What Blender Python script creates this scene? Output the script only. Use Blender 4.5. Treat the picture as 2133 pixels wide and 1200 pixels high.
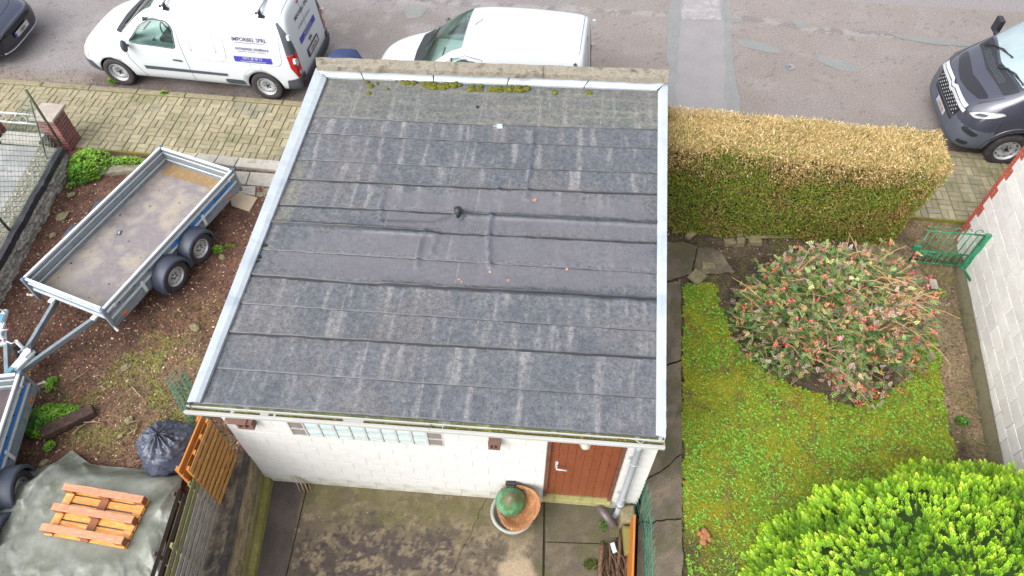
import bpy, bmesh, math, random
import numpy as np
from math import sin, cos, pi, radians, sqrt, atan2, hypot
from mathutils import Vector, Matrix, noise as mnoise, geometry as mgeo
from mathutils.bvhtree import BVHTree

random.seed(7)
rng = np.random.default_rng(7)
scene = bpy.context.scene
col = scene.collection
for o in list(bpy.data.objects):
    bpy.data.objects.remove(o)

# ------------------------------------------------------------------ camera, sky, sun, exposure
CAM_H = 9.06
TH = radians(36.9)
FPX = 1479.0
cam_d = bpy.data.cameras.new('camera')
cam_d.sensor_width = 36.0
cam_d.lens = FPX / 2133.0 * 36.0
cam_d.clip_start = 0.05
cam_d.clip_end = 2000
cam = bpy.data.objects.new('camera', cam_d)
cam.location = (0, 0, CAM_H)
cam.rotation_euler = (TH, 0, 0)
col.objects.link(cam)
scene.camera = cam

SUN_EL, SUN_AZ = 46.0, 226.0
world = bpy.data.worlds.new('World')
scene.world = world
world.use_nodes = True
nt = world.node_tree
nt.nodes.clear()
sky = nt.nodes.new('ShaderNodeTexSky')
sky.sky_type = 'NISHITA'
sky.sun_disc = False
sky.sun_elevation = radians(SUN_EL)
sky.sun_rotation = radians(SUN_AZ)
sky.air_density = 1.0
sky.dust_density = 4.0
hs = nt.nodes.new('ShaderNodeHueSaturation')
hs.inputs['Saturation'].default_value = 0.22
bg = nt.nodes.new('ShaderNodeBackground')
bg.inputs['Strength'].default_value = 0.15
wo = nt.nodes.new('ShaderNodeOutputWorld')
nt.links.new(sky.outputs[0], hs.inputs['Color'])
nt.links.new(hs.outputs[0], bg.inputs[0])
nt.links.new(bg.outputs[0], wo.inputs[0])

sun_d = bpy.data.lights.new('sun', 'SUN')
sun_d.energy = 1.2
sun_d.angle = radians(90)
sun_d.color = (1.0, 0.97, 0.92)
sun = bpy.data.objects.new('sun', sun_d)
el, az = radians(SUN_EL), radians(SUN_AZ)
sdir = Vector((sin(az) * cos(el), cos(az) * cos(el), sin(el)))
sun.rotation_euler = sdir.to_track_quat('Z', 'Y').to_euler()
sun.location = (0, 0, 30)
col.objects.link(sun)

scene.view_settings.view_transform = 'Standard'
scene.view_settings.look = 'None'
scene.view_settings.gamma = 1.0
scene.view_settings.exposure = 1.27
scene.view_settings.use_curve_mapping = False

# ------------------------------------------------------------------ helpers
def P(x, y, z=0.0):
    """the place at height z that a sight line through photo position (x, y) meets"""
    u, v = (x - 1066.5) / FPX, -(y - 600.0) / FPX
    d = Vector((u, sin(TH) + v * cos(TH), -cos(TH) + v * sin(TH)))
    t = (z - CAM_H) / d.z
    return Vector((d.x * t, d.y * t, z))

def Pplane(x, y, p0, n):
    u, v = (x - 1066.5) / FPX, -(y - 600.0) / FPX
    d = Vector((u, sin(TH) + v * cos(TH), -cos(TH) + v * sin(TH)))
    o = Vector((0, 0, CAM_H))
    return o + d * ((p0 - o).dot(n) / d.dot(n))

def gz(y):
    """height of the sloping back garden"""
    return -0.07 * (8.2 - y)

_gn = Vector((0, -0.07, 1)).normalized()
def PG(x, y, up=0.0):
    return Pplane(x, y, Vector((0, 8.2, up)), _gn)

def lin(c):
    c = c / 255.0
    return c / 12.92 if c <= 0.04045 else ((c + 0.055) / 1.055) ** 2.4

EXPO = 2.05
def S(r, g, b, k=1.0):
    return (lin(r) / EXPO * k, lin(g) / EXPO * k, lin(b) / EXPO * k, 1.0)

def fn(x, y, s=1.0, z=0.0):
    return mnoise.noise((x * s, y * s, z))

def fbm(x, y, s=1.0, z=0.0, o=4):
    return mnoise.fractal((x * s, y * s, z), 0.6, 2.0, o)

def mix3(a, b, t):
    t = max(0.0, min(1.0, t))
    return (a[0] + (b[0] - a[0]) * t, a[1] + (b[1] - a[1]) * t, a[2] + (b[2] - a[2]) * t, 1.0)

def sstep(a, b, x):
    t = max(0.0, min(1.0, (x - a) / (b - a)))
    return t * t * (3 - 2 * t)

MATS = {}
def M(name, cols, scale=4.0, rough=0.8, bump=0.0, bscale=60.0, metal=0.0, spec=0.5, fine=0.0, fscale=120.0,
      stretch=None, rnd=0.0, world=False, detail=8.0, lo=0.32, hi=0.68, rvar=0.0, attr=False, coat=0.0, transl=0.0, fstretch=None, dark=0.0):
    """procedural material: large noise between colours, fine grain, relief, slight change from piece to piece"""
    m = bpy.data.materials.new(name)
    m.use_nodes = True
    t = m.node_tree
    N, L = t.nodes, t.links
    b = N['Principled BSDF']
    tc = N.new('ShaderNodeTexCoord')
    src = tc.outputs['Object']
    if rnd > 0:
        oi0 = N.new('ShaderNodeObjectInfo')
        ad = N.new('ShaderNodeVectorMath'); ad.operation = 'MULTIPLY_ADD'
        cb = N.new('ShaderNodeCombineXYZ')
        L.new(oi0.outputs['Random'], cb.inputs[0]); L.new(oi0.outputs['Random'], cb.inputs[1])
        L.new(cb.outputs[0], ad.inputs[0]); ad.inputs[1].default_value = (37, 91, 13)
        L.new(src, ad.inputs[2]); src = ad.outputs[0]
    if world:
        src = N.new('ShaderNodeNewGeometry').outputs['Position']
    base_src = src
    if stretch:
        mp = N.new('ShaderNodeMapping'); mp.inputs['Scale'].default_value = stretch
        L.new(src, mp.inputs['Vector']); src = mp.outputs[0]
    if attr:
        at = N.new('ShaderNodeAttribute'); at.attribute_name = 'Col'
        c = at.outputs['Color']
    elif len(cols) == 1:
        rg = N.new('ShaderNodeRGB'); rg.outputs[0].default_value = cols[0]; c = rg.outputs[0]
    else:
        nz = N.new('ShaderNodeTexNoise'); nz.inputs['Scale'].default_value = scale; nz.inputs['Detail'].default_value = detail
        nz.inputs['Roughness'].default_value = 0.62
        L.new(src, nz.inputs['Vector'])
        rp = N.new('ShaderNodeValToRGB')
        el_ = rp.color_ramp.elements
        el_[0].position = lo; el_[0].color = cols[0]
        el_[1].position = hi; el_[1].color = cols[-1]
        for i in range(1, len(cols) - 1):
            e = el_.new(lo + (hi - lo) * i / (len(cols) - 1)); e.color = cols[i]
        L.new(nz.outputs['Fac'], rp.inputs[0]); c = rp.outputs[0]
    if fine > 0:
        fs = base_src
        if fstretch:
            mp = N.new('ShaderNodeMapping'); mp.inputs['Scale'].default_value = fstretch
            L.new(base_src, mp.inputs['Vector']); fs = mp.outputs[0]
        n2 = N.new('ShaderNodeTexNoise'); n2.inputs['Scale'].default_value = fscale; n2.inputs['Detail'].default_value = 4
        n2.inputs['Roughness'].default_value = 0.7
        L.new(fs, n2.inputs['Vector'])
        mr = N.new('ShaderNodeMapRange'); mr.inputs['From Min'].default_value = 0.3; mr.inputs['From Max'].default_value = 0.7
        mr.inputs['To Min'].default_value = 1 - fine; mr.inputs['To Max'].default_value = 1 + fine
        L.new(n2.outputs['Fac'], mr.inputs['Value'])
        vm = N.new('ShaderNodeVectorMath'); vm.operation = 'SCALE'
        L.new(c, vm.inputs[0]); L.new(mr.outputs[0], vm.inputs['Scale']); c = vm.outputs[0]
    if rnd > 0:
        oi = N.new('ShaderNodeObjectInfo')
        mr = N.new('ShaderNodeMapRange'); mr.inputs['To Min'].default_value = 1 - rnd; mr.inputs['To Max'].default_value = 1 + rnd
        L.new(oi.outputs['Random'], mr.inputs['Value'])
        vm = N.new('ShaderNodeVectorMath'); vm.operation = 'SCALE'
        L.new(c, vm.inputs[0]); L.new(mr.outputs[0], vm.inputs['Scale']); c = vm.outputs[0]
    L.new(c, b.inputs['Base Color'])
    b.inputs['Roughness'].default_value = rough
    if rvar > 0:
        n4 = N.new('ShaderNodeTexNoise'); n4.inputs['Scale'].default_value = scale * 1.7; n4.inputs['Detail'].default_value = 5
        L.new(src, n4.inputs['Vector'])
        mr = N.new('ShaderNodeMapRange'); mr.inputs['From Min'].default_value = 0.35; mr.inputs['From Max'].default_value = 0.65
        mr.inputs['To Min'].default_value = max(0.02, rough - rvar); mr.inputs['To Max'].default_value = min(1, rough + rvar)
        L.new(n4.outputs['Fac'], mr.inputs['Value']); L.new(mr.outputs[0], b.inputs['Roughness'])
    b.inputs['Metallic'].default_value = metal
    b.inputs['Specular IOR Level'].default_value = spec
    if coat: b.inputs['Coat Weight'].default_value = coat; b.inputs['Coat Roughness'].default_value = 0.04
    if bump > 0:
        n3 = N.new('ShaderNodeTexNoise'); n3.inputs['Scale'].default_value = bscale; n3.inputs['Detail'].default_value = 6
        L.new(src if stretch else base_src, n3.inputs['Vector'])
        bp = N.new('ShaderNodeBump'); bp.inputs['Strength'].default_value = bump; bp.inputs['Distance'].default_value = 0.02
        L.new(n3.outputs['Fac'], bp.inputs['Height']); L.new(bp.outputs[0], b.inputs['Normal'])
    if transl > 0:
        tr = N.new('ShaderNodeBsdfTranslucent'); L.new(c, tr.inputs['Color'])
        mx = N.new('ShaderNodeMixShader'); mx.inputs[0].default_value = transl
        L.new(b.outputs[0], mx.inputs[1]); L.new(tr.outputs[0], mx.inputs[2])
        L.new(mx.outputs[0], N['Material Output'].inputs['Surface'])
    MATS[name] = m
    return m

def glass(name, tint, gloss=0.02, refl=1.0):
    m = bpy.data.materials.new(name); m.use_nodes = True
    t = m.node_tree; N, L = t.nodes, t.links
    N.remove(N['Principled BSDF'])
    tr = N.new('ShaderNodeBsdfTransparent'); tr.inputs[0].default_value = tint
    gl = N.new('ShaderNodeBsdfGlossy'); gl.inputs['Roughness'].default_value = gloss
    fr = N.new('ShaderNodeFresnel'); fr.inputs['IOR'].default_value = 1.5
    ml = N.new('ShaderNodeMath'); ml.operation = 'MULTIPLY'; ml.inputs[1].default_value = refl; ml.use_clamp = True
    mx = N.new('ShaderNodeMixShader')
    L.new(fr.outputs[0], ml.inputs[0]); L.new(ml.outputs[0], mx.inputs[0]); L.new(tr.outputs[0], mx.inputs[1]); L.new(gl.outputs[0], mx.inputs[2])
    L.new(mx.outputs[0], N['Material Output'].inputs['Surface'])
    MATS[name] = m
    return m

class MB:
    """collects simple shapes and links them as one mesh object"""
    def __init__(self):
        self.v, self.f, self.mi, self.sm, self.c = [], [], [], [], None
    def add(self, vs, fs, mi=0, smooth=False):
        o = len(self.v)
        self.v.extend(tuple(p) for p in vs)
        for f in fs:
            self.f.append(tuple(i + o for i in f)); self.mi.append(mi); self.sm.append(smooth)
        return self
    def quad(self, a, b, c, d, mi=0):
        return self.add([a, b, c, d], [(0, 1, 2, 3)], mi)
    def box(self, c, s, rz=0.0, mi=0, mat=None, ch=0.0):
        x, y, z = s[0] / 2, s[1] / 2, s[2] / 2
        if ch > 0:
            k = ch
            vs = [(-x, -y, -z), (x, -y, -z), (x, y, -z), (-x, y, -z), (-x, -y, z - k), (x, -y, z - k), (x, y, z - k), (-x, y, z - k),
                  (-x + k, -y + k, z), (x - k, -y + k, z), (x - k, y - k, z), (-x + k, y - k, z)]
            fs = [(3, 2, 1, 0), (0, 1, 5, 4), (1, 2, 6, 5), (2, 3, 7, 6), (3, 0, 4, 7), (4, 5, 9, 8), (5, 6, 10, 9), (6, 7, 11, 10), (7, 4, 8, 11), (8, 9, 10, 11)]
        else:
            vs = [(-x, -y, -z), (x, -y, -z), (x, y, -z), (-x, y, -z), (-x, -y, z), (x, -y, z), (x, y, z), (-x, y, z)]
            fs = [(3, 2, 1, 0), (4, 5, 6, 7), (0, 1, 5, 4), (1, 2, 6, 5), (2, 3, 7, 6), (3, 0, 4, 7)]
        T = Matrix.Translation(Vector(c)) @ (mat if mat is not None else Matrix.Rotation(rz, 4, 'Z'))
        return self.add([T @ Vector(p) for p in vs], fs, mi)
    def beam(self, a, b, w, h, mi=0, up=(0, 0, 1), roll=0.0):
        """a straight bar from a to b, w across and h along the up side"""
        a, b = Vector(a), Vector(b); d = (b - a); l = d.length; d = d / l
        u = Vector(up); s = d.cross(u)
        if s.length < 1e-4: s = d.cross(Vector((1, 0, 0)))
        s.normalize(); u = s.cross(d)
        if roll: q = Matrix.Rotation(roll, 3, d); s = q @ s; u = q @ u
        m = Matrix((d, s, u)).transposed().to_4x4()
        return self.box((a + b) / 2, (l, w, h), mi=mi, mat=m)
    def prism(self, poly, z0, z1, mi=0, T=None):
        n = len(poly)
        A = sum(poly[i][0] * poly[(i + 1) % n][1] - poly[(i + 1) % n][0] * poly[i][1] for i in range(n))
        if A < 0: poly = poly[::-1]
        f0 = z0 if callable(z0) else (lambda x, y: z0)
        f1 = z1 if callable(z1) else (lambda x, y: z1)
        vs = [Vector((p[0], p[1], f0(*p[:2]))) for p in poly] + [Vector((p[0], p[1], f1(*p[:2]))) for p in poly]
        if T is not None: vs = [T @ v for v in vs]
        fs = [tuple(range(n - 1, -1, -1)), tuple(range(n, 2 * n))] + [(i, (i + 1) % n, n + (i + 1) % n, n + i) for i in range(n)]
        return self.add(vs, fs, mi)
    def tube(self, path, r, n=8, mi=0, cap=True, smooth=True):
        path = [Vector(p) for p in path]
        m = len(path)
        rr = r if isinstance(r, (list, tuple)) else [r] * m
        vs, fs = [], []
        ref = Vector((0, 0, 1)); prev = None
        for i, p in enumerate(path):
            d = (path[min(i + 1, m - 1)] - path[max(i - 1, 0)])
            if d.length < 1e-9: d = Vector((0, 0, 1))
            d.normalize()
            if prev is None:
                a = d.cross(ref)
                if a.length < 0.05: a = d.cross(Vector((1, 0, 0)))
            else:
                a = prev - d * prev.dot(d)
                if a.length < 1e-4: a = d.cross(ref)
            a.normalize(); prev = a
            b2 = d.cross(a)
            for k in range(n):
                t = 2 * pi * k / n
                vs.append(p + (a * cos(t) + b2 * sin(t)) * rr[i])
        for i in range(m - 1):
            for k in range(n):
                k2 = (k + 1) % n
                fs.append((i * n + k, i * n + k2, (i + 1) * n + k2, (i + 1) * n + k))
        self.add(vs, fs, mi, smooth)
        if cap:
            o = len(self.v) - len(vs)
            self.f.append(tuple(o + k for k in range(n - 1, -1, -1))); self.mi.append(mi); self.sm.append(False)
            self.f.append(tuple(o + (m - 1) * n + k for k in range(n))); self.mi.append(mi); self.sm.append(False)
        return self
    def lathe(self, prof, n=24, T=None, mi=0, a0=0.0, a1=2 * pi, smooth=True, wob=None):
        """profile (r, z) turned about z"""
        full = abs(a1 - a0 - 2 * pi) < 1e-6
        cnt = n if full else n + 1
        vs, fs = [], []
        for j in range(cnt):
            a = a0 + (a1 - a0) * j / n
            for (r, z) in prof:
                k = wob(a, r, z) if wob else (1.0, 0.0)
                v = Vector((r * k[0] * cos(a), r * k[0] * sin(a), z + k[1]))
                vs.append(T @ v if T is not None else v)
        m = len(prof)
        for j in range(n):
            j2 = (j + 1) % cnt
            for i in range(m - 1):
                fs.append((j * m + i, j2 * m + i, j2 * m + i + 1, j * m + i + 1))
        return self.add(vs, fs, mi, smooth)
    def ball(self, c, r, seg=10, ring=6, mi=0, s=(1, 1, 1), T=None, disp=0.0, seed=0.0):
        vs, fs = [], []
        c = Vector(c)
        for i in range(ring + 1):
            ph = pi * i / ring
            for j in range(seg):
                a = 2 * pi * j / seg
                d = Vector((sin(ph) * cos(a), sin(ph) * sin(a), cos(ph)))
                k = 1.0 + (disp * mnoise.noise(d * 1.6 + Vector((seed, seed * .7, 0))) if disp else 0)
                q = Vector((d.x * s[0], d.y * s[1], d.z * s[2])) * r * k
                if T is not None: q = T @ q
                vs.append(c + q)
        for i in range(ring):
            for j in range(seg):
                j2 = (j + 1) % seg
                fs.append((i * seg + j, (i + 1) * seg + j, (i + 1) * seg + j2, i * seg + j2))
        return self.add(vs, fs, mi, True)
    def mesh(self, name, mats):
        me = bpy.data.meshes.new(name)
        me.from_pydata(self.v, [], self.f)
        for m in (mats if isinstance(mats, (list, tuple)) else [mats]):
            me.materials.append(MATS[m] if isinstance(m, str) else m)
        me.polygons.foreach_set('material_index', self.mi)
        me.polygons.foreach_set('use_smooth', self.sm)
        if self.c is not None:
            ca = me.color_attributes.new('Col', 'FLOAT_COLOR', 'POINT')
            ca.data.foreach_set('color', [x for c in self.c for x in c])
        me.update()
        return me
    def build(self, name, mats, parent=None, kind=None, label=None, bevel=0.0, seg=2):
        return link(name, self.mesh(name, mats), parent, kind, label, bevel, seg)

ROOT = {}
def link(name, me, parent=None, kind=None, label=None, bevel=0.0, seg=2):
    o = bpy.data.objects.new(name, me)
    col.objects.link(o)
    if parent is not None:
        o.parent = parent
        if parent.name in ROOT:
            o.matrix_parent_inverse = ROOT[parent.name]
    if kind: o['kind'] = kind
    if label: o['label'] = label
    if bevel > 0:
        md = o.modifiers.new('bevel', 'BEVEL'); md.width = bevel; md.segments = seg; md.limit_method = 'ANGLE'; md.angle_limit = radians(40)
    return o

def thing(name, label, cat, loc=(0, 0, 0), rz=0.0, group=None, local=False):
    """an Empty at the base of a thing; its parts are its children"""
    o = bpy.data.objects.new(name, None)
    o.empty_display_size = 0.2
    col.objects.link(o)
    o.location = loc; o.rotation_euler = (0, 0, rz)
    o['label'] = label; o['category'] = cat
    if group: o['group'] = group
    if not local:
        ROOT[o.name] = (Matrix.Translation(Vector(loc)) @ Matrix.Rotation(rz, 4, 'Z')).inverted()
    return o

def tag(o, label, cat, group=None):
    o['label'] = label; o['category'] = cat
    if group: o['group'] = group
    return o

def sheet(name, fxy, nu, nv, mat, colfn=None, parent=None, kind='structure', zfn=None, smooth=True, label=None):
    """a patch of ground: fxy(u, v) gives the place, colfn(x, y) its own colour there"""
    b = MB(); vs = []
    for j in range(nv + 1):
        for i in range(nu + 1):
            p = Vector(fxy(i / nu, j / nv))
            if zfn: p.z += zfn(p.x, p.y)
            vs.append(p)
    fs = [(j * (nu + 1) + i, j * (nu + 1) + i + 1, (j + 1) * (nu + 1) + i + 1, (j + 1) * (nu + 1) + i) for j in range(nv) for i in range(nu)]
    b.add(vs, fs, 0, smooth)
    if colfn: b.c = [colfn(p.x, p.y) for p in vs]
    return b.build(name, mat, parent, kind, label)

def bil(a, b, c, d):
    a, b, c, d = (Vector(p) for p in (a, b, c, d))
    return lambda u, v: a * ((1 - u) * (1 - v)) + b * (u * (1 - v)) + c * (u * v) + d * ((1 - u) * v)

def npmesh(name, V, F, cols=None, mat=None, parent=None, kind=None, smooth=False, label=None):
    """large mesh from arrays: V (n,3), F (m,k) with k = 3 or 4, cols (n,4)"""
    V = np.asarray(V, dtype=np.float32); F = np.asarray(F, dtype=np.int32)
    me = bpy.data.meshes.new(name)
    k = F.shape[1]
    me.vertices.add(len(V)); me.vertices.foreach_set('co', V.ravel())
    me.loops.add(F.size); me.loops.foreach_set('vertex_index', F.ravel())
    me.polygons.add(len(F))
    me.polygons.foreach_set('loop_start', np.arange(0, F.size, k, dtype=np.int32))
    me.polygons.foreach_set('loop_total', np.full(len(F), k, dtype=np.int32))
    if smooth: me.polygons.foreach_set('use_smooth', np.ones(len(F), dtype=bool))
    if cols is not None:
        ca = me.color_attributes.new('Col', 'FLOAT_COLOR', 'POINT')
        ca.data.foreach_set('color', np.asarray(cols, dtype=np.float32).ravel())
    me.materials.append(MATS[mat] if isinstance(mat, str) else mat)
    me.update(); me.validate()
    return link(name, me, parent, kind, label)

def unit(a):
    return a / np.maximum(np.linalg.norm(a, axis=-1, keepdims=True), 1e-9)

def leaves(base, d, n, length, width, cols, fold=0.25, wpos=0.45):
    """diamond leaves: base points, direction d, facing n -> (V, F, C)"""
    base = np.asarray(base, float); d = unit(np.asarray(d, float)); n = np.asarray(n, float)
    s = unit(np.cross(d, n)); nn = unit(np.cross(s, d))
    L = np.asarray(length, float).reshape(-1, 1) * np.ones((len(base), 1)); W = np.asarray(width, float).reshape(-1, 1) * np.ones((len(base), 1))
    mid = base + d * L * wpos
    V = np.stack([base, mid + s * W / 2 + nn * W * fold, base + d * L, mid - s * W / 2 + nn * W * fold], 1).reshape(-1, 3)
    i = np.arange(len(base)) * 4
    F = np.concatenate([np.stack([i, i + 1, i + 2], 1), np.stack([i, i + 2, i + 3], 1)])
    C = np.repeat(np.asarray(cols, float), 4, axis=0)
    return V, F, C

def joinVF(parts):
    Vs, Fs, Cs, o = [], [], [], 0
    for V, F, C in parts:
        Vs.append(V); Fs.append(F + o); Cs.append(C); o += len(V)
    return np.concatenate(Vs), np.concatenate(Fs), np.concatenate(Cs)

VK = [1.0]
def vcol(lst, n, jit=0.15):
    """n colours picked from a list of (S colour, weight)"""
    w = np.array([x[1] for x in lst], float); w /= w.sum()
    a = np.array([x[0] for x in lst])[rng.choice(len(lst), n, p=w)]
    a = a * (1 + rng.normal(0, jit, (n, 1))) * VK[0]; a[:, 3] = 1
    return np.clip(a, 0.002, 1)

def inpoly(x, y, poly):
    c = False; j = len(poly) - 1
    for i in range(len(poly)):
        if (poly[i][1] > y) != (poly[j][1] > y) and x < (poly[j][0] - poly[i][0]) * (y - poly[i][1]) / (poly[j][1] - poly[i][1]) + poly[i][0]:
            c = not c
        j = i
    return c

def segdist(px, py, a, b):
    dx, dy = b[0] - a[0], b[1] - a[1]
    t = max(0.0, min(1.0, ((px - a[0]) * dx + (py - a[1]) * dy) / (dx * dx + dy * dy + 1e-12)))
    return hypot(px - a[0] - t * dx, py - a[1] - t * dy)

def linedist(px, py, line):
    return min(segdist(px, py, line[i], line[i + 1]) for i in range(len(line) - 1))
# ------------------------------------------------------------------ materials
def build_mats():
    M('asphalt', [], rough=0.85, fine=0.42, fscale=30, bump=0.8, bscale=60, attr=True)
    M('soil', [], rough=0.95, fine=0.55, fscale=26, bump=0.9, bscale=30, attr=True)
    M('lawn_soil', [], rough=0.95, fine=0.5, fscale=40, bump=0.8, bscale=45, attr=True)
    M('concrete_stained', [], rough=0.85, fine=0.28, fscale=60, bump=0.5, bscale=50, attr=True)
    M('far_ground', [S(120, 110, 90), S(95, 100, 70), S(140, 130, 110)], scale=0.3, rough=0.95)
    M('joint_sand', [S(120, 118, 48), S(152, 152, 50), S(126, 112, 76)], scale=3, rough=0.95, fine=0.35, bump=0.5)
    M('paver', [S(142, 139, 96), S(178, 169, 138), S(194, 183, 151), S(160, 157, 136)], world=True, scale=1.3, rough=0.9, fine=0.22, fscale=70, bump=0.35, bscale=90, rnd=0.16)
    M('paver_far', [S(142, 139, 96), S(178, 169, 138), S(194, 183, 151), S(160, 157, 136)], world=True, scale=1.3, rough=0.9, fine=0.28, fscale=30, bump=0.35, bscale=90)
    M('kerbstone', [S(150, 140, 112), S(176, 164, 136), S(130, 132, 84)], scale=5, rough=0.9, fine=0.3, fscale=50, bump=0.4, rnd=0.1)
    M('tar_patch', [S(164, 161, 163), S(176, 171, 173)], scale=2.0, rough=0.7, fine=0.22, fscale=60, bump=0.25)
    M('tar_seal', [S(152, 156, 156), S(164, 164, 164)], scale=3.0, rough=0.75, fine=0.25, fscale=50, bump=0.25)
    M('concrete_pale', [S(190, 184, 174), S(214, 208, 198), S(172, 166, 150)], scale=5, rough=0.85, fine=0.16, fscale=60, bump=0.25, rnd=0.07)
    M('concrete_old', [S(150, 142, 124), S(178, 168, 148), S(118, 114, 96)], scale=4, rough=0.9, fine=0.28, fscale=40, bump=0.5, rnd=0.08)
    M('coping_stone', [S(160, 152, 136), S(186, 176, 158), S(118, 112, 94)], scale=5, rough=0.9, fine=0.3, fscale=36, bump=0.6, rnd=0.06)
    M('wall_paint', [(.555, .555, .545, 1), (.53, .525, .51, 1), (.49, .48, .46, 1)], scale=2.2, rough=0.7, fine=0.035, fscale=25, bump=0.3, bscale=45)
    M('wall_paint_low', [(.54, .54, .525, 1), (.46, .45, .41, 1), (.30, .28, .19, 1)], scale=3.0, rough=0.75, fine=0.08, fscale=25, bump=0.4, bscale=45, stretch=(1, 1, 0.5))
    M('zinc', [(.315, .355, .395, 1), (.36, .40, .44, 1), (.27, .31, .35, 1)], scale=3, rough=0.42, metal=0.15, fine=0.05, fscale=12, bump=0.06, bscale=12, rnd=0.03)
    M('fascia_wood', [S(150, 160, 130), S(120, 130, 70), S(90, 96, 60), S(160, 168, 150)], scale=5, rough=0.9, fine=0.3, fscale=30, bump=0.4, stretch=(1, 1, 0.3))
    M('gutter_white', [S(244, 244, 242), S(234, 234, 228)], scale=3, rough=0.45, fine=0.03)
    M('gutter_moss', [S(130, 130, 30), S(96, 90, 40), S(168, 166, 60)], scale=16, rough=0.95, fine=0.5, fscale=60, bump=0.8)
    M('pvc_grey', [S(205, 212, 220), S(192, 200, 208)], scale=3, rough=0.4)
    M('door_wood', [S(146, 76, 48), S(168, 94, 60), S(122, 60, 42)], scale=3, rough=0.45, fine=0.2, fscale=20, stretch=(6, 6, 0.7), fstretch=(8, 8, 0.5), rnd=0.05)
    M('door_frame', [S(120, 74, 58), S(140, 92, 74), S(100, 60, 48)], scale=6, rough=0.6, fine=0.2)
    M('sill_stone', [S(178, 176, 104), S(196, 190, 128), S(150, 150, 80)], scale=8, rough=0.9, fine=0.15, bump=0.3)
    M('white_metal', [S(242, 242, 242)], rough=0.35)
    M('vent_grey', [S(156, 146, 138), S(136, 126, 120)], scale=9, rough=0.8, fine=0.15)
    M('glass_block', [(.50, .60, .60, 1), (.42, .52, .53, 1)], scale=20, rough=0.12, spec=0.7)
    M('brown_clay', [S(160, 122, 110), S(140, 104, 94), S(180, 148, 134)], scale=9, rough=0.8, fine=0.15, rnd=0.08)
    M('lamp_glass', [S(226, 222, 205)], rough=0.15)
    M('brown_pvc', [S(112, 96, 100), S(128, 112, 116)], scale=4, rough=0.35)
    M('moss', [S(146, 142, 22), S(108, 112, 22), S(176, 170, 44)], scale=25, rough=0.95, fine=0.5, fscale=80, bump=1.0, bscale=80)
    M('dark_moss', [S(52, 60, 30), S(40, 46, 30), S(80, 92, 40)], scale=25, rough=0.95, fine=0.5, fscale=80, bump=1.0, bscale=80)
    M('black_iron', [S(40, 40, 44), S(56, 56, 60)], scale=8, rough=0.5)
    M('leaf_orange', [S(220, 172, 150), S(204, 146, 122)], scale=30, rough=0.7, rnd=0.2)
    M('plastic_pale', [S(214, 232, 238)], rough=0.35)
    # roofing felt: mineral grains where dry, smooth and darker where water stands (alpha of Col)
    m = bpy.data.materials.new('roof_felt'); m.use_nodes = True
    t = m.node_tree; N, L = t.nodes, t.links; b = N['Principled BSDF']
    tc = N.new('ShaderNodeTexCoord')
    at = N.new('ShaderNodeAttribute'); at.attribute_name = 'Col'
    n1 = N.new('ShaderNodeTexNoise'); n1.inputs['Scale'].default_value = 46; n1.inputs['Detail'].default_value = 5; n1.inputs['Roughness'].default_value = 0.75
    n2 = N.new('ShaderNodeTexNoise'); n2.inputs['Scale'].default_value = 17; n2.inputs['Detail'].default_value = 6; n2.inputs['Roughness'].default_value = 0.75
    L.new(tc.outputs['Object'], n1.inputs['Vector']); L.new(tc.outputs['Object'], n2.inputs['Vector'])
    ad = N.new('ShaderNodeMath'); ad.operation = 'ADD'; L.new(n1.outputs['Fac'], ad.inputs[0]); L.new(n2.outputs['Fac'], ad.inputs[1])
    mr = N.new('ShaderNodeMapRange'); mr.inputs['From Min'].default_value = 0.72; mr.inputs['From Max'].default_value = 1.28
    L.new(ad.outputs[0], mr.inputs['Value'])
    wlo = N.new('ShaderNodeMapRange'); wlo.inputs['To Min'].default_value = 0.36; wlo.inputs['To Max'].default_value = 0.84; L.new(at.outputs['Alpha'], wlo.inputs['Value'])
    whi = N.new('ShaderNodeMapRange'); whi.inputs['To Min'].default_value = 1.56; whi.inputs['To Max'].default_value = 1.10; L.new(at.outputs['Alpha'], whi.inputs['Value'])
    L.new(wlo.outputs[0], mr.inputs['To Min']); L.new(whi.outputs[0], mr.inputs['To Max'])
    vm = N.new('ShaderNodeVectorMath'); vm.operation = 'SCALE'; L.new(at.outputs['Color'], vm.inputs[0]); L.new(mr.outputs[0], vm.inputs['Scale'])
    L.new(vm.outputs[0], b.inputs['Base Color'])
    rr = N.new('ShaderNodeMapRange'); rr.inputs['To Min'].default_value = 0.85; rr.inputs['To Max'].default_value = 0.30; L.new(at.outputs['Alpha'], rr.inputs['Value'])
    L.new(rr.outputs[0], b.inputs['Roughness'])
    bp = N.new('ShaderNodeBump'); bp.inputs['Distance'].default_value = 0.01
    bs = N.new('ShaderNodeMapRange'); bs.inputs['To Min'].default_value = 0.5; bs.inputs['To Max'].default_value = 0.08; L.new(at.outputs['Alpha'], bs.inputs['Value'])
    L.new(bs.outputs[0], bp.inputs['Strength']); L.new(n1.outputs['Fac'], bp.inputs['Height']); L.new(bp.outputs[0], b.inputs['Normal'])
    MATS['roof_felt'] = m
build_mats()

# ------------------------------------------------------------------ setting: street, pavement, lot, yards, garden
SO, SE1, SE2 = Vector((-10.47, 12.09)), Vector((0.9933, -0.1158)), Vector((0.1158, 0.9933))
STREET_A = atan2(SE1.y, SE1.x)
def SF(s, t, z=0.0):
    p = SO + SE1 * s + SE2 * t
    return Vector((p.x, p.y, z))
def inv_sf(x, y):
    d = Vector((x, y)) - SO
    return d.dot(SE1), d.dot(SE2)

b = MB(); b.quad((-300, -300, -1.0), (300, -300, -1.0), (300, 300, -1.0), (-300, 300, -1.0)); b.build('ground', 'far_ground', kind='structure')

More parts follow.
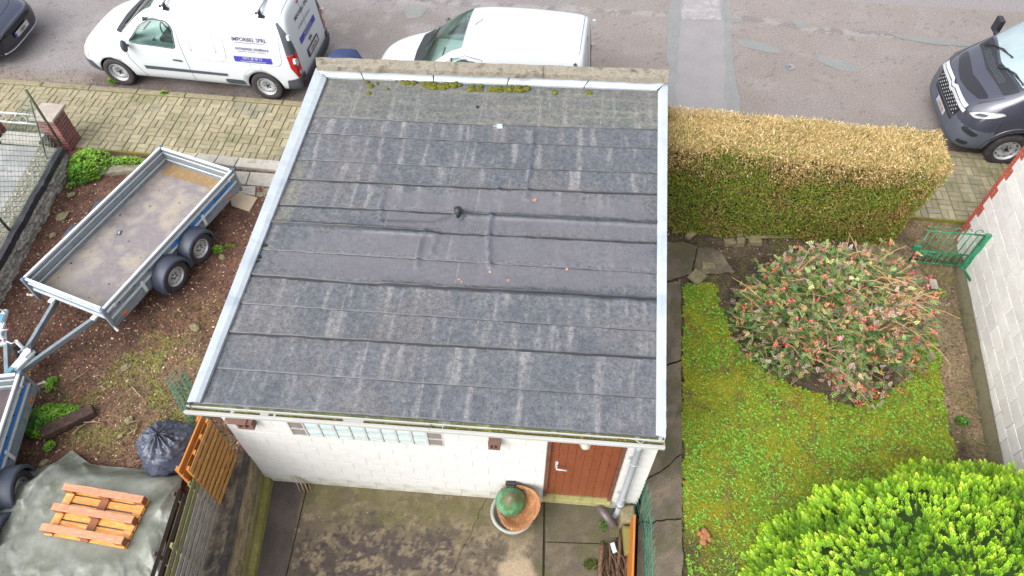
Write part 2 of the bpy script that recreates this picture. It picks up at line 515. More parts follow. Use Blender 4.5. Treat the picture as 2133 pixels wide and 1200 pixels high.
C_ROAD, C_ROAD2, C_ROAD3 = S(171, 164, 165), S(159, 150, 147), S(185, 179, 178)
crack_main = [P(1528, 38)[:2], P(1600, 44)[:2], P(1690, 62)[:2], P(1850, 72)[:2], P(1950, 88)[:2], P(2133, 105)[:2], P(2400, 130)[:2]]
crack_l = [P(560, -40)[:2], P(820, -2)[:2], P(1000, 10)[:2], P(1395, 30)[:2]]
def road_col(x, y):
    s, t = inv_sf(x, y)
    c = mix3(C_ROAD, C_ROAD2, 0.5 + 1.1 * fbm(x, y, 0.45))
    c = mix3(c, C_ROAD3, sstep(0.15, 0.6, fbm(x, y, 1.7, 4.0)) * 0.55)
    if x > 1.5: c = mix3(c, S(170, 156, 146), 0.45)
    # grit swept against the kerb
    g = sstep(0.75, 0.1, t + 0.25 * fbm(x, y, 1.6, 9.0))
    c = mix3(c, S(112, 94, 84), g * (0.75 if x > -8.8 else 0.25))
    if x < -8.6: c = mix3(c, S(172, 158, 142), sstep(0.42, 0.30, t) * 0.7)
    for ln, w in ((crack_main, 0.10), (crack_l, 0.10)):
        d = linedist(x, y, ln) + 0.05 * fbm(x, y, 5.0, 3.0)
        if d < w * 1.6:
            k = sstep(w * 1.6, w * 0.4, d)
            q = fbm(x, y, 2.2, 17.0)
            c = mix3(c, S(134, 128, 134) if q > 0.05 else S(196, 192, 190), k * 0.5)
    # hairline cracking
    r = mnoise.turbulence((x * 1.6, y * 1.6, 5.0), 3, False)
    if abs(fbm(x, y, 1.1, 31.0)) < 0.012: c = mix3(c, S(120, 112, 112), 0.5)
    return c
sheet('road', lambda u, v: SF(-3 + 29 * u, 0.0 + 5.0 * v, 0.0), 440, 84, 'asphalt', road_col)
sheet('road_beyond', lambda u, v: SF(-60 + 150 * u, 5.0 + 4.0 * v, 0.0), 60, 4, 'asphalt', lambda x, y: C_ROAD)
sheet('road_left', lambda u, v: SF(-60 + 57 * u, 5.0 * v, 0.0), 30, 4, 'asphalt', lambda x, y: C_ROAD)
sheet('road_right', lambda u, v: SF(26 + 64 * u, 5.0 * v, 0.0), 30, 4, 'asphalt', lambda x, y: C_ROAD)

def blob_sheet(name, pts, z, mat, jit=0.03, sub=10, kind='structure', label=None, seed=0.0):
    """flat patch with a wavering edge"""
    out = []
    n = len(pts)
    for i in range(n):
        a, c = Vector(pts[i][:2]), Vector(pts[(i + 1) % n][:2])
        nn = Vector((c.y - a.y, a.x - c.x)).normalized()
        for k in range(sub):
            q = a.lerp(c, k / sub) ; q = q + nn * jit * mnoise.fractal((q.x * 3 + seed, q.y * 3, 2.0), 0.6, 2, 4)
            out.append((q.x, q.y, z))
    b = MB(); b.add(out, [tuple(range(len(out)))])
    if out and (Vector(out[1]) - Vector(out[0])).cross(Vector(out[sub + 1]) - Vector(out[1])).z < 0:
        b.f[0] = b.f[0][::-1]
    return b.build(name, mat, None, kind, label)

blob_sheet('road_patch', [P(1390, 240), P(1535, 240), P(1522, 40), P(1515, -40), P(1410, -40), P(1402, 60)], 0.004, 'tar_patch', 0.03)
blob_sheet('road_seal', [P(1388, 250), P(1408, 250), P(1414, 80), P(1424, -30), P(1404, -30), P(1388, 80)], 0.008, 'tar_seal', 0.10, seed=3)
blob_sheet('road_seal', [P(1508, 250), P(1542, 250), P(1526, 70), P(1512, -30), P(1500, -30), P(1510, 90)], 0.008, 'tar_seal', 0.08, seed=6)
M('road_paint', [S(206, 202, 204), S(184, 178, 182), S(170, 166, 168)], scale=7, rough=0.7, fine=0.25, fscale=40, bump=0.2)
blob_sheet('road_marking', [P(1420, 42), P(1502, 42), P(1496, -30), P(1426, -30)], 0.0095, 'road_paint', 0.05, seed=9)
for i, pp in enumerate([[(1530, 82), (1560, 82), (1620, 100), (1632, 112), (1600, 110), (1545, 97)], [(1700, 112), (1740, 122), (1800, 142), (1790, 152), (1745, 146), (1705, 128)],
                        [(1966, 135), (1990, 130), (2010, 142), (2000, 152), (1968, 152)], [(842, 15), (875, 10), (890, 20), (875, 38), (848, 40)], [(1640, 40), (1672, 44), (1690, 58), (1668, 58)], [(1520, 36), (1546, 40), (1548, 48), (1522, 48)],
                        [(1850, 70), (1905, 76), (1960, 84), (2040, 92), (2030, 98), (1950, 94), (1880, 82)]]):
    blob_sheet('road_repair', [P(*q) for q in pp], 0.005 + 0.0006 * i, 'tar_seal', 0.012, seed=12 + i * 3)

# pavement: bed, kerbstones, pavers in basket weave
b = MB(); b.prism([SF(-40, -1.78)[:2], SF(60, -1.78)[:2], SF(60, -0.13)[:2], SF(-40, -0.13)[:2]], -0.4, 0.045)
pavement = b.build('pavement', 'joint_sand', kind='structure')
me = MB().box((0, 0, 0), (0.985, 0.125, 0.30), ch=0.012).mesh('kerbstone', 'kerbstone')
for i in range(-6, 32):
    o = link('kerbstone', me, pavement); o.location = SF(i + 0.5, -0.064, -0.075); o.rotation_euler.z = STREET_A + random.uniform(-.006, .006)
pv = MB().box((0, 0, 0), (0.216, 0.103, 0.06), ch=0.006).mesh('paver', 'paver')
cells = []
Q = 0.23
for i in range(-14, 100):
    for j in range(7):
        s0, t0 = i * Q, -1.76 + j * Q
        for k in range(2):
            off = (k - 0.5) * Q / 2
            hor = (i + j) % 2 == 0
            s, t = s0 + Q / 2 + (0 if hor else off), t0 + Q / 2 + (off if hor else 0)
            cells.append((s, t, hor))
def cam_px(p):
    d = Vector(p) - Vector((0, 0, CAM_H))
    zc = d.y * sin(TH) - d.z * cos(TH); yc = d.y * cos(TH) + d.z * sin(TH)
    return 1066.5 + FPX * d.x / zc, 600 - FPX * yc / zc
vis, rest = [], []
for c in cells:
    p = SF(c[0], c[1], 0.06); x, y = cam_px(p)
    if (-10 < x < 628 and y > 150) or (1880 < x < 2060 and y > 330):
        vis.append((p.length, c))
    else:
        rest.append(c)
vis.sort(key=lambda q: q[0])
def put_paver(c, par):
    o = link('paver', pv, par)
    o.location = SF(c[0], c[1], 0.032 + random.uniform(-0.004, 0.006) + 0.012 * fn(c[0], c[1], 0.7))
    o.rotation_euler = (random.uniform(-.015, .015), random.uniform(-.015, .015), STREET_A + (0 if c[2] else pi / 2) + random.uniform(-.02, .02))
for d, c in vis[:300]: put_paver(c, pavement)
b = MB()
for c in rest + [q[1] for q in vis[300:]]:
    b.box(SF(c[0], c[1], 0.032 + random.uniform(-0.004, 0.006)), (0.216, 0.103, 0.06), STREET_A + (0 if c[2] else pi / 2) + random.uniform(-.015, .015), ch=0.006)
b.build('paver_field', 'paver_far', pavement, 'stuff')

# trailer lot: bark and bare soil
LOT_L, LOT_R = -8.15, -3.0
c_moss = [P(330, 790)[:2], P(250, 870)[:2], P(300, 760)[:2]]
def lot_col(x, y):
    c = mix3(S(96, 65, 53), S(136, 98, 79), 0.5 + 0.9 * fbm(x, y, 1.3))
    c = mix3(c, S(74, 48, 42), sstep(0.1, 0.5, fbm(x, y, 3.4, 8.0)) * 0.7)
    d = hypot(x + 4.75, (y - 4.9)) + 0.5 * fbm(x, y, 1.2, 3.0)
    c = mix3(c, S(152, 128, 96), sstep(1.5, 0.3, d) * 0.65)
    g = sstep(0.05, 0.35, fbm(x, y, 1.6, 21.0)) * sstep(1.9, 0.6, d)
    c = mix3(c, S(140, 140, 64), g * 0.75)
    d2 = hypot(x + 4.4, y - 3.9) + 0.4 * fbm(x, y, 1.5, 5.0)
    c = mix3(c, S(150, 114, 96), sstep(1.1, 0.3, d2) * 0.7)
    d3 = hypot(x + 4.35, y - 6.2) + 0.4 * fbm(x, y, 1.5, 6.0)
    c = mix3(c, S(130, 96, 66), sstep(0.7, 0.2, d3) * 0.6)
    return c
def lot_z(x, y):
    return 0.035 * fbm(x, y, 0.8) + 0.012 * fbm(x, y, 5.0, 2.0)
def lot_xr(y): return -3.66 if y < 4.02 else (-3.40 + (y - 3.86) * 0.10)
def lot_f(u, v):
    y = 0.2 + 9.75 * v
    xl, xr = -10.5 + 0.13 * y, lot_xr(y)
    return (xl + (xr - xl) * u, y - 0.1158 * (xl + (xr - xl) * u + 6.5) * v, 0.03)
sheet('trailer_lot', lot_f, 110, 150, 'soil', lot_col, zfn=lot_z)
b = MB(); b.prism([(-10.5, 0.2), (-3.72, 0.2), (-3.66, 3.8), (-3.2, 9.5), (-9.2, 10.3)], -1.0, -0.08); b.build('lot_subsoil', 'far_ground', kind='structure')

# back yard slabs (lower level)
ZY = -0.65
b = MB(); b.quad((-3.6, -0.5, ZY - 0.025), (1.9, -0.5, ZY - 0.025), (1.9, 4.2, ZY - 0.025), (-3.6, 4.2, ZY - 0.025))
M('dark_joint', [S(58, 52, 44), S(80, 78, 44)], scale=6, rough=0.95, fine=0.3)
yard = b.build('back_yard', 'dark_joint', kind='structure')
def yp(x, y): return P(x, y, ZY)
def yard_col(x, y):
    w = y - (3.60 - 0.083 * x)       # distance in front of the wall is negative
    c = mix3(S(148, 132, 106), S(120, 106, 86), 0.5 + 1.2 * fbm(x, y, 1.4))
    c = mix3(c, S(178, 160, 130), sstep(0.1, 0.4, fbm(x, y, 7.0, 77.0)) * 0.5)
    # purple-brown lichen stains in a broad patch
    d = hypot((x + 1.9) / 1.5, (y - 2.75) / 0.62) + 0.35 * fbm(x, y, 1.8, 4.0)
    st = sstep(1.15, 0.5, d) * sstep(-0.22, 0.12, fbm(x, y, 6.0, 11.0, 5))
    c = mix3(c, S(78, 64, 62), st * 0.9)
    sp = sstep(0.22, 0.34, mnoise.noise((x * 16, y * 16, 3.0))) * sstep(1.5, 0.7, d)
    c = mix3(c, S(62, 52, 50), sp * 0.8)
    st2 = sstep(0.12, 0.4, fbm(x, y, 4.0, 31.0, 5))
    c = mix3(c, S(84, 74, 64), st2 * 0.55)
    g = sstep(-0.75, -0.2, w + 0.25 * fbm(x, y, 2.0, 7.0)) * (0.5 + 0.5 * fbm(x, y, 2.5, 41.0))
    c = mix3(c, S(112, 108, 56), max(0, g) * 0.9)
    if x > 0.3:
        c = mix3(c, S(104, 96, 82), 0.55)
        c = mix3(c, S(98, 98, 52), sstep(0.0, 0.4, fbm(x, y, 2.2, 51.0)) * 0.6)
    d = hypot((x - 0.02) / 0.32, (y - 2.45) / 0.55) + 0.3 * fbm(x, y, 2.2, 61.0)
    c = mix3(c, S(206, 184, 152), sstep(0.95, 0.55, d) * 0.8)
    if x < -2.96 - 0.0 * (3.6 - y):
        c = mix3(S(104, 92, 86), S(84, 76, 72), 0.5 + fbm(x, y, 2.5, 71.0))
    return c
def slab(a, b_, c, d, nu, nv, jl=0.0, jr=0.0):
    f = bil(a, b_, c, d)
    def g(u, v):
        p = f(u, v)
        if u == 0 and jl: p.x += jl * mnoise.fractal((1.0, p.y * 4, 7.0), 0.6, 2, 4)
        if u == 1 and jr: p.x += jr * mnoise.fractal((1.0, p.y * 4, 7.0), 0.6, 2, 4)
        return p
    return sheet('slab', g, nu * 2, nv * 2, 'concrete_stained', yard_col, yard, None, zfn=lambda x, y: 0.004 * fn(x, y, 2))
slab(yp(470, 1420), yp(543, 1420), yp(640, 1008), yp(548, 990), 18, 60)
slab(yp(546, 1420), yp(839.6, 1420), yp(1015.6, 1030), yp(642, 1008), 60, 66, 0, 0.05)
slab(yp(840.8, 1420), yp(1126, 1420), yp(1132, 1040), yp(1016.8, 1030), 36, 66, 0.05, 0)
slab(yp(1130, 1420), yp(1330, 1420), yp(1318, 1136), yp(1136, 1130), 24, 40)
slab(yp(1136, 1128), yp(1318, 1134), yp(1330, 1060), yp(1135, 1040), 30, 20)

# garden on the right: soil, paths and lawn
def garden_col(x, y):
    c = mix3(S(74, 64, 52), S(104, 90, 72), 0.5 + fbm(x, y, 1.6, 3.0))
    c = mix3(c, S(134, 116, 90), sstep(0.1, 0.5, fbm(x, y, 2.6, 9.0)) * 0.5)
    if x > 5.75:
        c = mix3(c, S(178, 154, 118), 0.6 + 0.5 * fbm(x, y, 1.2, 12.0))
    c = mix3(c, S(104, 104, 44), sstep(0.12, 0.4, fbm(x, y, 1.9, 15.0)) * 0.5)
    return c
sheet('garden_soil', lambda u, v: (1.72 + 0.5 * v + (6.6 - 0.2 * v) * u, 0.2 + 9.1 * v, gz(0.2 + 9.1 * v) - 0.02), 100, 140, 'soil', garden_col,
      zfn=lambda x, y: 0.02 * fbm(x, y, 1.5, 2.0))

PATH_L = [PG(1335, 1420), PG(1336, 1200), PG(1352, 1050), PG(1384, 900), PG(1390, 600), PG(1394, 505)]
def path_col(x, y):
    c = mix3(S(136, 122, 104), S(110, 100, 86), 0.5 + 1.1 * fbm(x, y, 1.8, 2.0))
    c = mix3(c, S(158, 142, 116), sstep(0.1, 0.4, fbm(x, y, 2.9, 6.0)) * 0.6)
    c = mix3(c, S(92, 92, 52), sstep(0.1, 0.45, fbm(x, y, 1.5, 19.0)) * 0.55)
    return c
gpath = MB().add([PG(1330, 1440) + Vector((0, 0, -0.05)), PG(1425, 1440) + Vector((0, 0, -0.05)), PG(1420, 505) + Vector((0, 0, -0.05)), PG(1380, 505) + Vector((0, 0, -0.05))], [(0, 1, 2, 3)]).build('garden_path', 'dark_joint', kind='structure')
def gslab(pts, nu, nv, jb=0, jt=0, seed=0.0):
    a, b_, c, d = [PG(*q, 0.035) for q in pts]
    f = bil(a, b_, c, d)
    def g(u, v):
        p = f(u, v)
        j = jb if v == 0 else (jt if v == 1 else 0)
        if j: p.y += j * mnoise.fractal((p.x * 5, seed if v == 0 else seed + 1, 3.0), 0.7, 2, 4)
        if u == 1: p.x += 0.02 * mnoise.fractal((p.y * 5, 3.0, 3.0), 0.7, 2, 4)
        return p
    return sheet('path_slab', g, nu, nv, 'concrete_stained', path_col, gpath, None, zfn=lambda x, y: 0.006 * fn(x, y, 2))
gslab([(1318, 1440), (1424, 1440), (1421, 1082), (1330, 1092)], 14, 60, 0, 0.06, 1.0)
gslab([(1330, 1089), (1421, 1078), (1420, 950), (1340, 1010)], 12, 30, 0.06, 0.05, 2.0)
gslab([(1340, 1007), (1420, 946), (1419, 752), (1370, 770)], 12, 40, 0.05, 0.05, 3.0)
gslab([(1370, 766), (1419, 748), (1418, 585), (1388, 590)], 12, 40, 0.05, 0.03, 4.0)
gslab([(1388, 586), (1440, 570), (1452, 512), (1390, 500)], 16, 20, 0.03, 0.05, 5.0)
gslab([(1444, 572), (1530, 568), (1500, 522), (1454, 514)], 20, 14, 0.03, 0.05, 6.0)

# lawn with its mossy ground
LAWN_PX = [(1422, 1500), (1422, 600), (1470, 585), (1490, 592), (1520, 690), (1575, 765), (1670, 812), (1790, 850), (1880, 800), (1918, 720), (1948, 700), (1968, 850), (1990, 960), (2010, 1100), (2030, 1500)]
LAWN = [tuple(PG(*q)[:2]) for q in LAWN_PX]
def lawn_col(x, y):
    c = mix3(S(158, 162, 24), S(128, 152, 26), 0.5 + 1.1 * fbm(x, y, 1.3, 2.0))
    c = mix3(c, S(168, 164, 36), sstep(0.1, 0.5, fbm(x, y, 2.6, 8.0)) * 0.6)
    c = mix3(c, S(110, 90, 62), sstep(0.14, 0.46, fbm(x, y, 3.2, 14.0)) * 0.6)
    c = mix3(c, S(82, 70, 52), sstep(3.4, 2.6, y + 0.4 * fbm(x, y, 1.4, 22.0)) * sstep(3.4, 2.6, x) * 0.7)
    return c
xs = [p[0] for p in LAWN]; ys = [p[1] for p in LAWN]
def lawn_edge(x, y):
    return inpoly(x + 0.05 * fbm(x, y, 3.0, 1.0), y + 0.05 * fbm(x, y, 3.0, 5.0), LAWN)
STEP = 0.045
nx, ny = int((max(xs) - min(xs)) / STEP) + 2, int((max(ys) - min(ys)) / STEP) + 2
b = MB(); idx = {}; b.c = []
def lv(i, j):
    if (i, j) not in idx:
        x, y = min(xs) + i * STEP, min(ys) + j * STEP
        idx[(i, j)] = len(b.v)
        b.v.append((x, y, gz(y) + 0.012 + 0.022 * fbm(x, y, 2.2, 3.0) + 0.010 * fbm(x, y, 9.0, 3.0))); b.c.append(lawn_col(x, y))
    return idx[(i, j)]
for i in range(nx):
    for j in range(ny):
        x, y = min(xs) + (i + .5) * STEP, min(ys) + (j + .5) * STEP
        if lawn_edge(x, y):
            b.f.append((lv(i, j), lv(i + 1, j), lv(i + 1, j + 1), lv(i, j + 1))); b.mi.append(0); b.sm.append(True)
b.build('lawn', 'lawn_soil', kind='structure')
# ------------------------------------------------------------------ garage
WA, WB = P(555, 1000, ZY), P(1322, 1062, ZY)
WL = (WB - WA).length
WD = (WB - WA).normalized()
WN = Vector((WD.y, -WD.x, 0)).normalized()
if WN.y > 0: WN = -WN
def W(s, z, off=0.0):
    p = WA + WD * s + WN * off
    return Vector((p.x, p.y, z))
def Wm(s, z, off=0.0):
    m = Matrix((WD, -WN, Vector((0, 0, 1)))).transposed().to_4x4()
    return Matrix.Translation(W(s, z, off)) @ m     # x along the wall, y into it, z up

ZE, ZB = 1.95, 2.36
EL, ER, BL = P(404, 837, ZE), P(1370, 909, ZE), P(667, 163, ZB)
RN = (ER - EL).cross(BL - EL).normalized()
if RN.z < 0: RN = -RN
def RP(x, y, h=0.0):
    return Pplane(x, y, EL + RN * h, RN)
BR = RP(1375, 190)
garage = thing('garage', 'white painted block garage with a flat grey felt roof', 'garage', (W(WL / 2, ZY) + Vector((0.3, 2.7, 0))))

foot = [W(0, 0, -0.012), W(WL, 0, -0.012), Vector((BR.x + 0.05, BR.y + 0.12, 0)), Vector((BL.x - 0.06, BL.y + 0.12, 0))]
rz = lambda x, y: (EL.z - (RN.x * (x - EL.x) + RN.y * (y - EL.y)) / RN.z)
# door 3.95..4.79, window 0.80..2.66 in metres along the wall
DS0, DS1, DZ0, DZ1 = 3.97, 4.80, -0.36, 1.72
GS0, GS1, GZ0, GZ1 = 0.80, 2.67, 0.97, 1.33
b = MB()
inner = [W(0, 0, -0.2), W(WL, 0, -0.2)]
def wallbox(s0, s1, z0, z1, o0, o1): # a piece of front wall between offsets o0 and o1 (positive is outwards)
    m = Wm((s0 + s1) / 2, (z0 + z1) / 2, (o0 + o1) / 2)
    b.box(m.to_translation(), (s1 - s0, abs(o1 - o0), z1 - z0), mat=m.to_3x3().to_4x4())
for (s0, s1, z0, z1) in [(0, GS0, ZY, 1.9), (GS0, GS1, ZY, GZ0), (GS0, GS1, GZ1, 1.9), (GS1, DS0, ZY, 1.9), (DS0, DS1, ZY, DZ0), (DS0, DS1, DZ1, 1.9), (DS1, WL, ZY, 1.9)]:
    wallbox(s0, s1, z0, z1, -0.2, -0.008)
b.prism([W(0.001, 0, -0.2)[:2], foot[3][:2], (foot[3].x + 0.2, foot[3].y), W(0.2, 0, -0.2)[:2]], ZY, lambda x, y: rz(x, y) - 0.04)
b.prism([W(WL - 0.2, 0, -0.2)[:2], (foot[2].x - 0.2, foot[2].y), foot[2][:2], W(WL - 0.001, 0, -0.2)[:2]], ZY, lambda x, y: rz(x, y) - 0.04)
b.prism([(foot[3].x + 0.2, foot[3].y - 0.2), (foot[2].x - 0.2, foot[2].y - 0.2), (foot[2].x - 0.2, foot[2].y), (foot[3].x + 0.2, foot[3].y)], ZY, lambda x, y: rz(x, y) - 0.04)
wall = b.build('wall', 'wall_paint', garage)

# painted blocks of the front wall, running bond
zs = [-0.65, -0.40, -0.20, 0.0, 0.2, 0.4, 0.6, 0.78, 0.97, 1.15, 1.33, 1.53, 1.73, 1.90]
for r in range(len(zs) - 1):
    z0, z1 = zs[r], zs[r + 1]
    cuts = [(0.0, WL)]
    for (a, c, d0, d1) in ((DS0 - 0.05, DS1 + 0.05, DZ0 - 0.13, DZ1), (GS0, GS1, GZ0, GZ1)):
        if min(z1, d1) - max(z0, d0) > 0.04:
            nc = []
            for (s0, s1) in cuts:
                if a > s0: nc.append((s0, min(s1, a)))
                if c < s1: nc.append((max(s0, c), s1))
            cuts = nc
    for (s0, s1) in cuts:
        s = s0 - (0.2 if r % 2 else 0.0)
        while s < s1 - 0.02:
            a, c = max(s, s0), min(s + 0.4, s1)
            s += 0.4
            if c - a < 0.03: continue
            g = 0.0008
            bb = MB(); w_, h_ = c - a - 2 * g, z1 - z0 - 2 * g
            dpt = random.uniform(0.0, 0.0025)
            T = Wm((a + c) / 2, (z0 + z1) / 2, 0.0) @ Matrix.Rotation(radians(90), 4, 'X')
            bb.box((0, 0, 0), (w_, h_, 0.02), ch=0.0016)
            me = bb.mesh('block', 'wall_paint_low' if r == 0 else 'wall_paint')
            o = link('block', me, wall)
            o.matrix_local = Matrix.Translation(WN * (dpt - 0.010)) @ T
# glass block window
win = MB()
nc = 10
cw = (GS1 - GS0) / nc; chh = (GZ1 - GZ0) / 2
for i in range(nc + 1):
    m = Wm(GS0 + i * cw, (GZ0 + GZ1) / 2, -0.04); win.box(m.to_translation(), (0.018, 0.09, GZ1 - GZ0), mat=m.to_3x3().to_4x4())
for j in range(3):
    m = Wm((GS0 + GS1) / 2, GZ0 + j * chh, -0.041); win.box(m.to_translation(), (GS1 - GS0, 0.086, 0.018), mat=m.to_3x3().to_4x4())
win = win.build('window', 'gutter_white', garage)
for i in range(nc):
    for j in range(2):
        bb = MB()
        c0 = (GS0 + (i + .5) * cw, GZ0 + (j + .5) * chh)
        hw, hh = cw / 2 - 0.010, chh / 2 - 0.010
        if i in (0, nc - 1):
            for k in range(5):
                m = Wm(c0[0], c0[1] - hh + hh * 2 * (k + .5) / 5, -0.026)
                bb.box(m.to_translation(), (2 * hw, 0.05, hh * 2 / 5 * 0.62), mat=m.to_3x3().to_4x4() @ Matrix.Rotation(radians(-28), 4, 'X'))
            m = Wm(c0[0], c0[1], -0.07); bb.box(m.to_translation(), (2 * hw, 0.02, 2 * hh), mat=m.to_3x3().to_4x4())
            bb.build('vent_block', 'vent_grey', win)
        else:
            vs, fs = [], []
            nr = 16
            for a in range(nr + 1):
                for z_ in range(5):
                    fx, fz = a / nr * 2 - 1, z_ / 4 * 2 - 1
                    edge = min(1.0, (1 - max(abs(fx), abs(fz))) * 6)
                    vs.append(W(c0[0] + fx * hw, c0[1] + fz * hh, -0.012 + 0.010 * edge + 0.005 * cos(fx * pi * 7) * edge))
            for a in range(nr):
                for z_ in range(4):
                    fs.append((a * 5 + z_, (a + 1) * 5 + z_, (a + 1) * 5 + z_ + 1, a * 5 + z_ + 1))
            bb.add(vs, fs, 0, True); bb.build('glass_block', 'glass_block', win)

# door: boards, frame, sill, handle
fr = MB()
for s in (DS0 - 0.022, DS1 + 0.022):
    m = Wm(s, (DZ0 + DZ1) / 2, -0.01); fr.box(m.to_translation(), (0.045, 0.06, DZ1 - DZ0), mat=m.to_3x3().to_4x4())
m = Wm((DS0 + DS1) / 2, DZ1 + 0.02, -0.008); fr.box(m.to_translation(), (DS1 - DS0 + 0.09, 0.06, 0.045), mat=m.to_3x3().to_4x4())
door = fr.build('door', 'door_frame', garage)
nb_ = 8
for i in range(nb_):
    s = DS0 + (i + .5) * (DS1 - DS0) / nb_
    m = Wm(s, (DZ0 + DZ1) / 2 + 0.005, -0.035)
    bb = MB().box((0, 0, 0), ((DS1 - DS0) / nb_ - 0.0025, DZ1 - DZ0 - 0.02, 0.03), ch=0.002)
    o = bb.build('board', 'door_wood', door); o.matrix_local = m @ Matrix.Rotation(radians(90), 4, 'X')
m = Wm((DS0 + DS1) / 2, DZ0 - 0.055, 0.01); sl = MB().box(m.to_translation(), (DS1 - DS0 + 0.09, 0.10, 0.11), mat=m.to_3x3().to_4x4()); sl.build('sill', 'sill_stone', door, bevel=0.008)
hd = MB(); hp = W(DS0 + 0.09, 0.66, -0.01)
hd.tube([hp, hp + WN * 0.06, hp + WN * 0.065 + WD * 0.13 + Vector((0, 0, -0.005))], 0.011, 8)
m = Wm(DS0 + 0.09, 0.66, -0.012); hd.box(m.to_translation(), (0.035, 0.012, 0.16), mat=m.to_3x3().to_4x4())
hd.build('handle', 'white_metal', door)

# roof: overlapping felt sheets
SEAMS = [((667, 163), (1020, 177), (1375, 190)), ((636, 243), (1000, 261), (1373, 271)), ((624, 276), (985, 296), (1373, 311)), ((601, 332), (956, 349), (1373, 362)),
         ((586, 372), (994, 392), (1373, 406)), ((566, 426), (955, 446), (1372, 467)), ((550, 464), (955, 488), (1372, 507)), ((528, 519), (960, 546), (1372, 571)),
         ((507, 572), (740, 590), (1372, 624)), ((485, 631), (930, 662), (1371, 691)), ((461, 692), (930, 720), (1371, 747)), ((432, 766), (900, 800), (1370, 831)), ((403, 840), (880, 873), (1370, 912))]
LIPS = [0, .008, .009, .008, .018, .016, .030, .007, .036, .008, .026, .009, .01]
SPLITS = {0: [756, 885, 1012, 1130, 1255], 1: [985], 2: [975], 3: [942], 4: [998], 5: [810], 6: [940], 7: [955], 8: [727], 9: [942], 10: [950], 11: [880]}
FOLDS = [([(1128, 185), (1129, 268)], .012, .02), ([(1112, 276), (1105, 340), (1098, 415)], .036, .022), ([(1044, 378), (1031, 415)], .026, .022), ([(1024, 452), (1018, 500), (1021, 556)], .045, .024),
         ([(886, 482), (876, 510), (868, 556)], .036, .021), ([(912, 482), (900, 527)], .024, .022), ([(802, 398), (795, 430), (793, 466)], .026, .024), ([(720, 590), (716, 650)], .008, .02),
         ([(1240, 455), (1238, 480)], .01, .02), ([(1200, 460), (1198, 500)], .01, .02), ([(960, 388), (962, 412)], .012, .012), ([(970, 388), (974, 414)], .012, .012), ([(945, 430), (936, 448)], .01, .01)]
RIDGES = [([(955, 446), (1010, 450), (1150, 456), (1372, 467)], .040, .040), ([(550, 464), (700, 472), (800, 480), (900, 486)], .042, .035), ([(795, 464), (900, 466), (930, 456), (956, 446)], .022, .025),
          ([(800, 594), (900, 600), (1050, 608), (1372, 628)], .024, .05)]
FOLDS3 = [([RP(*q)[:2] for q in ln], a, w) for ln, a, w in FOLDS + RIDGES]
bbx = []
for ln, a, w in FOLDS3:
    bbx.append((min(q[0] for q in ln) - 3 * w, max(q[0] for q in ln) + 3 * w, min(q[1] for q in ln) - 3 * w, max(q[1] for q in ln) + 3 * w))
WATER = [RP(*q)[:2] for q in [(800, 395), (1100, 402), (1340, 420), (1368, 460), (1360, 600), (1150, 604), (900, 596), (640, 580), (560, 545), (620, 500), (780, 480), (790, 440)]]
def roof_h(x, y):
    h = 0.006 * fbm(x, y, 1.1, 3.0) + 0.0018 * fbm(x, y, 6.0, 8.0)
    for (ln, a, w), bx in zip(FOLDS3, bbx):
        if bx[0] < x < bx[1] and bx[2] < y < bx[3]:
            d = linedist(x, y, ln) + 0.006 * fn(x, y, 9.0, 4.0)
            h += a * math.exp(-(d / w) ** 2) * (0.8 + 0.4 * fn(x, y, 4.0, 5.0))
    return h
UX = (ER - EL).normalized()
UY = RN.cross(UX).normalized()
def roof_col(p, strip):
    d = p - EL; u, v = d.dot(UX), d.dot(UY)
    c = mix3(S(104, 109, 118), S(122, 125, 132), 0.5 + 0.6 * fbm(u, v, 0.9, 4.0))
    # pale washed streaks running with the fall
    s1 = mnoise.fractal((u * 9.0, v * 0.55 + strip * 0.9, 2.0), 0.8, 2.0, 5) + 0.3 * mnoise.fractal((u * 22.0, v * 6.0, 8.0), 0.7, 2.0, 4)
    c = mix3(c, S(174, 171, 172), sstep(0.0, 0.95, s1) * (0.75 if strip not in (5, 6, 7) else 0.25))
    s2 = mnoise.fractal((u * 3.0, v * 2.2 + strip * 1.7, 12.0), 0.9, 2.0, 5)
    c = mix3(c, S(88, 94, 108), sstep(0.05, 0.5, s2) * 0.3)
    if strip == 0:
        s3 = mnoise.fractal((u * 0.8, v * 9.0, 22.0), 0.6, 2.0, 3)
        c = mix3(c, S(160, 158, 144), sstep(0.05, 0.45, s3) * 0.6)
        c = mix3(c, S(132, 136, 120), 0.35)
    c = mix3(c, S(134, 128, 128), sstep(0.0, 0.5, fbm(u, v, 0.7, 33.0)) * 0.35)
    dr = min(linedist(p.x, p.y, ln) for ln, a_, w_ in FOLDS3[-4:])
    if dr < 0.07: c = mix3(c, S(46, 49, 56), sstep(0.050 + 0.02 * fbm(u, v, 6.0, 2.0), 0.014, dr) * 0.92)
    inside = inpoly(p.x + 0.12 * fbm(p.x, p.y, 1.5, 6.0), p.y + 0.10 * fbm(p.x, p.y, 1.5, 9.0), WATER)
    wet = 0.0
    if inside: wet = 0.75 + 0.25 * fbm(p.x, p.y, 1.3, 44.0)
    hh_ = roof_h(p.x, p.y)
    if hh_ > 0.012:
        kf = sstep(0.012, 0.026, hh_); wet *= 1 - kf; c = mix3(c, S(92, 104, 122), kf * 0.7)
    wet = max(0.0, min(1.0, wet))
    c = mix3(c, S(133, 130, 138), wet * 0.75)
    if u < 0.45 and strip in (3, 4, 5): c = mix3(c, S(156, 152, 134), 0.4)
    return (c[0], c[1], c[2], wet)
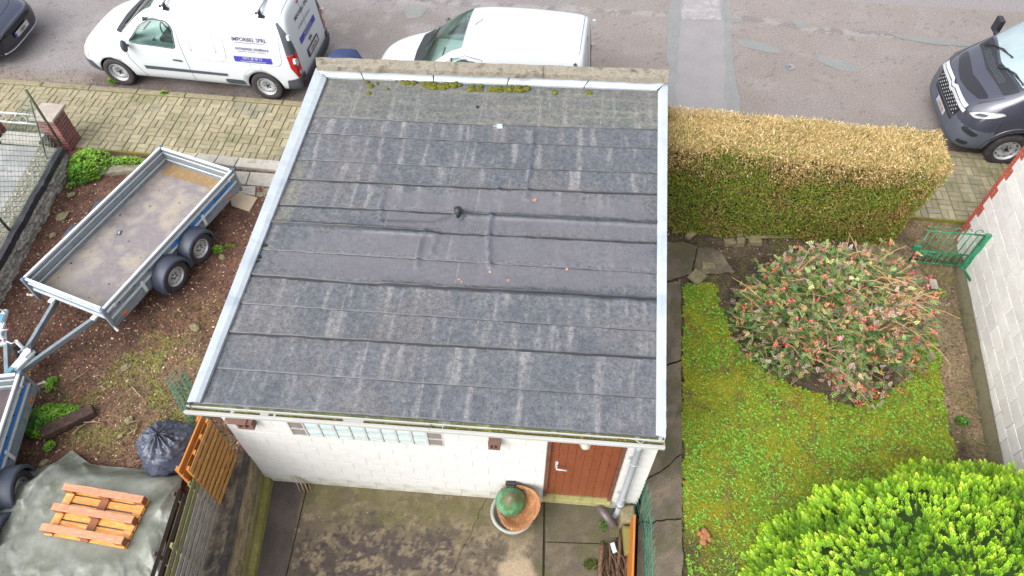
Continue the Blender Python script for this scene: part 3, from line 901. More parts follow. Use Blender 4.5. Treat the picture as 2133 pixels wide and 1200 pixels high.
def seam_pt(k, u):
    a, m_, c = SEAMS[k]
    x = a[0] + (c[0] - a[0]) * u
    if x <= m_[0]:
        y = a[1] + (m_[1] - a[1]) * (x - a[0]) / (m_[0] - a[0])
    else:
        y = m_[1] + (c[1] - m_[1]) * (x - m_[0]) / (c[0] - m_[0])
    return RP(x, y)
roof_base = MB().prism([q[:2] for q in (EL, ER, BR, BL)], lambda x, y: rz(x, y) - 0.10, lambda x, y: rz(x, y) - 0.012)
roof = roof_base.build('roof', 'fascia_wood', garage)
for k in range(len(SEAMS) - 1):
    us = [0.0]
    a, c = SEAMS[k][0], SEAMS[k][2]
    for xx in SPLITS.get(k, []): us.append((xx - a[0]) / (c[0] - a[0]))
    us.append(1.0)
    for q in range(len(us) - 1):
        u0, u1 = us[q] + (0.0004 if q else 0), us[q + 1]
        width = (seam_pt(k, u1) - seam_pt(k, u0)).length
        depth = (seam_pt(k + 1, u0) - seam_pt(k, u0)).length + 0.05
        nu_, nv_ = max(4, int(width / 0.028)), max(4, int(depth / 0.024))
        side = 0.0025 * (q % 2)
        vs, cs, fs = [], [], []
        wav = random.uniform(0, 50)
        for j in range(nv_ + 1):
            v = j / nv_
            for i in range(nu_ + 1):
                u = u0 + (u1 - u0) * i / nu_
                top, bot = seam_pt(k, u), seam_pt(k + 1, u)
                if k > 0: top = top + (top - bot).normalized() * 0.05
                bot = bot + (bot - top).normalized() * 0.007 * mnoise.fractal((u * 30 + wav, k, 3.0), 0.6, 2, 3)
                p = top.lerp(bot, v)
                lip = LIPS[k + 1] * (0.65 + 0.5 * fn(p.x * 1.3, k * 3.7, 1.0))
                h = roof_h(p.x, p.y) + side + 0.001 + (0.003 + lip) * v ** 3 + 0.002 * v - (0.004 * (1 - v) ** 6 if k else 0)
                vs.append(p + RN * h); cc_ = roof_col(p, k)
                strong = LIPS[k + 1] > .0105
                if q and i == 0: cc_ = mix3(cc_, S(182, 182, 178), .4)[:3] + (cc_[3] * .5,)
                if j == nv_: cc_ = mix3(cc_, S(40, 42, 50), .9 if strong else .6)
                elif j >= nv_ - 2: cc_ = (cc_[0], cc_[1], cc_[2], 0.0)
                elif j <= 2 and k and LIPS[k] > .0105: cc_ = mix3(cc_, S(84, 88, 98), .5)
                cs.append(cc_ if len(cc_) == 4 else cc_ + (0.0,))
        # front edge turned down so that the overlap shows its thickness
        base = nv_ * (nu_ + 1)
        for i in range(nu_ + 1):
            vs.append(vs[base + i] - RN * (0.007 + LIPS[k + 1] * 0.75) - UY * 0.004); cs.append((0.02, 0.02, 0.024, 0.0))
        for j in range(nv_ + 1):
            for i in range(nu_):
                r0 = j * (nu_ + 1) + i
                fs.append((r0, r0 + nu_ + 1, r0 + nu_ + 2, r0 + 1))
        bb = MB(); bb.add(vs, fs, 0, True); bb.c = cs
        bb.build('roofing_sheet', 'roof_felt', roof)

# dark ragged ribbons along the laps, wider at the strong seams
M('seam_dark', [S(44, 46, 52), S(62, 64, 70)], scale=30, rough=0.6, fine=0.3)
for k in range(1, len(SEAMS) - 1):
    strong = LIPS[k] > .0105
    n_ = 220; vs, fs = [], []
    for i in range(n_ + 1):
        u = i / n_
        p, q = seam_pt(k, u), seam_pt(k + 1, u)
        dn = (q - p).normalized()
        nz_ = mnoise.fractal((u * 14 + k * 5.1, k * 2.3, 1.0), 0.7, 2, 4)
        wd = (0.020 + 0.020 * nz_) if strong else (0.006 + 0.010 * nz_)
        wd = max(0.001, wd)
        hh = roof_h(p.x, p.y) + 0.0075
        vs.append(p - dn * 0.004 + RN * hh); vs.append(p + dn * wd + RN * (roof_h(*(p + dn * wd)[:2]) + 0.0055))
    fs = [(2 * i, 2 * i + 1, 2 * i + 3, 2 * i + 2) for i in range(n_)]
    MB().add(vs, fs, 0, True).build('seam_strip', 'seam_dark', roof)

# metal edge strips
def strip_piece(i0, i1, o0, o1, hi, ho, name='edge_flashing', zi=None, zo=None, lipw=0.0):
    bb = MB()
    a, c = RP(*i0, hi), RP(*i1, hi)
    d, e = RP(*o0, ho), RP(*o1, ho)
    a0, c0 = a - RN * (hi + 0.004), c - RN * (hi + 0.004)
    d0, e0 = d - Vector((0, 0, 0.16)), e - Vector((0, 0, 0.16))
    # a0,c0: foot on the felt; a,c: inner top; d,e: outer top; d0,e0: outer drop
    mid0, mid1 = a.lerp(d, 0.35) + RN * 0.012, c.lerp(e, 0.35) + RN * 0.012
    bb.add([a0, c0, a, c, mid0, mid1, d, e, d0, e0], [(0, 1, 3, 2), (2, 3, 5, 4), (4, 5, 7, 6), (6, 7, 9, 8)])
    return bb.build(name, 'zinc', garage)
def lerp2(a, c, t): return (a[0] + (c[0] - a[0]) * t, a[1] + (c[1] - a[1]) * t)
LI0, LI1, LO0, LO1 = (680, 163), (416, 838), (658, 141), (389, 838)
cuts = [0, 0.17, 0.36, 0.52, 0.68, 0.84, 1.0]
JO = -0.004
for i in range(6):
    a, c = cuts[i] + (JO if i else 0), cuts[i + 1]
    strip_piece(lerp2(LI0, LI1, a), lerp2(LI0, LI1, c), lerp2(LO0, LO1, a), lerp2(LO0, LO1, c), 0.045 + 0.0015 * (i % 2), 0.075 + 0.003 * (i % 2))
RI0, RI1, RO0, RO1 = (1371, 190), (1367, 907), (1391, 168), (1387, 912)
for i in range(6):
    a, c = cuts[i] + (JO if i else 0), cuts[i + 1]
    strip_piece(lerp2(RI0, RI1, a), lerp2(RI0, RI1, c), lerp2(RO0, RO1, a), lerp2(RO0, RO1, c), 0.045 + 0.0015 * (i % 2), 0.075 + 0.003 * (i % 2))
ZC = 2.60
BI0, BI1, BO0, BO1 = (672, 160), (1369, 187), (660, 141), (1391, 167)
cb_ = [0, 0.12, 0.33, 0.55, 0.78, 1.0]
for i in range(5):
    a, c = cb_[i] + (0.003 if i else 0), cb_[i + 1]
    p0, p1, q0, q1 = RP(*lerp2(BI0, BI1, a), 0.03), RP(*lerp2(BI0, BI1, c), 0.03), P(*lerp2(BO0, BO1, a), 2.50), P(*lerp2(BO0, BO1, c), 2.50)
    bb = MB(); md0, md1 = p0.lerp(q0, .12) - RN * 0.0, p1.lerp(q1, .12)
    bb.add([p0 - RN * 0.035, p1 - RN * 0.035, p0, p1, q0, q1], [(0, 1, 3, 2), (2, 3, 5, 4)])
    bb.build('back_flashing', 'zinc', garage)
cop = [(657, 1129, 0.0), (1131, 1393, -0.03)]
CI0, CI1, CO0, CO1 = (659, 138), (1391, 164), (657, 119), (1391, 145)
for x0, x1, dz in ((657, 904.7, 0.0), (905.3, 1129.7, 0.004), (1130.3, 1393, -0.022)):
    t0, t1 = (x0 - 657) / 734, (x1 - 657) / 734
    i0, i1, o0, o1 = (P(*lerp2(CI0, CI1, t0), ZC + dz), P(*lerp2(CI0, CI1, t1), ZC + dz), P(*lerp2(CO0, CO1, t0), ZC + dz), P(*lerp2(CO0, CO1, t1), ZC + dz))
    n_ = 14; vs, fs = [], []
    for i in range(n_ + 1):
        t = i / n_
        a, c = i0.lerp(i1, t), o0.lerp(o1, t)
        for (pt, dx, dzz) in ((a, -0.004, -0.075), (a, 0.0, 0.0), (c, 0.0, 0.0), (c, 0.0, -0.075)):
            q = Vector(pt); q.z += dzz; q.y += dx + 0.012 * mnoise.fractal((q.x * 4, q.y * 4 + dzz * 9, q.z), 0.6, 2, 4); q.z += 0.008 * mnoise.fractal((q.x * 5, q.y * 5, 7.0), 0.6, 2, 4)
            vs.append(q)
    for i in range(n_):
        for k in range(4):
            k2 = (k + 1) % 4
            fs.append((i * 4 + k, (i + 1) * 4 + k, (i + 1) * 4 + k2, i * 4 + k2))
    fs += [(0, 1, 2, 3), (n_ * 4 + 3, n_ * 4 + 2, n_ * 4 + 1, n_ * 4)]
    MB().add(vs, fs).build('coping_stone', 'coping_stone', garage)
# upstand wall under the coping
b = MB(); b.prism([(BL.x - 0.06, BL.y + 0.17), (BR.x + 0.06, BR.y + 0.17), (BR.x + 0.06, BR.y + 0.27), (BL.x - 0.06, BL.y + 0.27)], 2.0, 2.53); b.build('parapet', 'concrete_old', garage)

# fascia, gutter, downpipe
RE0, RE1 = RP(398, 840), RP(1372, 912)
FD = (RE1 - RE0).normalized(); FN = Vector((FD.y, -FD.x, 0)).normalized()
if FN.y > 0: FN = -FN
def FR(s, off, dz):
    return RE0 + FD * s + FN * off + Vector((0, 0, dz))
FLEN = (RE1 - RE0).length
b = MB()
vs = [FR(s, o, z) for s in (0, FLEN) for (o, z) in ((-0.02, -0.005), (0.010, -0.005), (0.011, -0.10), (-0.02, -0.10))]
b.add(vs, [(0, 1, 5, 4), (1, 2, 6, 5), (2, 3, 7, 6), (3, 0, 4, 7), (0, 3, 2, 1), (4, 5, 6, 7)]); b.build('fascia', 'fascia_wood', garage)
prof = [(0.022, -0.030), (0.022, -0.075), (0.062, -0.075), (0.070, -0.030), (0.104, -0.018), (0.107, -0.034), (0.100, -0.088), (0.070, -0.095), (0.012, -0.085), (0.012, -0.030)]
for s0, s1 in ((-0.06, FLEN * 0.52 - 0.002), (FLEN * 0.52, FLEN + 0.07)):
    b = MB(); n = len(prof)
    vs = [FR(s0, o, z) for o, z in prof] + [FR(s1, o, z) for o, z in prof]
    fs = [(i, (i + 1) % n, n + (i + 1) % n, n + i) for i in range(n)]
    b.add(vs, fs)
    for s in (s0, s1):
        b.add([FR(s, 0.012, -0.030), FR(s, 0.012, -0.085), FR(s, 0.100, -0.088), FR(s, 0.104, -0.020)], [(0, 1, 2, 3)])
    gut = b.build('gutter', 'gutter_white', garage)
    bb = MB(); vs = []; fs = []
    nn = 120
    for i in range(nn + 1):
        s = s0 + 0.01 + (s1 - s0 - 0.02) * i / nn
        fill = 0.008 + (0.022 if s > FLEN * 0.55 else -0.012) * max(0, 0.5 + fn(s, 3.0, 3.0)) + 0.01 * max(0, fn(s, 9.0, 14.0))
        for k in range(4):
            o = 0.024 + 0.040 * k / 3
            vs.append(FR(s, o, -0.075 + fill * (1 + 0.4 * fn(s * 9, o * 60, 1.0))))
    fs = [(i * 4 + k, (i + 1) * 4 + k, (i + 1) * 4 + k + 1, i * 4 + k + 1) for i in range(nn) for k in range(3)]
    bb.add(vs, fs, 0, True); bb.build('gutter_moss', 'gutter_moss', gut)
sd = 4.96
pt = W(sd, 0, 0.08)
dp = MB(); dp.tube([FR(FLEN - 0.19, 0.05, -0.11), FR(FLEN - 0.19, 0.05, -0.18), W(sd, 1.50, 0.085), W(sd, ZY + 0.10, 0.085), W(sd - 0.03, ZY + 0.02, 0.12)], 0.042, 14)
dpo = dp.build('downpipe', 'pvc_grey', garage)
for z in (1.1, 0.0):
    bb = MB(); T = Matrix.Translation(W(sd, z, 0.085)); bb.lathe([(0.044, -0.018), (0.05, -0.018), (0.05, 0.018), (0.044, 0.018)], 16, T)
    m = Wm(sd, z, 0.03); bb.box(m.to_translation(), (0.14, 0.012, 0.02), mat=m.to_3x3().to_4x4()); bb.build('pipe_clip', 'pvc_grey', dpo)
bb = MB(); T = Matrix.Translation(W(sd, -0.25, 0.085)); bb.lathe([(0.043, -0.05), (0.052, -0.05), (0.052, 0.05), (0.043, 0.05)], 16, T); bb.build('pipe_socket', 'pvc_grey', dpo)
bb = MB(); q = FR(FLEN - 0.19, 0.055, -0.05)
bb.tube([q + FD * -.05 + FN * -.03, q + FD * .05 + FN * .04], 0.006, 6); bb.tube([q + FD * .05 + FN * -.03, q + FD * -.05 + FN * .04], 0.006, 6)
m_ = Matrix((FD, -FN, Vector((0, 0, 1)))).transposed().to_4x4(); bb.box(q + Vector((0, 0, -0.05)), (0.13, 0.07, 0.01), mat=m_, mi=1)
bb.build('leaf_guard', ['white_metal', 'black_iron'], garage)
# ventilation hoods, lamp
for s, z, wd in ((0.32, 1.32, 0.2), (3.3, 1.28, 0.14)):
    bb = MB(); m = Wm(s, z, 0.05); mm = m.to_3x3().to_4x4()
    for (dx, dz, sx, sz) in ((0, 0.062, wd, 0.03), (0, -0.062, wd, 0.03), (-wd / 2 + .015, 0, 0.03, 0.10), (wd / 2 - .015, 0, 0.03, 0.10), (0, 0, 0.018, 0.10)):
        bb.box(m @ Vector((dx, -0.0 + (0.002 if sz > 0.05 else 0), dz)), (sx, 0.10, sz), mat=mm)
    bb.box(m @ Vector((0, 0.045, 0)), (wd - 0.03, 0.01, 0.10), mat=mm)
    if wd > 0.15: bb.box(m @ Vector((-0.09, -0.01, 0.086)), (0.26, 0.12, 0.014), mat=mm)
    bb.build('vent_hood', 'brown_clay', garage)
bb = MB(); lp = W(4.35, 1.49, 0.03)
T = Matrix.Translation(lp) @ Matrix.Rotation(radians(90) , 4, 'X')
bb.lathe([(0.0, 0.0), (0.075, 0.0), (0.075, 0.035), (0.062, 0.04)], 20, T, 1); bb.lathe([(0.062, 0.03), (0.06, 0.07), (0.04, 0.10), (0.0, 0.11)], 20, T, 0)
bb.build('wall_lamp', ['lamp_glass', 'white_metal'], garage)
# roof outlet pipe with crumpled collar
M('collar_felt', [S(96, 106, 122), S(80, 88, 102)], scale=12, rough=0.7, fine=0.3)
vp = RP(955, 452)
bb = MB(); bb.tube([vp - RN * 0.02, vp + RN * 0.13], 0.032, 12); bb.lathe([(0.05, 0.13), (0.052, 0.15), (0.0, 0.165)], 12, Matrix.Translation(vp))
vpo = bb.build('vent_pipe', 'black_iron', garage)
bb = MB(); bb.lathe([(0.10, 0.012), (0.075, 0.02), (0.05, 0.04), (0.034, 0.05)], 20, Matrix.Translation(vp + Vector((0.03, 0.04, 0))), 0, wob=lambda a, r, z: (1 + 0.18 * sin(a * 5 + r * 30), 0.008 * sin(a * 7)))
bb.build('pipe_collar', 'collar_felt', vpo)

# moss along the top of the roof, small things lying on it
b = MB()
spots = [(765, 172), (772, 180), (768, 194), (785, 174), (806, 186), (825, 170), (838, 170)]
spots += [(845 + 60 * random.random(), 172 + 6 * random.random()) for _ in range(9)]
spots += [(890 + 70 * random.random(), 174 + 10 * random.random()) for _ in range(44)]
spots += [(975 + 50 * random.random(), 178 + 10 * random.random()) for _ in range(9)]
spots += [(1030 + 70 * random.random(), 182 + 8 * random.random()) for _ in range(30)]
spots += [(1152, 190), (1156, 193), (1222, 194), (1228, 193)]
for q in spots:
    r = random.uniform(0.020, 0.050)
    c = RP(*q, 0.008)
    b.ball(c, r, 8, 5, s=(random.uniform(1, 1.5), random.uniform(.8, 1.2), .65), disp=.6, seed=random.random() * 50)
b.build('roof_moss', 'moss', None, 'stuff')
b = MB()
for q in [(545, 500), (538, 508), (552, 512), (535, 522), (530, 530), (542, 536), (535, 545), (546, 505), (994, 223)]:
    b.ball(RP(q[0] + random.uniform(-2, 2), q[1], 0.008), random.uniform(0.018, 0.034), 8, 5, s=(1.1, 1, .6), disp=.6, seed=random.random() * 50)
for k in range(30):
    t = random.random(); q = lerp2((545, 500), (500, 620), t)
    b.ball(RP(q[0] + random.uniform(-2, 8), q[1], 0.006), random.uniform(0.005, 0.014), 6, 4, s=(1.1, 1, .6), disp=.6, seed=random.random() * 50)
b.build('edge_moss', 'dark_moss', None, 'stuff')
LEAFL = ['round pinkish leaf on the roof above the vent pipe ridge', 'curled orange leaf lying left of centre on the wet lower roof', 'orange leaf lying right beside a pale one on the wet lower roof',
         'small leaf near the left of the dark lower roof seam', 'tiny pale leaf right under the long vertical roof fold', 'small leaf on the wet felt towards the right roof edge',
         'pair-forming pink leaf scrap near the right roof edge, upper row', 'narrow pale leaf just above the vent pipe ridge', 'pink leaf scrap touching the seam left of the tall roof fold']
for i, (q, r) in enumerate(zip([(1112, 417), (958, 585), (1058, 585), (768, 587), (1021, 567), (1181, 562), (1283, 415), (1040, 440), (1029, 390)], [.038, .034, .026, .026, .02, .024, .016, .018, .018])):
    bb = MB(); c = RP(*q, 0.012 + roof_h(*RP(*q)[:2])); a0 = random.random() * 6
    pts = [(cos(t), 0.72 * sin(t) * (1 - .3 * cos(t))) for t in [k * pi / 6 for k in range(12)]]
    vs = [c + UX * (x * cos(a0) - y * sin(a0)) * r + UY * (x * sin(a0) + y * cos(a0)) * r + RN * (0.35 * r * (x * x)) for x, y in pts] + [c + RN * 0.001]
    bb.add(vs, [(k, (k + 1) % 12, 12) for k in range(12)], 0, True)
    tag(bb.build('fallen_leaf', 'leaf_orange'), LEAFL[i], 'leaf', 'leaves lying on the garage roof')
bb = MB(); c = RP(1041, 263, 0.02)
m = Matrix((UX, UY, RN)).transposed().to_4x4()
bb.box(c, (0.085, 0.075, 0.035), mat=m @ Matrix.Rotation(0.1, 4, 'Z'), ch=0.008); bb.box(c - UX * 0.065, (0.06, 0.012, 0.01), mat=m)
o = bb.build('plastic_clip', 'plastic_pale'); tag(o, 'small pale plastic box with a pin lying on the upper roof', 'plastic box')
# ------------------------------------------------------------------ vehicles
def vehicle_mats():
    M('van_white', [(0.47, 0.50, 0.525, 1), (0.45, 0.475, 0.50, 1)], scale=1.2, rough=0.30, spec=0.5, coat=0.3)
    M('bumper_grey', [S(92, 98, 108), S(80, 86, 96)], scale=6, rough=0.6, fine=0.1)
    M('trim_black', [S(52, 56, 64), S(44, 46, 54)], scale=6, rough=0.5)
    M('gap_dark', [S(128, 132, 140)], rough=0.7)
    M('gap_black', [S(40, 40, 44)], rough=0.7)
    M('cabin_dark', [(.34, .46, .44, 1), (.26, .36, .35, 1)], scale=5, rough=0.8)
    M('dash_grey', [(.44, .58, .55, 1), (.34, .47, .45, 1)], scale=5, rough=0.75)
    M('seat_cloth', [(.20, .30, .29, 1), (.15, .23, .22, 1)], scale=12, rough=0.9, fine=0.2)
    M('paper', [S(236, 240, 236)], rough=0.8)
    M('tyre', [S(70, 62, 66), S(56, 52, 56), S(92, 82, 80)], scale=9, rough=0.85, fine=0.2, fscale=60, bump=0.2)
    M('rim_steel', [(.42, .43, .45, 1), (.34, .35, .37, 1), (.28, .28, .29, 1)], scale=8, rough=0.4, metal=0.35)
    M('hole_black', [S(30, 28, 32)], rough=0.8)
    M('chrome', [(.62, .65, .69, 1)], rough=0.2, metal=0.35)
    M('tail_red', [S(216, 40, 44)], rough=0.2, coat=0.5)
    M('lens_white', [S(226, 224, 220)], rough=0.12, coat=0.5)
    M('lens_amber', [S(250, 140, 20)], rough=0.25, coat=0.4)
    M('print_blue', [S(78, 74, 200)], rough=0.5)
    M('print_navy', [S(64, 66, 110)], rough=0.5)
    M('print_grey', [S(150, 156, 176)], rough=0.5)
    M('print_white', [S(236, 236, 244)], rough=0.5)
    M('plate_white', [S(236, 232, 232)], rough=0.45)
    M('plate_red', [S(170, 60, 70)], rough=0.5)
    M('plate_blue', [S(50, 80, 190)], rough=0.5)
    M('bar_silver', [S(214, 216, 224)], rough=0.35, metal=0.4)
    M('van_grey', [S(92, 94, 112), S(86, 88, 106)], scale=2, rough=0.22, coat=0.8, metal=0.25)
    M('van_grey_low', [S(112, 118, 132), S(104, 110, 124)], scale=6, rough=0.55, fine=0.08)
    M('car_navy', [S(84, 92, 118), S(76, 84, 110)], scale=2, rough=0.15, coat=1.0, metal=0.2)
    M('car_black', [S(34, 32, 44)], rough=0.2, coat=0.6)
    M('screen_pale', [(.56, .59, .61, 1), (.64, .66, .67, 1)], scale=3, rough=0.5)
    glass('glass_green', (0.86, 0.95, 0.93, 1), refl=1.5)
    glass('glass_clear', (0.82, 0.9, 0.92, 1), refl=2.0)
vehicle_mats()

def bake(me_or_ob, mods):
    """apply modifiers to a temporary object, return the new mesh"""
    ob = bpy.data.objects.new('tmp', me_or_ob); col.objects.link(ob)
    mods(ob)
    dg = bpy.context.evaluated_depsgraph_get()
    ev = ob.evaluated_get(dg)
    me = bpy.data.meshes.new_from_object(ev, depsgraph=dg)
    bpy.data.objects.remove(ob)
    return me

def loft_body(st, mats, level=2):
    vs, fs = [], []
    for (x, zb, wb, zs, ws, zt, wt, crown, dxt) in st:
        half = [(0, zb), (.75 * wb, zb), (wb, zb + .05), (wb + (ws - wb) * .7, zb + (zs - zb) * .55), (ws, zs), (ws + (wt - ws) * .45, zs + (zt - zs) * .55),
                (wt, zt - .06), (wt * .82, zt + crown * .25), (wt * .42, zt + crown * .8), (0, zt + crown)]
        ring = half + [(-y, z) for y, z in half[-2:0:-1]]
        for y, z in ring:
            vs.append((x + dxt * max(0.0, (z - zb) / (zt - zb)), y, z))
    n = 18; m = len(st)
    for i in range(m - 1):
        for k in range(n):
            k2 = (k + 1) % n
            fs.append((i * n + k, (i + 1) * n + k, (i + 1) * n + k2, i * n + k2))
    fs.append(tuple(range(n))[::1]); fs.append(tuple((m - 1) * n + k for k in range(n - 1, -1, -1)))
    b = MB(); b.add(vs, fs, 0, True)
    me = b.mesh('body', mats)
    bm = bmesh.new(); bm.from_mesh(me); bmesh.ops.recalc_face_normals(bm, faces=bm.faces); bm.to_mesh(me); bm.free()
    def mods(ob):
        s = ob.modifiers.new('s', 'SUBSURF'); s.levels = level; s.render_levels = level
    return bake(me, mods)

def cut(me, cutters):
    """difference with a list of cutter meshes"""
    obs = []
    for c in cutters:
        bm = bmesh.new(); bm.from_mesh(c); bmesh.ops.recalc_face_normals(bm, faces=bm.faces); bm.to_mesh(c); bm.free()
        o = bpy.data.objects.new('cutter', c); col.objects.link(o); obs.append(o)
    def mods(ob):
        for o in obs:
            md = ob.modifiers.new('b', 'BOOLEAN'); md.operation = 'DIFFERENCE'; md.object = o; md.solver = 'EXACT'
    r = bake(me, mods)
    for o in obs: bpy.data.objects.remove(o)
    return r

class Skin:
    """lays thin panels, lines and lettering on a body surface"""
    def __init__(self, me, root):
        self.t = BVHTree.FromPolygons([v.co.copy() for v in me.vertices], [tuple(p.vertices) for p in me.polygons]); self.root = root
    def hit(self, o, d, off):
        o, d = Vector(o), Vector(d).normalized()
        p, n, i, l = self.t.ray_cast(o - d * 6, d)
        if p is None:
            p, n, i, l = self.t.find_nearest(o)
            if n.dot(d) > 0: n = -n
            return p + n * off
        if n.dot(d) > 0: n = -n
        return p + (n * 0.5 - d * 0.5) * off
    def frame(self, side):
        return {'L': ((-1, 0, 0), (0, 0, 1), (0, -1, 0)), 'R': ((1, 0, 0), (0, 0, 1), (0, 1, 0)), 'B': ((0, -1, 0), (0, 0, 1), (1, 0, 0)), 'F': ((0, 1, 0), (0, 0, 1), (-1, 0, 0)),
                'T': ((1, 0, 0), (0, 1, 0), (0, 0, -1)), 'BL': ((-.7071, -.7071, 0), (0, 0, 1), (.7071, -.7071, 0)), 'BR': ((.7071, -.7071, 0), (0, 0, 1), (.7071, .7071, 0)),
                'FL': ((-.7071, .7071, 0), (0, 0, 1), (-.7071, -.7071, 0)), 'FR': ((.7071, .7071, 0), (0, 0, 1), (-.7071, .7071, 0))}[side]
    def to3(self, p, side, off):
        u, v, d = (Vector(q) for q in self.frame(side))
        return self.hit(u * p[0] + v * p[1], d, off)
    def panel(self, name, poly, side, mat, off=0.004, res=0.06, parent=None, rnd=0, smooth=True):
        if rnd:
            poly = round_poly(poly, rnd)
        pts = [Vector(p) for p in poly]
        n = len(pts)
        dense = []
        for i in range(n):
            a, c = pts[i], pts[(i + 1) % n]; k = max(1, int((c - a).length / res))
            dense += [a.lerp(c, j / k) for j in range(k)]
        m = len(dense)
        x0, x1 = min(p.x for p in dense), max(p.x for p in dense); y0, y1 = min(p.y for p in dense), max(p.y for p in dense)
        inner = []
        x = x0 + res / 2
        while x < x1:
            y = y0 + res / 2
            while y < y1:
                if inpoly(x, y, dense) and min(segdist(x, y, dense[i], dense[(i + 1) % m]) for i in range(m)) > res * 0.35: inner.append(Vector((x, y)))
                y += res
            x += res
        r = mgeo.delaunay_2d_cdt(dense + inner, [], [list(range(m))], 1, 1e-5)
        vs = [self.to3(p, side, off) for p in r[0]]
        b = MB(); b.add(vs, [tuple(f) for f in r[2]], 0, smooth)
        me = b.mesh(name, mat)
        bm = bmesh.new(); bm.from_mesh(me)
        d = Vector(self.frame(side)[2])
        for f in bm.faces:
            f.normal_update()
            if f.normal.dot(d) > 0: f.normal_flip()
        bm.to_mesh(me); bm.free()
        return link(name, me, parent or self.root)
    def line(self, name, pts, side, mat, r=0.004, off=0.0, parent=None, step=0.05, n=6):
        out = []
        for i in range(len(pts) - 1):
            a, c = Vector(pts[i]), Vector(pts[i + 1]); k = max(1, int((c - a).length / step))
            out += [a.lerp(c, j / k) for j in range(k)]
        out.append(Vector(pts[-1]))
        return MB().tube([self.to3(p, side, off) for p in out], r, n).build(name, mat, parent or self.root)
    def text(self, name, body, size, at, side, mat, off=0.007, parent=None, sx=1.0, align='LEFT'):
        V, F = text_geo(body, size, sx, align)
        vs = [self.to3((at[0] + x, at[1] + y), side, off) for x, y in V]
        b = MB(); b.add(vs, F, 0, False)
        return b.build(name, mat, parent or self.root)

def text_geo(body, size, sx=1.0, align='LEFT'):
    cu = bpy.data.curves.new('text', 'FONT'); cu.body = body; cu.size = size; cu.align_x = align; cu.resolution_u = 3; cu.offset = size * 0.012
    ob = bpy.data.objects.new('text', cu); col.objects.link(ob)
    dg = bpy.context.evaluated_depsgraph_get()
    me = bpy.data.meshes.new_from_object(ob.evaluated_get(dg), depsgraph=dg)
    V = [(v.co.x * sx, v.co.y) for v in me.vertices]; F = [tuple(p.vertices) for p in me.polygons]
    bpy.data.objects.remove(ob); bpy.data.meshes.remove(me)
    return V, F

def round_poly(poly, r, k=5):
    out = []; n = len(poly)
    for i in range(n):
        p0, p, p1 = Vector(poly[i - 1]), Vector(poly[i]), Vector(poly[(i + 1) % n])
        a, c = (p0 - p), (p1 - p); la, lc = a.length, c.length
        q = min(r, la * .45, lc * .45)
        s, e = p + a / la * q, p + c / lc * q
        for j in range(k + 1):
            t = j / k
            out.append(tuple(s * (1 - t) ** 2 + p * 2 * t * (1 - t) + e * t * t))
    return out

def wheel(root, loc, R, Wd, rimR, out=1, holes=16, hub='trim_black', hole_r=0.012, dish=0.0):
    """tyre with a steel rim; out = +1 if its face looks to local +y"""
    T = Matrix.Translation(Vector(loc)) @ Matrix.Rotation(radians(-90 * out), 4, 'X')
    h = Wd / 2
    b = MB()
    b.lathe([(rimR * .98, -h * .8), (rimR * 1.08, -h * .95), (R * .93, -h), (R * .985, -h * .8), (R, -h * .4), (R, h * .4), (R * .985, h * .8), (R * .93, h), (rimR * 1.08, h * .97), (rimR * .98, h * .8)], 40, T)
    w = b.build('wheel', 'tyre', root)
    b = MB()
    b.lathe([(rimR, h * .82), (rimR * .965, h * .9), (rimR * .93, h * .8), (rimR * .90, h * .35), (rimR * .70, h * .5), (rimR * .52, h * .55), (rimR * .44, h * .35), (rimR * .2, h * .35), (0, h * .36)], 40, T)
    b.lathe([(rimR * .93, -h * .7), (rimR * .93, h * .4)], 30, T)
    for k in range(holes):
        a = 2 * pi * k / holes
        c = Vector((rimR * .78 * cos(a), rimR * .78 * sin(a), h * .43))
        Q = T @ Matrix.Translation(c) @ Matrix.Rotation(a, 4, 'Z') @ Matrix.Rotation(radians(14), 4, 'Y')
        b.lathe([(0, 0.006), (hole_r, 0.006), (hole_r, -0.004)], 10, Q @ Matrix.Diagonal((.8, 1.15, 1, 1)), 1, smooth=False)
    for k in range(5):
        a = 2 * pi * k / 5
        b.lathe([(0.0, 0.022), (0.009, 0.022), (0.009, 0.0)], 8, T @ Matrix.Translation(Vector((rimR * .3 * cos(a), rimR * .3 * sin(a), h * .34))), 1, smooth=False)
    r = b.build('rim', ['rim_steel', 'hole_black'], w)
    b = MB(); b.lathe([(rimR * .16, h * .3), (rimR * .16, h * .55), (rimR * .1, h * .62), (0, h * .63)], 16, T); b.build('hub_cap', hub, w)
    return w

def arch_cutters(axles, R, y0=0.52, y1=1.4):
    cs = []
    for x, z in axles:
        for s in (1, -1):
            b = MB(); n = 28
            pts = [(x + R * cos(2 * pi * k / n), z + R * sin(2 * pi * k / n)) for k in range(n)]
            lo, hi = (y0, y1) if s > 0 else (-y1, -y0)
            vs = [(p[0], lo, p[1]) for p in pts] + [(p[0], hi, p[1]) for p in pts]
            b.add(vs, [tuple(range(n)), tuple(range(2 * n - 1, n - 1, -1))] + [(i, n + i, n + (i + 1) % n, (i + 1) % n) for i in range(n)], 1)
            cs.append(b.mesh('c', ['van_white', 'gap_black']))
    return cs
def prism_y(poly, y0, y1, mats, mi=1):
    n = len(poly); b = MB()
    b.add([(p[0], y0, p[1]) for p in poly] + [(p[0], y1, p[1]) for p in poly], [tuple(range(n)), tuple(range(2 * n - 1, n - 1, -1))] + [(i, n + i, n + (i + 1) % n, (i + 1) % n) for i in range(n)], mi)
    return b.mesh('c', mats)
def prism_z(poly, z0, z1, mats, mi=1):
    b = MB(); b.prism(poly, z0, z1, mi); return b.mesh('c', mats)

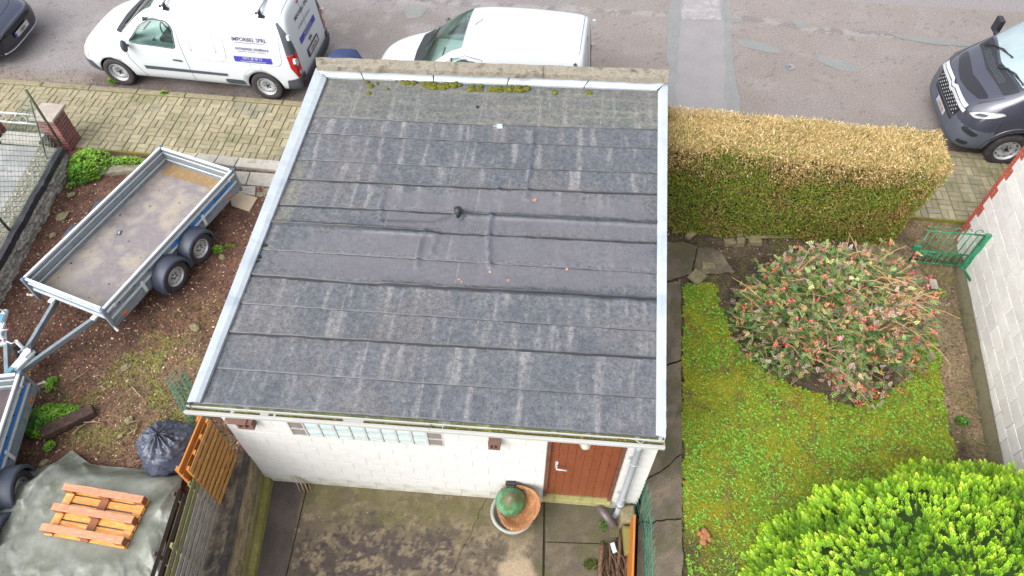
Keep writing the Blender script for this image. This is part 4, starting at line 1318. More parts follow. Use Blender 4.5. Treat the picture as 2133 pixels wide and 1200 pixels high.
def seat(root, x, y, z, name='seat'):
    b = MB()
    b.box((x + .2, y, z), (.48, .46, .14), ch=.03); b.box((x - .06, y, z + .32), (.13, .44, .56), mat=Matrix.Rotation(radians(-12), 4, 'Y')); b.box((x - .12, y, z + .68), (.09, .24, .16), mat=Matrix.Rotation(radians(-12), 4, 'Y'))
    return b.build(name, 'seat_cloth', root, bevel=.02)

def small_van(label, loc, rz, nose, rear, lettering, bars, group='white vans parked along the street', wb=3.08):
    root = thing('van', label, 'van', loc, rz, group, local=True)
    k = wb / 3.08
    X = lambda x: x if x > -1.3 else -1.3 + (x + 1.3) * ((rear - 1.3) / (3.82 - 1.3))
    st = [(.66, .30, .40, .48, .45, .60, .38, .02, 0), (.62, .24, .62, .50, .68, .68, .58, .03, 0), (.50, .20, .78, .58, .82, .80, .68, .04, 0), (.25, .18, .86, .68, .885, .93, .74, .05, 0),
          (-.05, .18, .88, .78, .90, 1.02, .78, .05, 0), (-.30, .18, .89, .86, .91, 1.09, .80, .045, 0), (-.60, .18, .89, .95, .915, 1.36, .77, .04, 0), (-.90, .18, .89, 1.0, .915, 1.60, .72, .04, 0),
          (-1.17, .18, .89, 1.0, .915, 1.73, .70, .05, 0), (-1.6, .18, .89, 1.0, .915, 1.78, .70, .05, 0), (-2.4, .18, .89, 1.0, .915, 1.80, .70, .05, 0), (-3.2, .18, .89, 1.0, .91, 1.79, .69, .05, 0),
          (-3.60, .20, .88, 1.0, .90, 1.77, .67, .04, 0), (-3.77, .24, .86, 1.0, .875, 1.74, .64, .03, .11), (-3.82, .26, .80, 1.0, .82, 1.68, .58, .02, .11)]
    st = [(X(s[0]) + (nose - .66) * max(0, s[0] + .3) / .96,) + s[1:] for s in st]
    mats = ['van_white', 'gap_black', 'cabin_dark']
    me = loft_body(st, mats)
    sk = Skin(me, root)
    R = .31; zc = .31
    sidewin = [(-.56, 1.07), (-1.46, 1.03), (-1.50, 1.40), (-1.40, 1.50), (-1.12, 1.50), (-.86, 1.37)]
    ws = [(-.34, .64), (-.34, -.64), (-1.12, -.60), (-1.12, .60)]
    cs = arch_cutters([(0, zc), (-wb, zc)], .355)
    cs.append(prism_y(round_poly(sidewin, .06), -1.3, 1.3, mats, 2))
    cs.append(prism_z(ws, .98, 2.3, mats, 2))
    cs.append(prism_z([(-.95, .76), (-.95, -.76), (-1.75, -.76), (-1.75, .76)], .45, 1.53, mats, 2))
    body = cut(me, cs)
    body = link('body', body, root)
    # glazing
    sk.panel('windscreen', round_poly([(-.33, .66), (-.33, -.66), (-1.14, -.62), (-1.14, .62)], .05), 'T', 'glass_green', .003, .08)
    for sd in 'LR':
        sg = 1 if sd == 'L' else -1
        pl = [(-p[0] * sg, p[1]) for p in [(-.53, 1.055), (-1.48, 1.015), (-1.52, 1.41), (-1.41, 1.52), (-1.12, 1.52), (-.85, 1.39)]]
        sk.panel('side_window', round_poly(pl, .07), sd, 'glass_green', .002, .08)
        sk.line('window_seal', [(p[0], p[1]) for p in round_poly(pl, .07)] + [round_poly(pl, .07)[0]], sd, 'trim_black', .008)
        G = lambda pts: [(-p[0] * sg, p[1]) for p in pts]
        dr = G([(-1.62, .30), (-1.60, .95), (-1.57, 1.35), (-1.50, 1.56), (-1.2, 1.60), (-.86, 1.46), (-.55, 1.22), (-.44, 1.0), (-.42, .72), (-.55, .45), (-.62, .30)])
        sk.line('door_gap', dr, sd, 'gap_dark', .006, -.001)
        sk.panel('rub_strip', G([(-.68, .50), (-2.35, .50), (-2.37, .56), (-.66, .58)]), sd, 'bumper_grey', .012, .1)
        sk.panel('door_handle', round_poly(G([(-1.34, .76), (-1.52, .745), (-1.53, .785), (-1.34, .795)]), .015), sd, 'bumper_grey', .02, .05)
        # pressed panels in the load bay flank
        xr = X(-3.5)
        for x0, x1 in ((-1.80, -1.3 + (xr + 1.3) * .47 - .10), (-1.3 + (xr + 1.3) * .47 + .06, xr)):
            pp = round_poly(G([(x0, .86), (x1, .84), (x1 - .02, 1.42), (x0 + .04, 1.44)]), .14)
            sk.line('panel_bead', pp + [pp[0]], sd, 'van_white', .020, -.009, n=8)
        xa = -wb
        sk.line('arch_bead', [(-sg * (xa + .46 * cos(t)), zc + .46 * sin(t)) for t in [pi * j / 16 + .0 for j in range(0, 17)]], sd, 'van_white', .014, -.008, n=8)
        sk.panel('sill_trim', round_poly(G([(xa + .40, .30), (xa + .78, .30), (xa + .82, .38), (xa + .78, .43), (xa + .42, .43)]), .05), sd, 'bumper_grey', .006, .08)
        if sd == 'L':
            cap = round_poly(G([(xa + .18, .70), (xa - .02, .70), (xa - .02, .86), (xa + .18, .86)]), .04)
            sk.line('fuel_flap', cap + [cap[0]], sd, 'gap_dark', .003, -.001)
        # door mirror
        b = MB(); b.ball((-.52, sg * 1.02, 1.06), .10, 12, 8, s=(.55, .75, 1.25)); b.tube([(-.5, sg * .9, 1.0), (-.52, sg * 1.0, 1.02)], .03, 8)
        b.build('door_mirror', 'bumper_grey', root)
        # lights
        dg = 'BL' if sd == 'L' else 'BR'
    xr = X(-3.82)
    # bumpers
    for side, poly in (('F', [(-.60, .26), (.60, .26), (.64, .47), (-.64, .47)]),):
        sk.panel('front_bumper', poly, side, 'bumper_grey', .012, .07)
    for sd, sg in (('L', 1), ('R', -1)):
        G = lambda pts: [(-p[0] * sg, p[1]) for p in pts]
        sk.panel('front_bumper', [(q_[0] * sg, q_[1]) for q_ in [(-.54, .22), (.36, .17), (.345, .36), (.24, .52), (-.05, .50), (-.54, .48)]], 'FL' if sd == 'L' else 'FR', 'bumper_grey', .014, .05)
        fl = 'FL' if sd == 'L' else 'FR'
        hl = [(-.08, .56), (.10, .58), (.12, .70), (.02, .76), (-.08, .72)]
        cy = (0.60 - .72) * .7071 if sd == 'L' else -(0.60 - .72) * .7071
        sk.panel('headlight', round_poly([(p[0] + (.12 if sd == 'L' else -.12) * 1.0, p[1]) for p in hl], .06), fl, 'lens_white', .008, .05)
        bk = 'BL' if sd == 'L' else 'BR'
        c = (-(xr + .02) * .7071 - .86 * .7071) if sd == 'L' else ((xr + .02) * .7071 + .86 * .7071)
        q = 1 if sd == 'L' else -1
        tl = lambda pts: [(c + q * p[0], p[1]) for p in pts]
        sk.panel('lamp_cover', tl([(-.10, 1.62), (-.06, 1.64), (.06, 1.24), (.09, 1.06), (-.13, 1.06)]), bk, 'bumper_grey', .010, .05)
        lo = sk.panel('tail_light', tl([(-.13, 1.055), (.09, 1.055), (.10, .62), (-.03, .58), (-.12, .80)]), bk, 'tail_red', .014, .05)
        sk.panel('lamp_lens', round_poly(tl([(-.03, .98), (.07, .93), (.07, .82), (0, .80)]), .03), bk, 'lens_white', .018, .04, lo)
        sk.panel('lamp_lens', round_poly(tl([(.01, .70), (.08, .70), (.08, .63), (.02, .62)]), .02), bk, 'lens_white', .018, .04, lo)
        sk.panel('rear_bumper_corner', tl([(-.22, .52), (-.05, .57), (.14, .60), (.20, .30), (-.22, .26)]), bk, 'bumper_grey', .014, .05)
        sk.panel('rear_reflector', tl([(.03, .50), (.10, .50), (.10, .40), (.03, .40)]), bk, 'tail_red', .018, .04)
    sk.panel('rear_bumper', [(-.78, .26), (.78, .26), (.80, .46), (-.80, .46)], 'B', 'trim_black', .03, .07)
    sk.panel('bumper_step', [(-.78, .46), (.78, .46), (.78, .52), (-.78, .52)], 'B', 'bumper_grey', .045, .07)
    sk.line('door_gap', [(-.0, .50), (0, 1.70)], 'B', 'gap_dark', .004)
    sk.line('door_gap', [(xr + .22, .60), (xr + .22, -.60)], 'T', 'gap_dark', .006)
    # cowl, wipers
    sk.panel('cowl', round_poly([(-.15, .58), (-.12, 0), (-.15, -.58), (-.36, -.72), (-.33, 0), (-.36, .72)], .03), 'T', 'trim_black', .006, .06)
    for y0, y1 in ((.45, -.10), (-.08, -.6)):
        sk.line('wiper', [(-.30, y0), (-.37, y0 - .12), (-.46, y1)], 'T', 'trim_black', .008, .016)
    # cabin
    b = MB(); b.box((-.72, 0, .99), (.62, 1.18, .05), ch=.02); b.box((-.98, 0, .90), (.14, 1.3, .28)); b.box((-.96, 0, .72), (.2, .34, .4))
    b.box((-.60, 0.05, 1.02), (.03, .7, .012), mi=1); b.build('dashboard', ['dash_grey', 'trim_black'], root, bevel=.015)
    seat(root, -1.42, .38, .62); seat(root, -1.42, -.38, .62)
    b = MB(); T = Matrix.Translation((-1.12, .38, 1.06)) @ Matrix.Rotation(radians(-62), 4, 'Y')
    b.tube([T @ Vector((.18 * cos(t), .18 * sin(t), 0)) for t in [2 * pi * j / 20 for j in range(21)]], .014, 6, cap=False); b.tube([T @ Vector((-.18, 0, 0)), T @ Vector((.18, 0, 0))], .016, 6); b.build('steering_wheel', 'trim_black', root)
    for x in (0.0, -wb):
        for s in (1, -1): wheel(root, (x, s * .80, .31), .31, .195, .195, s)
    # rear furniture
    pl = sk.panel('number_plate', [(-.27, .66), (.27, .66), (.27, .78), (-.27, .78)], 'B', 'plate_white', .012, .08)
    sk.panel('plate_band', [(-.27, .665), (-.22, .665), (-.22, .775), (-.27, .775)], 'B', 'plate_blue', .016, .06, pl)
    fr_ = [(-.28, .655), (.28, .655), (.28, .80), (-.28, .80), (-.28, .655)]
    sk.line('plate_frame', fr_, 'B', 'trim_black', .012, .012)
    sk.panel('brake_light', round_poly([(-.09, 1.66), (.09, 1.66), (.09, 1.69), (-.09, 1.69)], .01), 'B', 'tail_red', .012, .05)
    sk.panel('rear_handle', round_poly([(-.10, .90), (.06, .90), (.06, .94), (-.10, .94)], .015), 'B', 'trim_black', .02, .05)
    for z in (1.45, .95):
        b = MB(); b.box((xr + .06, -.86, z), (.05, .05, .09)); b.box((xr + .06, .86, z), (.05, .05, .09)); b.build('door_hinge', 'van_white', root)
    if lettering:
        sg = sk.panel('sign_panel', [(2.62, .885), (3.36, .885), (3.36, 1.39), (2.62, 1.39)], 'L', 'print_white', .004, .06)
        sk.panel('sign_band', [(2.62, .86), (3.36, .86), (3.36, .985), (2.62, .985)], 'L', 'print_blue', .007, .06)
        sk.text('lettering', 'IMPORBEL SPRL', .098, (2.665, 1.285), 'L', 'print_navy', .010)
        sk.text('lettering', 'ENTREPRISE GÉNÉRALE', .062, (2.70, 1.12), 'L', 'print_navy', .010)
        sk.text('lettering', '0475 38 28 75', .066, (2.99, .932), 'L', 'print_white', .012, align='CENTER')
        sk.text('lettering', 'imporbel@hotmail.com', .052, (2.99, .880), 'L', 'print_white', .012, align='CENTER')
        for x0, x1, z in ((2.72, 3.28, 1.25), (2.74, 2.90, 1.085), (2.93, 3.08, 1.085), (3.12, 3.27, 1.085)):
            sk.panel('lettering', [(x0, z), (x1, z), (x1, z + .012), (x0, z + .012)], 'L', 'print_grey', .010, .06)
        sk.panel('sign_band', [(-.42, 1.02), (.42, 1.02), (.42, 1.14), (-.42, 1.14)], 'B', 'print_blue', .007, .06)
        sk.text('lettering', 'IMPORBEL SPRL', .105, (0, 1.46), 'B', 'print_navy', .010, align='CENTER')
        sk.text('lettering', 'ENTREPRISE GÉNÉRALE', .064, (0, 1.28), 'B', 'print_grey', .010, align='CENTER')
        sk.text('lettering', '0475 38 28 75', .066, (0, 1.085), 'B', 'print_white', .012, align='CENTER')
        sk.text('lettering', 'imporbel@hotmail.com', .052, (0, 1.035), 'B', 'print_white', .012, align='CENTER')
        sk.text('plate_lettering', '1-LBN-296', .095, (.02, .685), 'B', 'plate_red', .016, pl, .8, 'CENTER')
    if bars:
        for x in (-1.45, -3.28):
            zt = sk.hit((x, 0, 0), (0, 0, -1), 0).z
            b = MB(); b.tube([(x, .78, zt + .02), (x, -.78, zt + .02)], .021, 8)
            ro = b.build('roof_bar', 'bar_silver', root)
            for s in (1, -1):
                b = MB(); p = sk.hit((x, s * .66, 0), (0, 0, -1), 0)
                b.beam(p - Vector((0, 0, .01)), (x, s * .67, zt + .02), .05, .05); b.box(p + Vector((-.03, s * .03, .01)), (.10, .06, .03)); b.lathe([(0, .001), (.024, 0), (.024, .01)], 8, Matrix.Translation((x, s * .78, zt + .02)) @ Matrix.Rotation(radians(-90 * s), 4, 'X'))
                b.build('bar_foot', 'trim_black', ro)
    else:
        p = sk.hit((-1.28, .05, 0), (0, 0, -1), 0)
        MB().tube([p, p + Vector((-.02, 0, .03)), p + Vector((-.14, 0, .12))], .006, 6).build('aerial', 'trim_black', root)
        b = MB(); b.box((-.78, -.12, 1.03), (.16, .11, .012), .5); b.build('paper_sheet', 'paper', root)
    return root, sk

VH = atan2(.45, -3.04)
# van 1: middle of the front axle from the near front wheel
lft = Vector((-sin(VH), cos(VH), 0))
f1 = P(262, 178, 0); f1 = f1 - lft * .88
small_van('white panel van with roof bars and blue company lettering, parked before the trailer lot', f1, VH, .80, 3.86, True, True)
fwd2 = Vector((cos(VH), sin(VH), 0))
r2 = Vector((1.46, 11.05, 0)) + fwd2 * 0.0
f2 = r2 + fwd2 * 3.40
small_van('plain white panel van without roof bars, half hidden behind the garage', f2, VH, .72, 3.40, False, False, wb=2.66)

def plate(sk, y0, y1, z0, z1, txt, parent=None, red=True, side='F', off=.012):
    pl = sk.panel('number_plate', [(y0, z0), (y1, z0), (y1, z1), (y0, z1)], side, 'plate_white', off, .08)
    sk.panel('plate_band', [(y0, z0 + .003), (y0 + .05, z0 + .003), (y0 + .05, z1 - .003), (y0, z1 - .003)], side, 'plate_blue', off + .004, .06, pl)
    sk.text('plate_lettering', txt, (z1 - z0) * .85, ((y0 + y1) / 2 + .025, z0 + (z1 - z0) * .2), side, 'plate_red' if red else 'gap_black', off + .006, pl, .8, 'CENTER')

# grey van at the right edge
def grey_van(loc, rz):
    root = thing('van', 'dark grey van with chrome grille and grey bumper at the right edge', 'van', loc, rz, local=True)
    st = [(1.0, .34, .55, .60, .62, .94, .50, .02, -.02), (.96, .28, .80, .62, .84, 1.02, .70, .03, -.03), (.85, .23, .94, .68, .98, 1.12, .80, .05, -.05), (.66, .22, .99, .82, 1.02, 1.24, .85, .06, 0),
          (.46, .22, 1.0, .98, 1.03, 1.36, .89, .06, 0), (.28, .22, 1.0, 1.05, 1.03, 1.50, .90, .06, 0), (-.05, .22, 1.0, 1.2, 1.03, 1.86, .87, .06, 0), (-.42, .22, 1.0, 1.25, 1.03, 2.18, .83, .06, 0),
          (-.65, .22, 1.0, 1.25, 1.03, 2.27, .82, .06, 0), (-2.0, .22, 1.0, 1.25, 1.03, 2.32, .84, .06, 0), (-3.6, .22, 1.0, 1.25, 1.03, 2.32, .84, .06, 0), (-4.4, .24, 1.0, 1.25, 1.02, 2.28, .82, .05, 0), (-4.55, .3, .94, 1.25, .96, 2.2, .76, .04, 0)]
    mats = ['van_grey', 'gap_black', 'van_grey_low']
    me = loft_body(st, mats, 3)
    sk = Skin(me, root)
    for p in me.polygons:
        c = p.center
        if c.x > .42 and c.z < .74 + (.08 if abs(c.y) < .5 else 0): p.material_index = 2
        elif c.z < .40: p.material_index = 2
    cs = arch_cutters([(0, .35), (-3.45, .35)], .43, .58, 1.5)
    body = link('body', cut(me, cs), root)
    # bonnet edge, grille and chrome
    sk.panel('grille', round_poly([(-.52, .66), (.52, .66), (.60, .90), (-.60, .90)], .04), 'F', 'gap_black', .010, .06)
    for r_, z in enumerate((.71, .76, .81, .86)):
        for k in range(-5, 6):
            y = k * .10 + (.05 if r_ % 2 else 0)
            if abs(y) < .54: sk.panel('grille_fleck', [(y - .022, z - .008), (y + .022, z - .008), (y + .016, z + .01), (y - .016, z + .01)], 'F', 'chrome', .018, .05)
    for s in (1, -1):
        G = lambda pts: [(p[0] * s, p[1]) for p in pts]
        sk.panel('chrome_bar', G([(.10, 1.025), (.0, .985), (.0, .930), (.12, .97), (.66, .955), (.66, 1.015)]), 'F', 'chrome', .022, .05)
        sk.panel('chrome_bar', G([(.10, .955), (.0, .915), (.0, .855), (.12, .895), (.70, .885), (.70, .945)]), 'F', 'chrome', .024, .05)
        fl = 'FL' if s > 0 else 'FR'
        cx = s * (-(.62) + .78) * .7071 * 1.0
        hl = sk.panel('headlight', round_poly([(s * p[0], p[1]) for p in [(-.10, .94), (.04, .92), (.30, 1.02), (.42, 1.11), (.35, 1.13), (.08, 1.05)]][::1], .05), fl, 'lens_white', .012, .05)
        sk.panel('lamp_core', round_poly([(s * p[0], p[1]) for p in [(.00, .955), (.18, 1.0), (.20, 1.05), (.06, 1.02)]], .03), fl, 'bumper_grey', .018, .04, hl)
        sk.panel('lamp_core', round_poly([(s * p[0], p[1]) for p in [(.24, 1.03), (.36, 1.07), (.38, 1.11), (.26, 1.08)]], .02), fl, 'chrome', .018, .04, hl)
        sk.panel('bumper_recess', round_poly([(s * p[0], p[1]) for p in [(-.06, .66), (.20, .60), (.26, .66), (.10, .73), (-.02, .74)]], .05), fl, 'trim_black', .006, .05)
        sk.panel('bumper_recess', round_poly([(s * p[0], p[1]) for p in [(-.02, .40), (.16, .40), (.18, .48), (0, .48)]], .03), fl, 'trim_black', .006, .05)
        sd = 'L' if s > 0 else 'R'
        sk.line('wing_gap', [(-s * .40, .62), (-s * .42, .98)], sd, 'gap_black', .005)
        sk.line('arch_bead', [(s * .50 * cos(t), .36 + .50 * sin(t)) for t in [pi * j / 16 for j in range(17)]], sd, 'van_grey', .020, -.008, n=8)
        sk.panel('side_window', round_poly([(s * q[0], q[1]) for q in [(-.10, 1.36), (.95, 1.32), (.95, 1.90), (.38, 1.92)]], .06), sd, 'trim_black', .006, .1)
        b = MB(); b.box((.16, s * 1.14, 1.5), (.10, .20, .26)); b.tube([(.2, s * .98, 1.4), (.16, s * 1.1, 1.42)], .04, 8); b.build('door_mirror', 'trim_black', root, bevel=.04)
    sk.panel('lower_grille', [(-.50, .58), (.50, .58), (.52, .63), (-.52, .63)], 'F', 'trim_black', .012, .06)
    sk.panel('bonnet_reflection', round_poly([(.80, .62), (.88, .30), (.91, 0), (.88, -.30), (.80, -.62), (.68, -.70), (.76, 0), (.68, .70)], .06), 'T', 'car_black', .006, .06)  # dark reflection on the bonnet, painted as a black panel
    sk.panel('cowl', round_poly([(.52, .74), (.60, 0), (.52, -.74), (.32, -.80), (.44, 0), (.32, .80)], .04), 'T', 'trim_black', .008, .06)
    for r_ in range(3):
        for k in range(-6, 7):
            x, y = .545 - .03 * r_ - abs(k) * .006, k * .075
            sk.panel('cowl_slot', [(x, y - .03), (x + .014, y - .03), (x + .014, y + .03), (x, y + .03)], 'T', 'bumper_grey', .013, .06)
    sk.panel('windscreen', round_poly([(.29, .80), (.41, 0), (.29, -.80), (-.54, -.72), (-.54, .72)], .08), 'T', 'screen_pale', .016, .07)  # pale panel laid just under the windscreen glass
    sk.panel('windscreen_glass', round_poly([(.30, .82), (.42, 0), (.30, -.82), (-.56, -.74), (-.56, .74)], .08), 'T', 'glass_clear', .032, .07)
    for y0, y1 in ((.1, .72), (-.62, 0.02)):
        sk.line('wiper', [(.48, y0), (.38, y0 + .12), (.28, y1)], 'T', 'trim_black', .012, .032)
        sk.line('wiper', [(.44, y0 - .04), (.32, (y0 + y1) / 2), (.29, y1)], 'T', 'trim_black', .008, .030)
    sk.line('bonnet_gap', [(.50, .80), (.68, .76), (.80, .70)], 'T', 'gap_black', .006)
    sk.line('bonnet_gap', [(.50, -.80), (.68, -.76), (.80, -.70)], 'T', 'gap_black', .006)
    plate(sk, -.26, .26, .46, .57, '1-UYR-742')
    for x in (0.0, -3.45):
        for s in (1, -1): wheel(root, (x, s * .90, .345), .345, .22, .21, s, 10, 'hole_black', .018)
    return root
g1 = P(2076, 345, 0)
VG = atan2(-SE1.y, -SE1.x)
lftg = Vector((-sin(VG), cos(VG), 0))
grey_van(g1 - lftg * 1.0, VG)

def dark_car(loc, rz):
    root = thing('car', 'dark navy car nose with a white number plate at the top left corner', 'car', loc, rz, local=True)
    st = [(.84, .24, .40, .44, .48, .60, .42, .01, 0), (.80, .20, .60, .46, .68, .68, .60, .02, 0), (.66, .18, .76, .52, .82, .76, .70, .03, 0), (.35, .17, .84, .62, .87, .86, .73, .05, 0), (0, .17, .86, .70, .89, .93, .74, .05, 0),
          (-.40, .17, .86, .78, .89, 1.0, .74, .04, 0), (-.80, .17, .86, .85, .89, 1.22, .68, .04, 0), (-1.3, .17, .86, .9, .89, 1.42, .60, .04, 0), (-2.0, .17, .86, .9, .89, 1.46, .60, .04, 0), (-2.8, .17, .86, .9, .88, 1.38, .58, .03, 0), (-3.2, .22, .8, .9, .84, 1.0, .6, .03, 0), (-3.3, .3, .7, .8, .72, .95, .5, .02, 0)]
    mats = ['car_navy', 'gap_black', 'car_black']
    me = loft_body(st, mats, 3)
    sk = Skin(me, root)
    for p in me.polygons:
        c = p.center
        if c.x > .45 and c.z < .60: p.material_index = 2
    link('body', cut(me, arch_cutters([(0, .31), (-2.55, .31)], .36)), root)
    for s in (1, -1):
        fl = 'FL' if s > 0 else 'FR'; sd = 'L' if s > 0 else 'R'
        sk.panel('headlight', round_poly([(s * p[0], p[1]) for p in [(.02, .60), (.30, .68), (.34, .76), (.10, .72)]], .04), fl, 'lens_white', .008, .05)
        sk.panel('side_window', round_poly([(s * q[0], q[1]) for q in [(.75, .98), (2.3, .98), (2.1, 1.3), (1.25, 1.32)]], .06), sd, 'trim_black', .004, .1)
        b = MB(); b.ball((-.65, s * .98, .98), .09, 10, 6, s=(.8, 1, .8)); b.build('door_mirror', 'car_navy', root)
        sk.line('fog_trim', [(s * .16, .40), (s * .02, .39)], fl, 'bar_silver', .010, .008)
    sk.line('bonnet_gap', [(-.2, .72), (.3, .68), (.52, .56), (.62, .3), (.65, 0), (.62, -.3), (.52, -.56), (.3, -.68), (-.2, -.72)], 'T', 'gap_black', .005)
    sk.panel('grille', round_poly([(-.5, .52), (.5, .52), (.46, .60), (-.46, .60)], .03), 'F', 'gap_black', .008, .06)
    sk.line('chrome_lip', [(-.66, .27), (-.4, .25), (0, .245), (.4, .25), (.66, .27)], 'F', 'bar_silver', .014, .012)
    for s in (1, -1):
        sk.line('chrome_lip', [(-s * .62, .27), (-s * .3, .28)], 'L' if s > 0 else 'R', 'bar_silver', .014, .012)
    plate(sk, -.26, .26, .38, .49, 'S-BAX', red=False, off=.03)
    sk.panel('windscreen', round_poly([(-.42, .66), (-.38, 0), (-.42, -.66), (-1.12, -.56), (-1.12, .56)], .06), 'T', 'glass_clear', .008, .09)
    sk.panel('windscreen_shade', round_poly([(-.42, .66), (-.38, 0), (-.42, -.66), (-1.12, -.56), (-1.12, .56)], .06), 'T', 'trim_black', .004, .09)
    for x in (0.0, -2.55):
        for s in (1, -1): wheel(root, (x, s * .78, .31), .31, .2, .2, s, 10)
dark_car((-11.12, 13.32, 0), radians(-4))
# ------------------------------------------------------------------ trailers
M('galvanised', [S(160, 176, 190), S(180, 194, 204), S(142, 160, 174)], scale=5, rough=0.42, metal=0.35, fine=0.08, fscale=18)
M('galvanised_pale', [(.52, .55, .58, 1), (.58, .61, .63, 1)], scale=4, rough=0.38, metal=0.15)
M('plywood_wet', [S(208, 194, 172), S(192, 181, 170), S(158, 149, 154), S(190, 180, 172), S(214, 198, 170)], scale=1.2, rough=0.3, fine=0.12, fscale=20, bump=0.05, rvar=0.22, lo=.30, hi=.70)
M('plywood_dry', [S(190, 160, 116), S(170, 136, 92), S(206, 180, 138)], scale=5, rough=0.6, fine=0.15, stretch=(1, 4, 1))
M('ply_brown', [S(92, 76, 78), S(112, 96, 98), S(80, 62, 64)], scale=3, rough=0.35, fine=0.15, rvar=0.15)
M('stripe_blue', [S(70, 150, 236), S(60, 138, 226)], scale=4, rough=0.4)
M('stripe_text', [S(30, 56, 130)], rough=0.5)
M('stripe_text_pale', [S(150, 190, 232)], rough=0.5)
M('text_grey', [S(96, 110, 120)], rough=0.5)
M('fender_plastic', [S(76, 84, 104), S(62, 70, 88)], scale=6, rough=0.5, fine=0.1)
M('red_plastic', [S(216, 60, 60)], rough=0.4)
M('label_blue', [S(120, 190, 220)], rough=0.4)
M('stain_dark', [S(92, 76, 62)], rough=0.4)

def side_profile(h):
    out = [(0, 0), (0, .055), (.016, .07), (.016, .10), (0, .115), (0, h * .60), (.016, h * .60 + .015), (.016, h * .60 + .045), (0, h * .60 + .06), (0, h - .03)]
    return out
def trailer(label, loc, rz, L, Wd, zf, h, axles, floor_mat, stripes, R=.275, bar=1.25, text=True, group='trailers in the lot'):
    root = thing('trailer', label, 'trailer', loc, rz, group, local=True)
    hl, hw = L / 2, Wd / 2
    MB().box((0, 0, zf - .012), (L - .03, Wd - .03, .024)).build('floor', floor_mat, root)
    pr = side_profile(h)
    def panel(name, a, c, outn):
        a, c, outn = Vector(a), Vector(c), Vector(outn)
        prof = pr + [(p[0] - .022, p[1]) for p in pr[::-1]]
        n = len(prof); b = MB()
        vs = [a + outn * o + Vector((0, 0, zf + z)) for o, z in prof] + [c + outn * o + Vector((0, 0, zf + z)) for o, z in prof]
        b.add(vs, [(i, (i + 1) % n, n + (i + 1) % n, n + i) for i in range(n)] + [tuple(range(n)), tuple(range(2 * n - 1, n - 1, -1))])
        o = b.build(name, 'galvanised', root)
        d = (c - a).normalized()
        b = MB(); b.beam(a + outn * -.006 + Vector((0, 0, zf + h - .016)), c + outn * -.006 + Vector((0, 0, zf + h - .016)), .040, .032); b.build('top_rail', 'galvanised_pale', o, bevel=.006)
        for z in (.085, h * .60 + .03):
            b = MB(); q = outn * .0175 + Vector((0, 0, zf + z)); b.beam(a + q, c + q, .003, .028); q = outn * -.024 + Vector((0, 0, zf + z)); b.beam(a + q, c + q, .003, .026); b.build('rib', 'galvanised_pale', o)
        return o
    e = .02
    for s in (1, -1):
        sp = panel('side_board', (hl - e, s * hw, 0), (-hl + e, s * hw, 0), (0, s, 0))
        n = 9
        for k in range(n):
            x = hl - .25 - k * (L - .5) / (n - 1)
            MB().ball((x, s * (hw + .012), zf + h * .60 - .012), .013, 8, 5, s=(1, .7, 1)).build('tie_hook', 'hole_black', sp)
        # long chassis beam under the side
        MB().box((0, s * (hw - .005), zf - .055), (L, .05, .10)).build('chassis_beam', 'galvanised', root)
        for x in (hl - .22, -hl + .28):
            b = MB(); b.box((x, s * (hw + .03), zf - .03), (.085, .02, .035)); b.box((x + .022, s * (hw + .0405), zf - .03), (.04, .003, .03), mi=1); b.build('side_marker', ['lens_amber', 'red_plastic'], root, bevel=.004)
        for x0, x1 in stripes:
            m = MB().box(((x0 + x1) / 2, s * (hw + .003), zf + h * .385), (abs(x1 - x0), .006, h * .27)); st_ = m.build('stripe', 'stripe_blue', root)
            if text and s == 1:
                V, F = text_geo('BRENDERUP', .062, 1.0)
                xs_ = x0 + .30 if x1 < x0 else x1 + .3
                bb = MB(); bb.add([Vector((min(x0, x1) + .08 + .42 - x, hw + .0075, zf + h * .385 - .022 + y)) for x, y in V], F); bb.build('stripe_lettering', 'stripe_text', st_)
        if text and s == 1 and len(stripes) and max(stripes[0]) < hl - .5:
            V, F = text_geo('ANSSEMS', .05, 1.3)
            bb = MB(); bb.add([Vector((hl - .30 - .0 - x, hw + .004, zf + h * .32 + y)) for x, y in V], F); bb.build('side_lettering', 'text_grey', root)
        # mudguards
        for x in axles:
            T = Matrix.Translation((x, s * (hw + .135), R + .01)) @ Matrix.Rotation(radians(-90 * s), 4, 'X')
            b = MB(); a0, a1 = (radians(180), radians(360)) if s == 1 else (0, radians(180))
            R2 = R + .055
            b.lathe([(R2 - .05, .115), (R2 - .012, .118), (R2, .10), (R2 + .004, -.08), (R2, -.105), (R2 - .10, -.11), (R2 - .10, -.10), (R2 - .012, -.09), (R2 - .012, .095)], 20, T, 0, a0 - .25 , a1 + .25)
            b.build('mudguard', 'fender_plastic', root)
            wheel(root, (x, s * (hw + .135), R), R, .16, R * .62, s, 14, 'rim_steel', .010)
        # bracket between body and mudguard
        for x in (max(axles) + .42, min(axles) - .42):
            b = MB(); b.box((x, s * (hw + .022), zf + .04), (.05, .012, .22)); b.build('bracket', 'galvanised_pale', root)
    panel('front_board', (hl - .005, -hw + .045, 0), (hl - .005, hw - .045, 0), (1, 0, 0))
    panel('tail_board', (-hl + .005, hw - .045, 0), (-hl + .005, -hw + .045, 0), (-1, 0, 0))
    for sx in (1, -1):
        for s in (1, -1):
            b = MB(); b.box((sx * (hl + .012), s * (hw - .005), zf + h / 2 - .08), (.05, .05, h + .16)); p = b.build('corner_post', 'galvanised', root, bevel=.004)
            MB().box((sx * (hl + .012), s * (hw - .005), zf + h + .002), (.034, .034, .008)).build('post_cap', 'stripe_blue', p)
            b = MB(); b.box((sx * (hl - .10), s * (hw + .03), zf + h - .075), (.16, .016, .022)); b.box((sx * (hl - .16), s * (hw + .03), zf + h - .09), (.03, .02, .05)); b.build('latch', 'galvanised_pale', root)
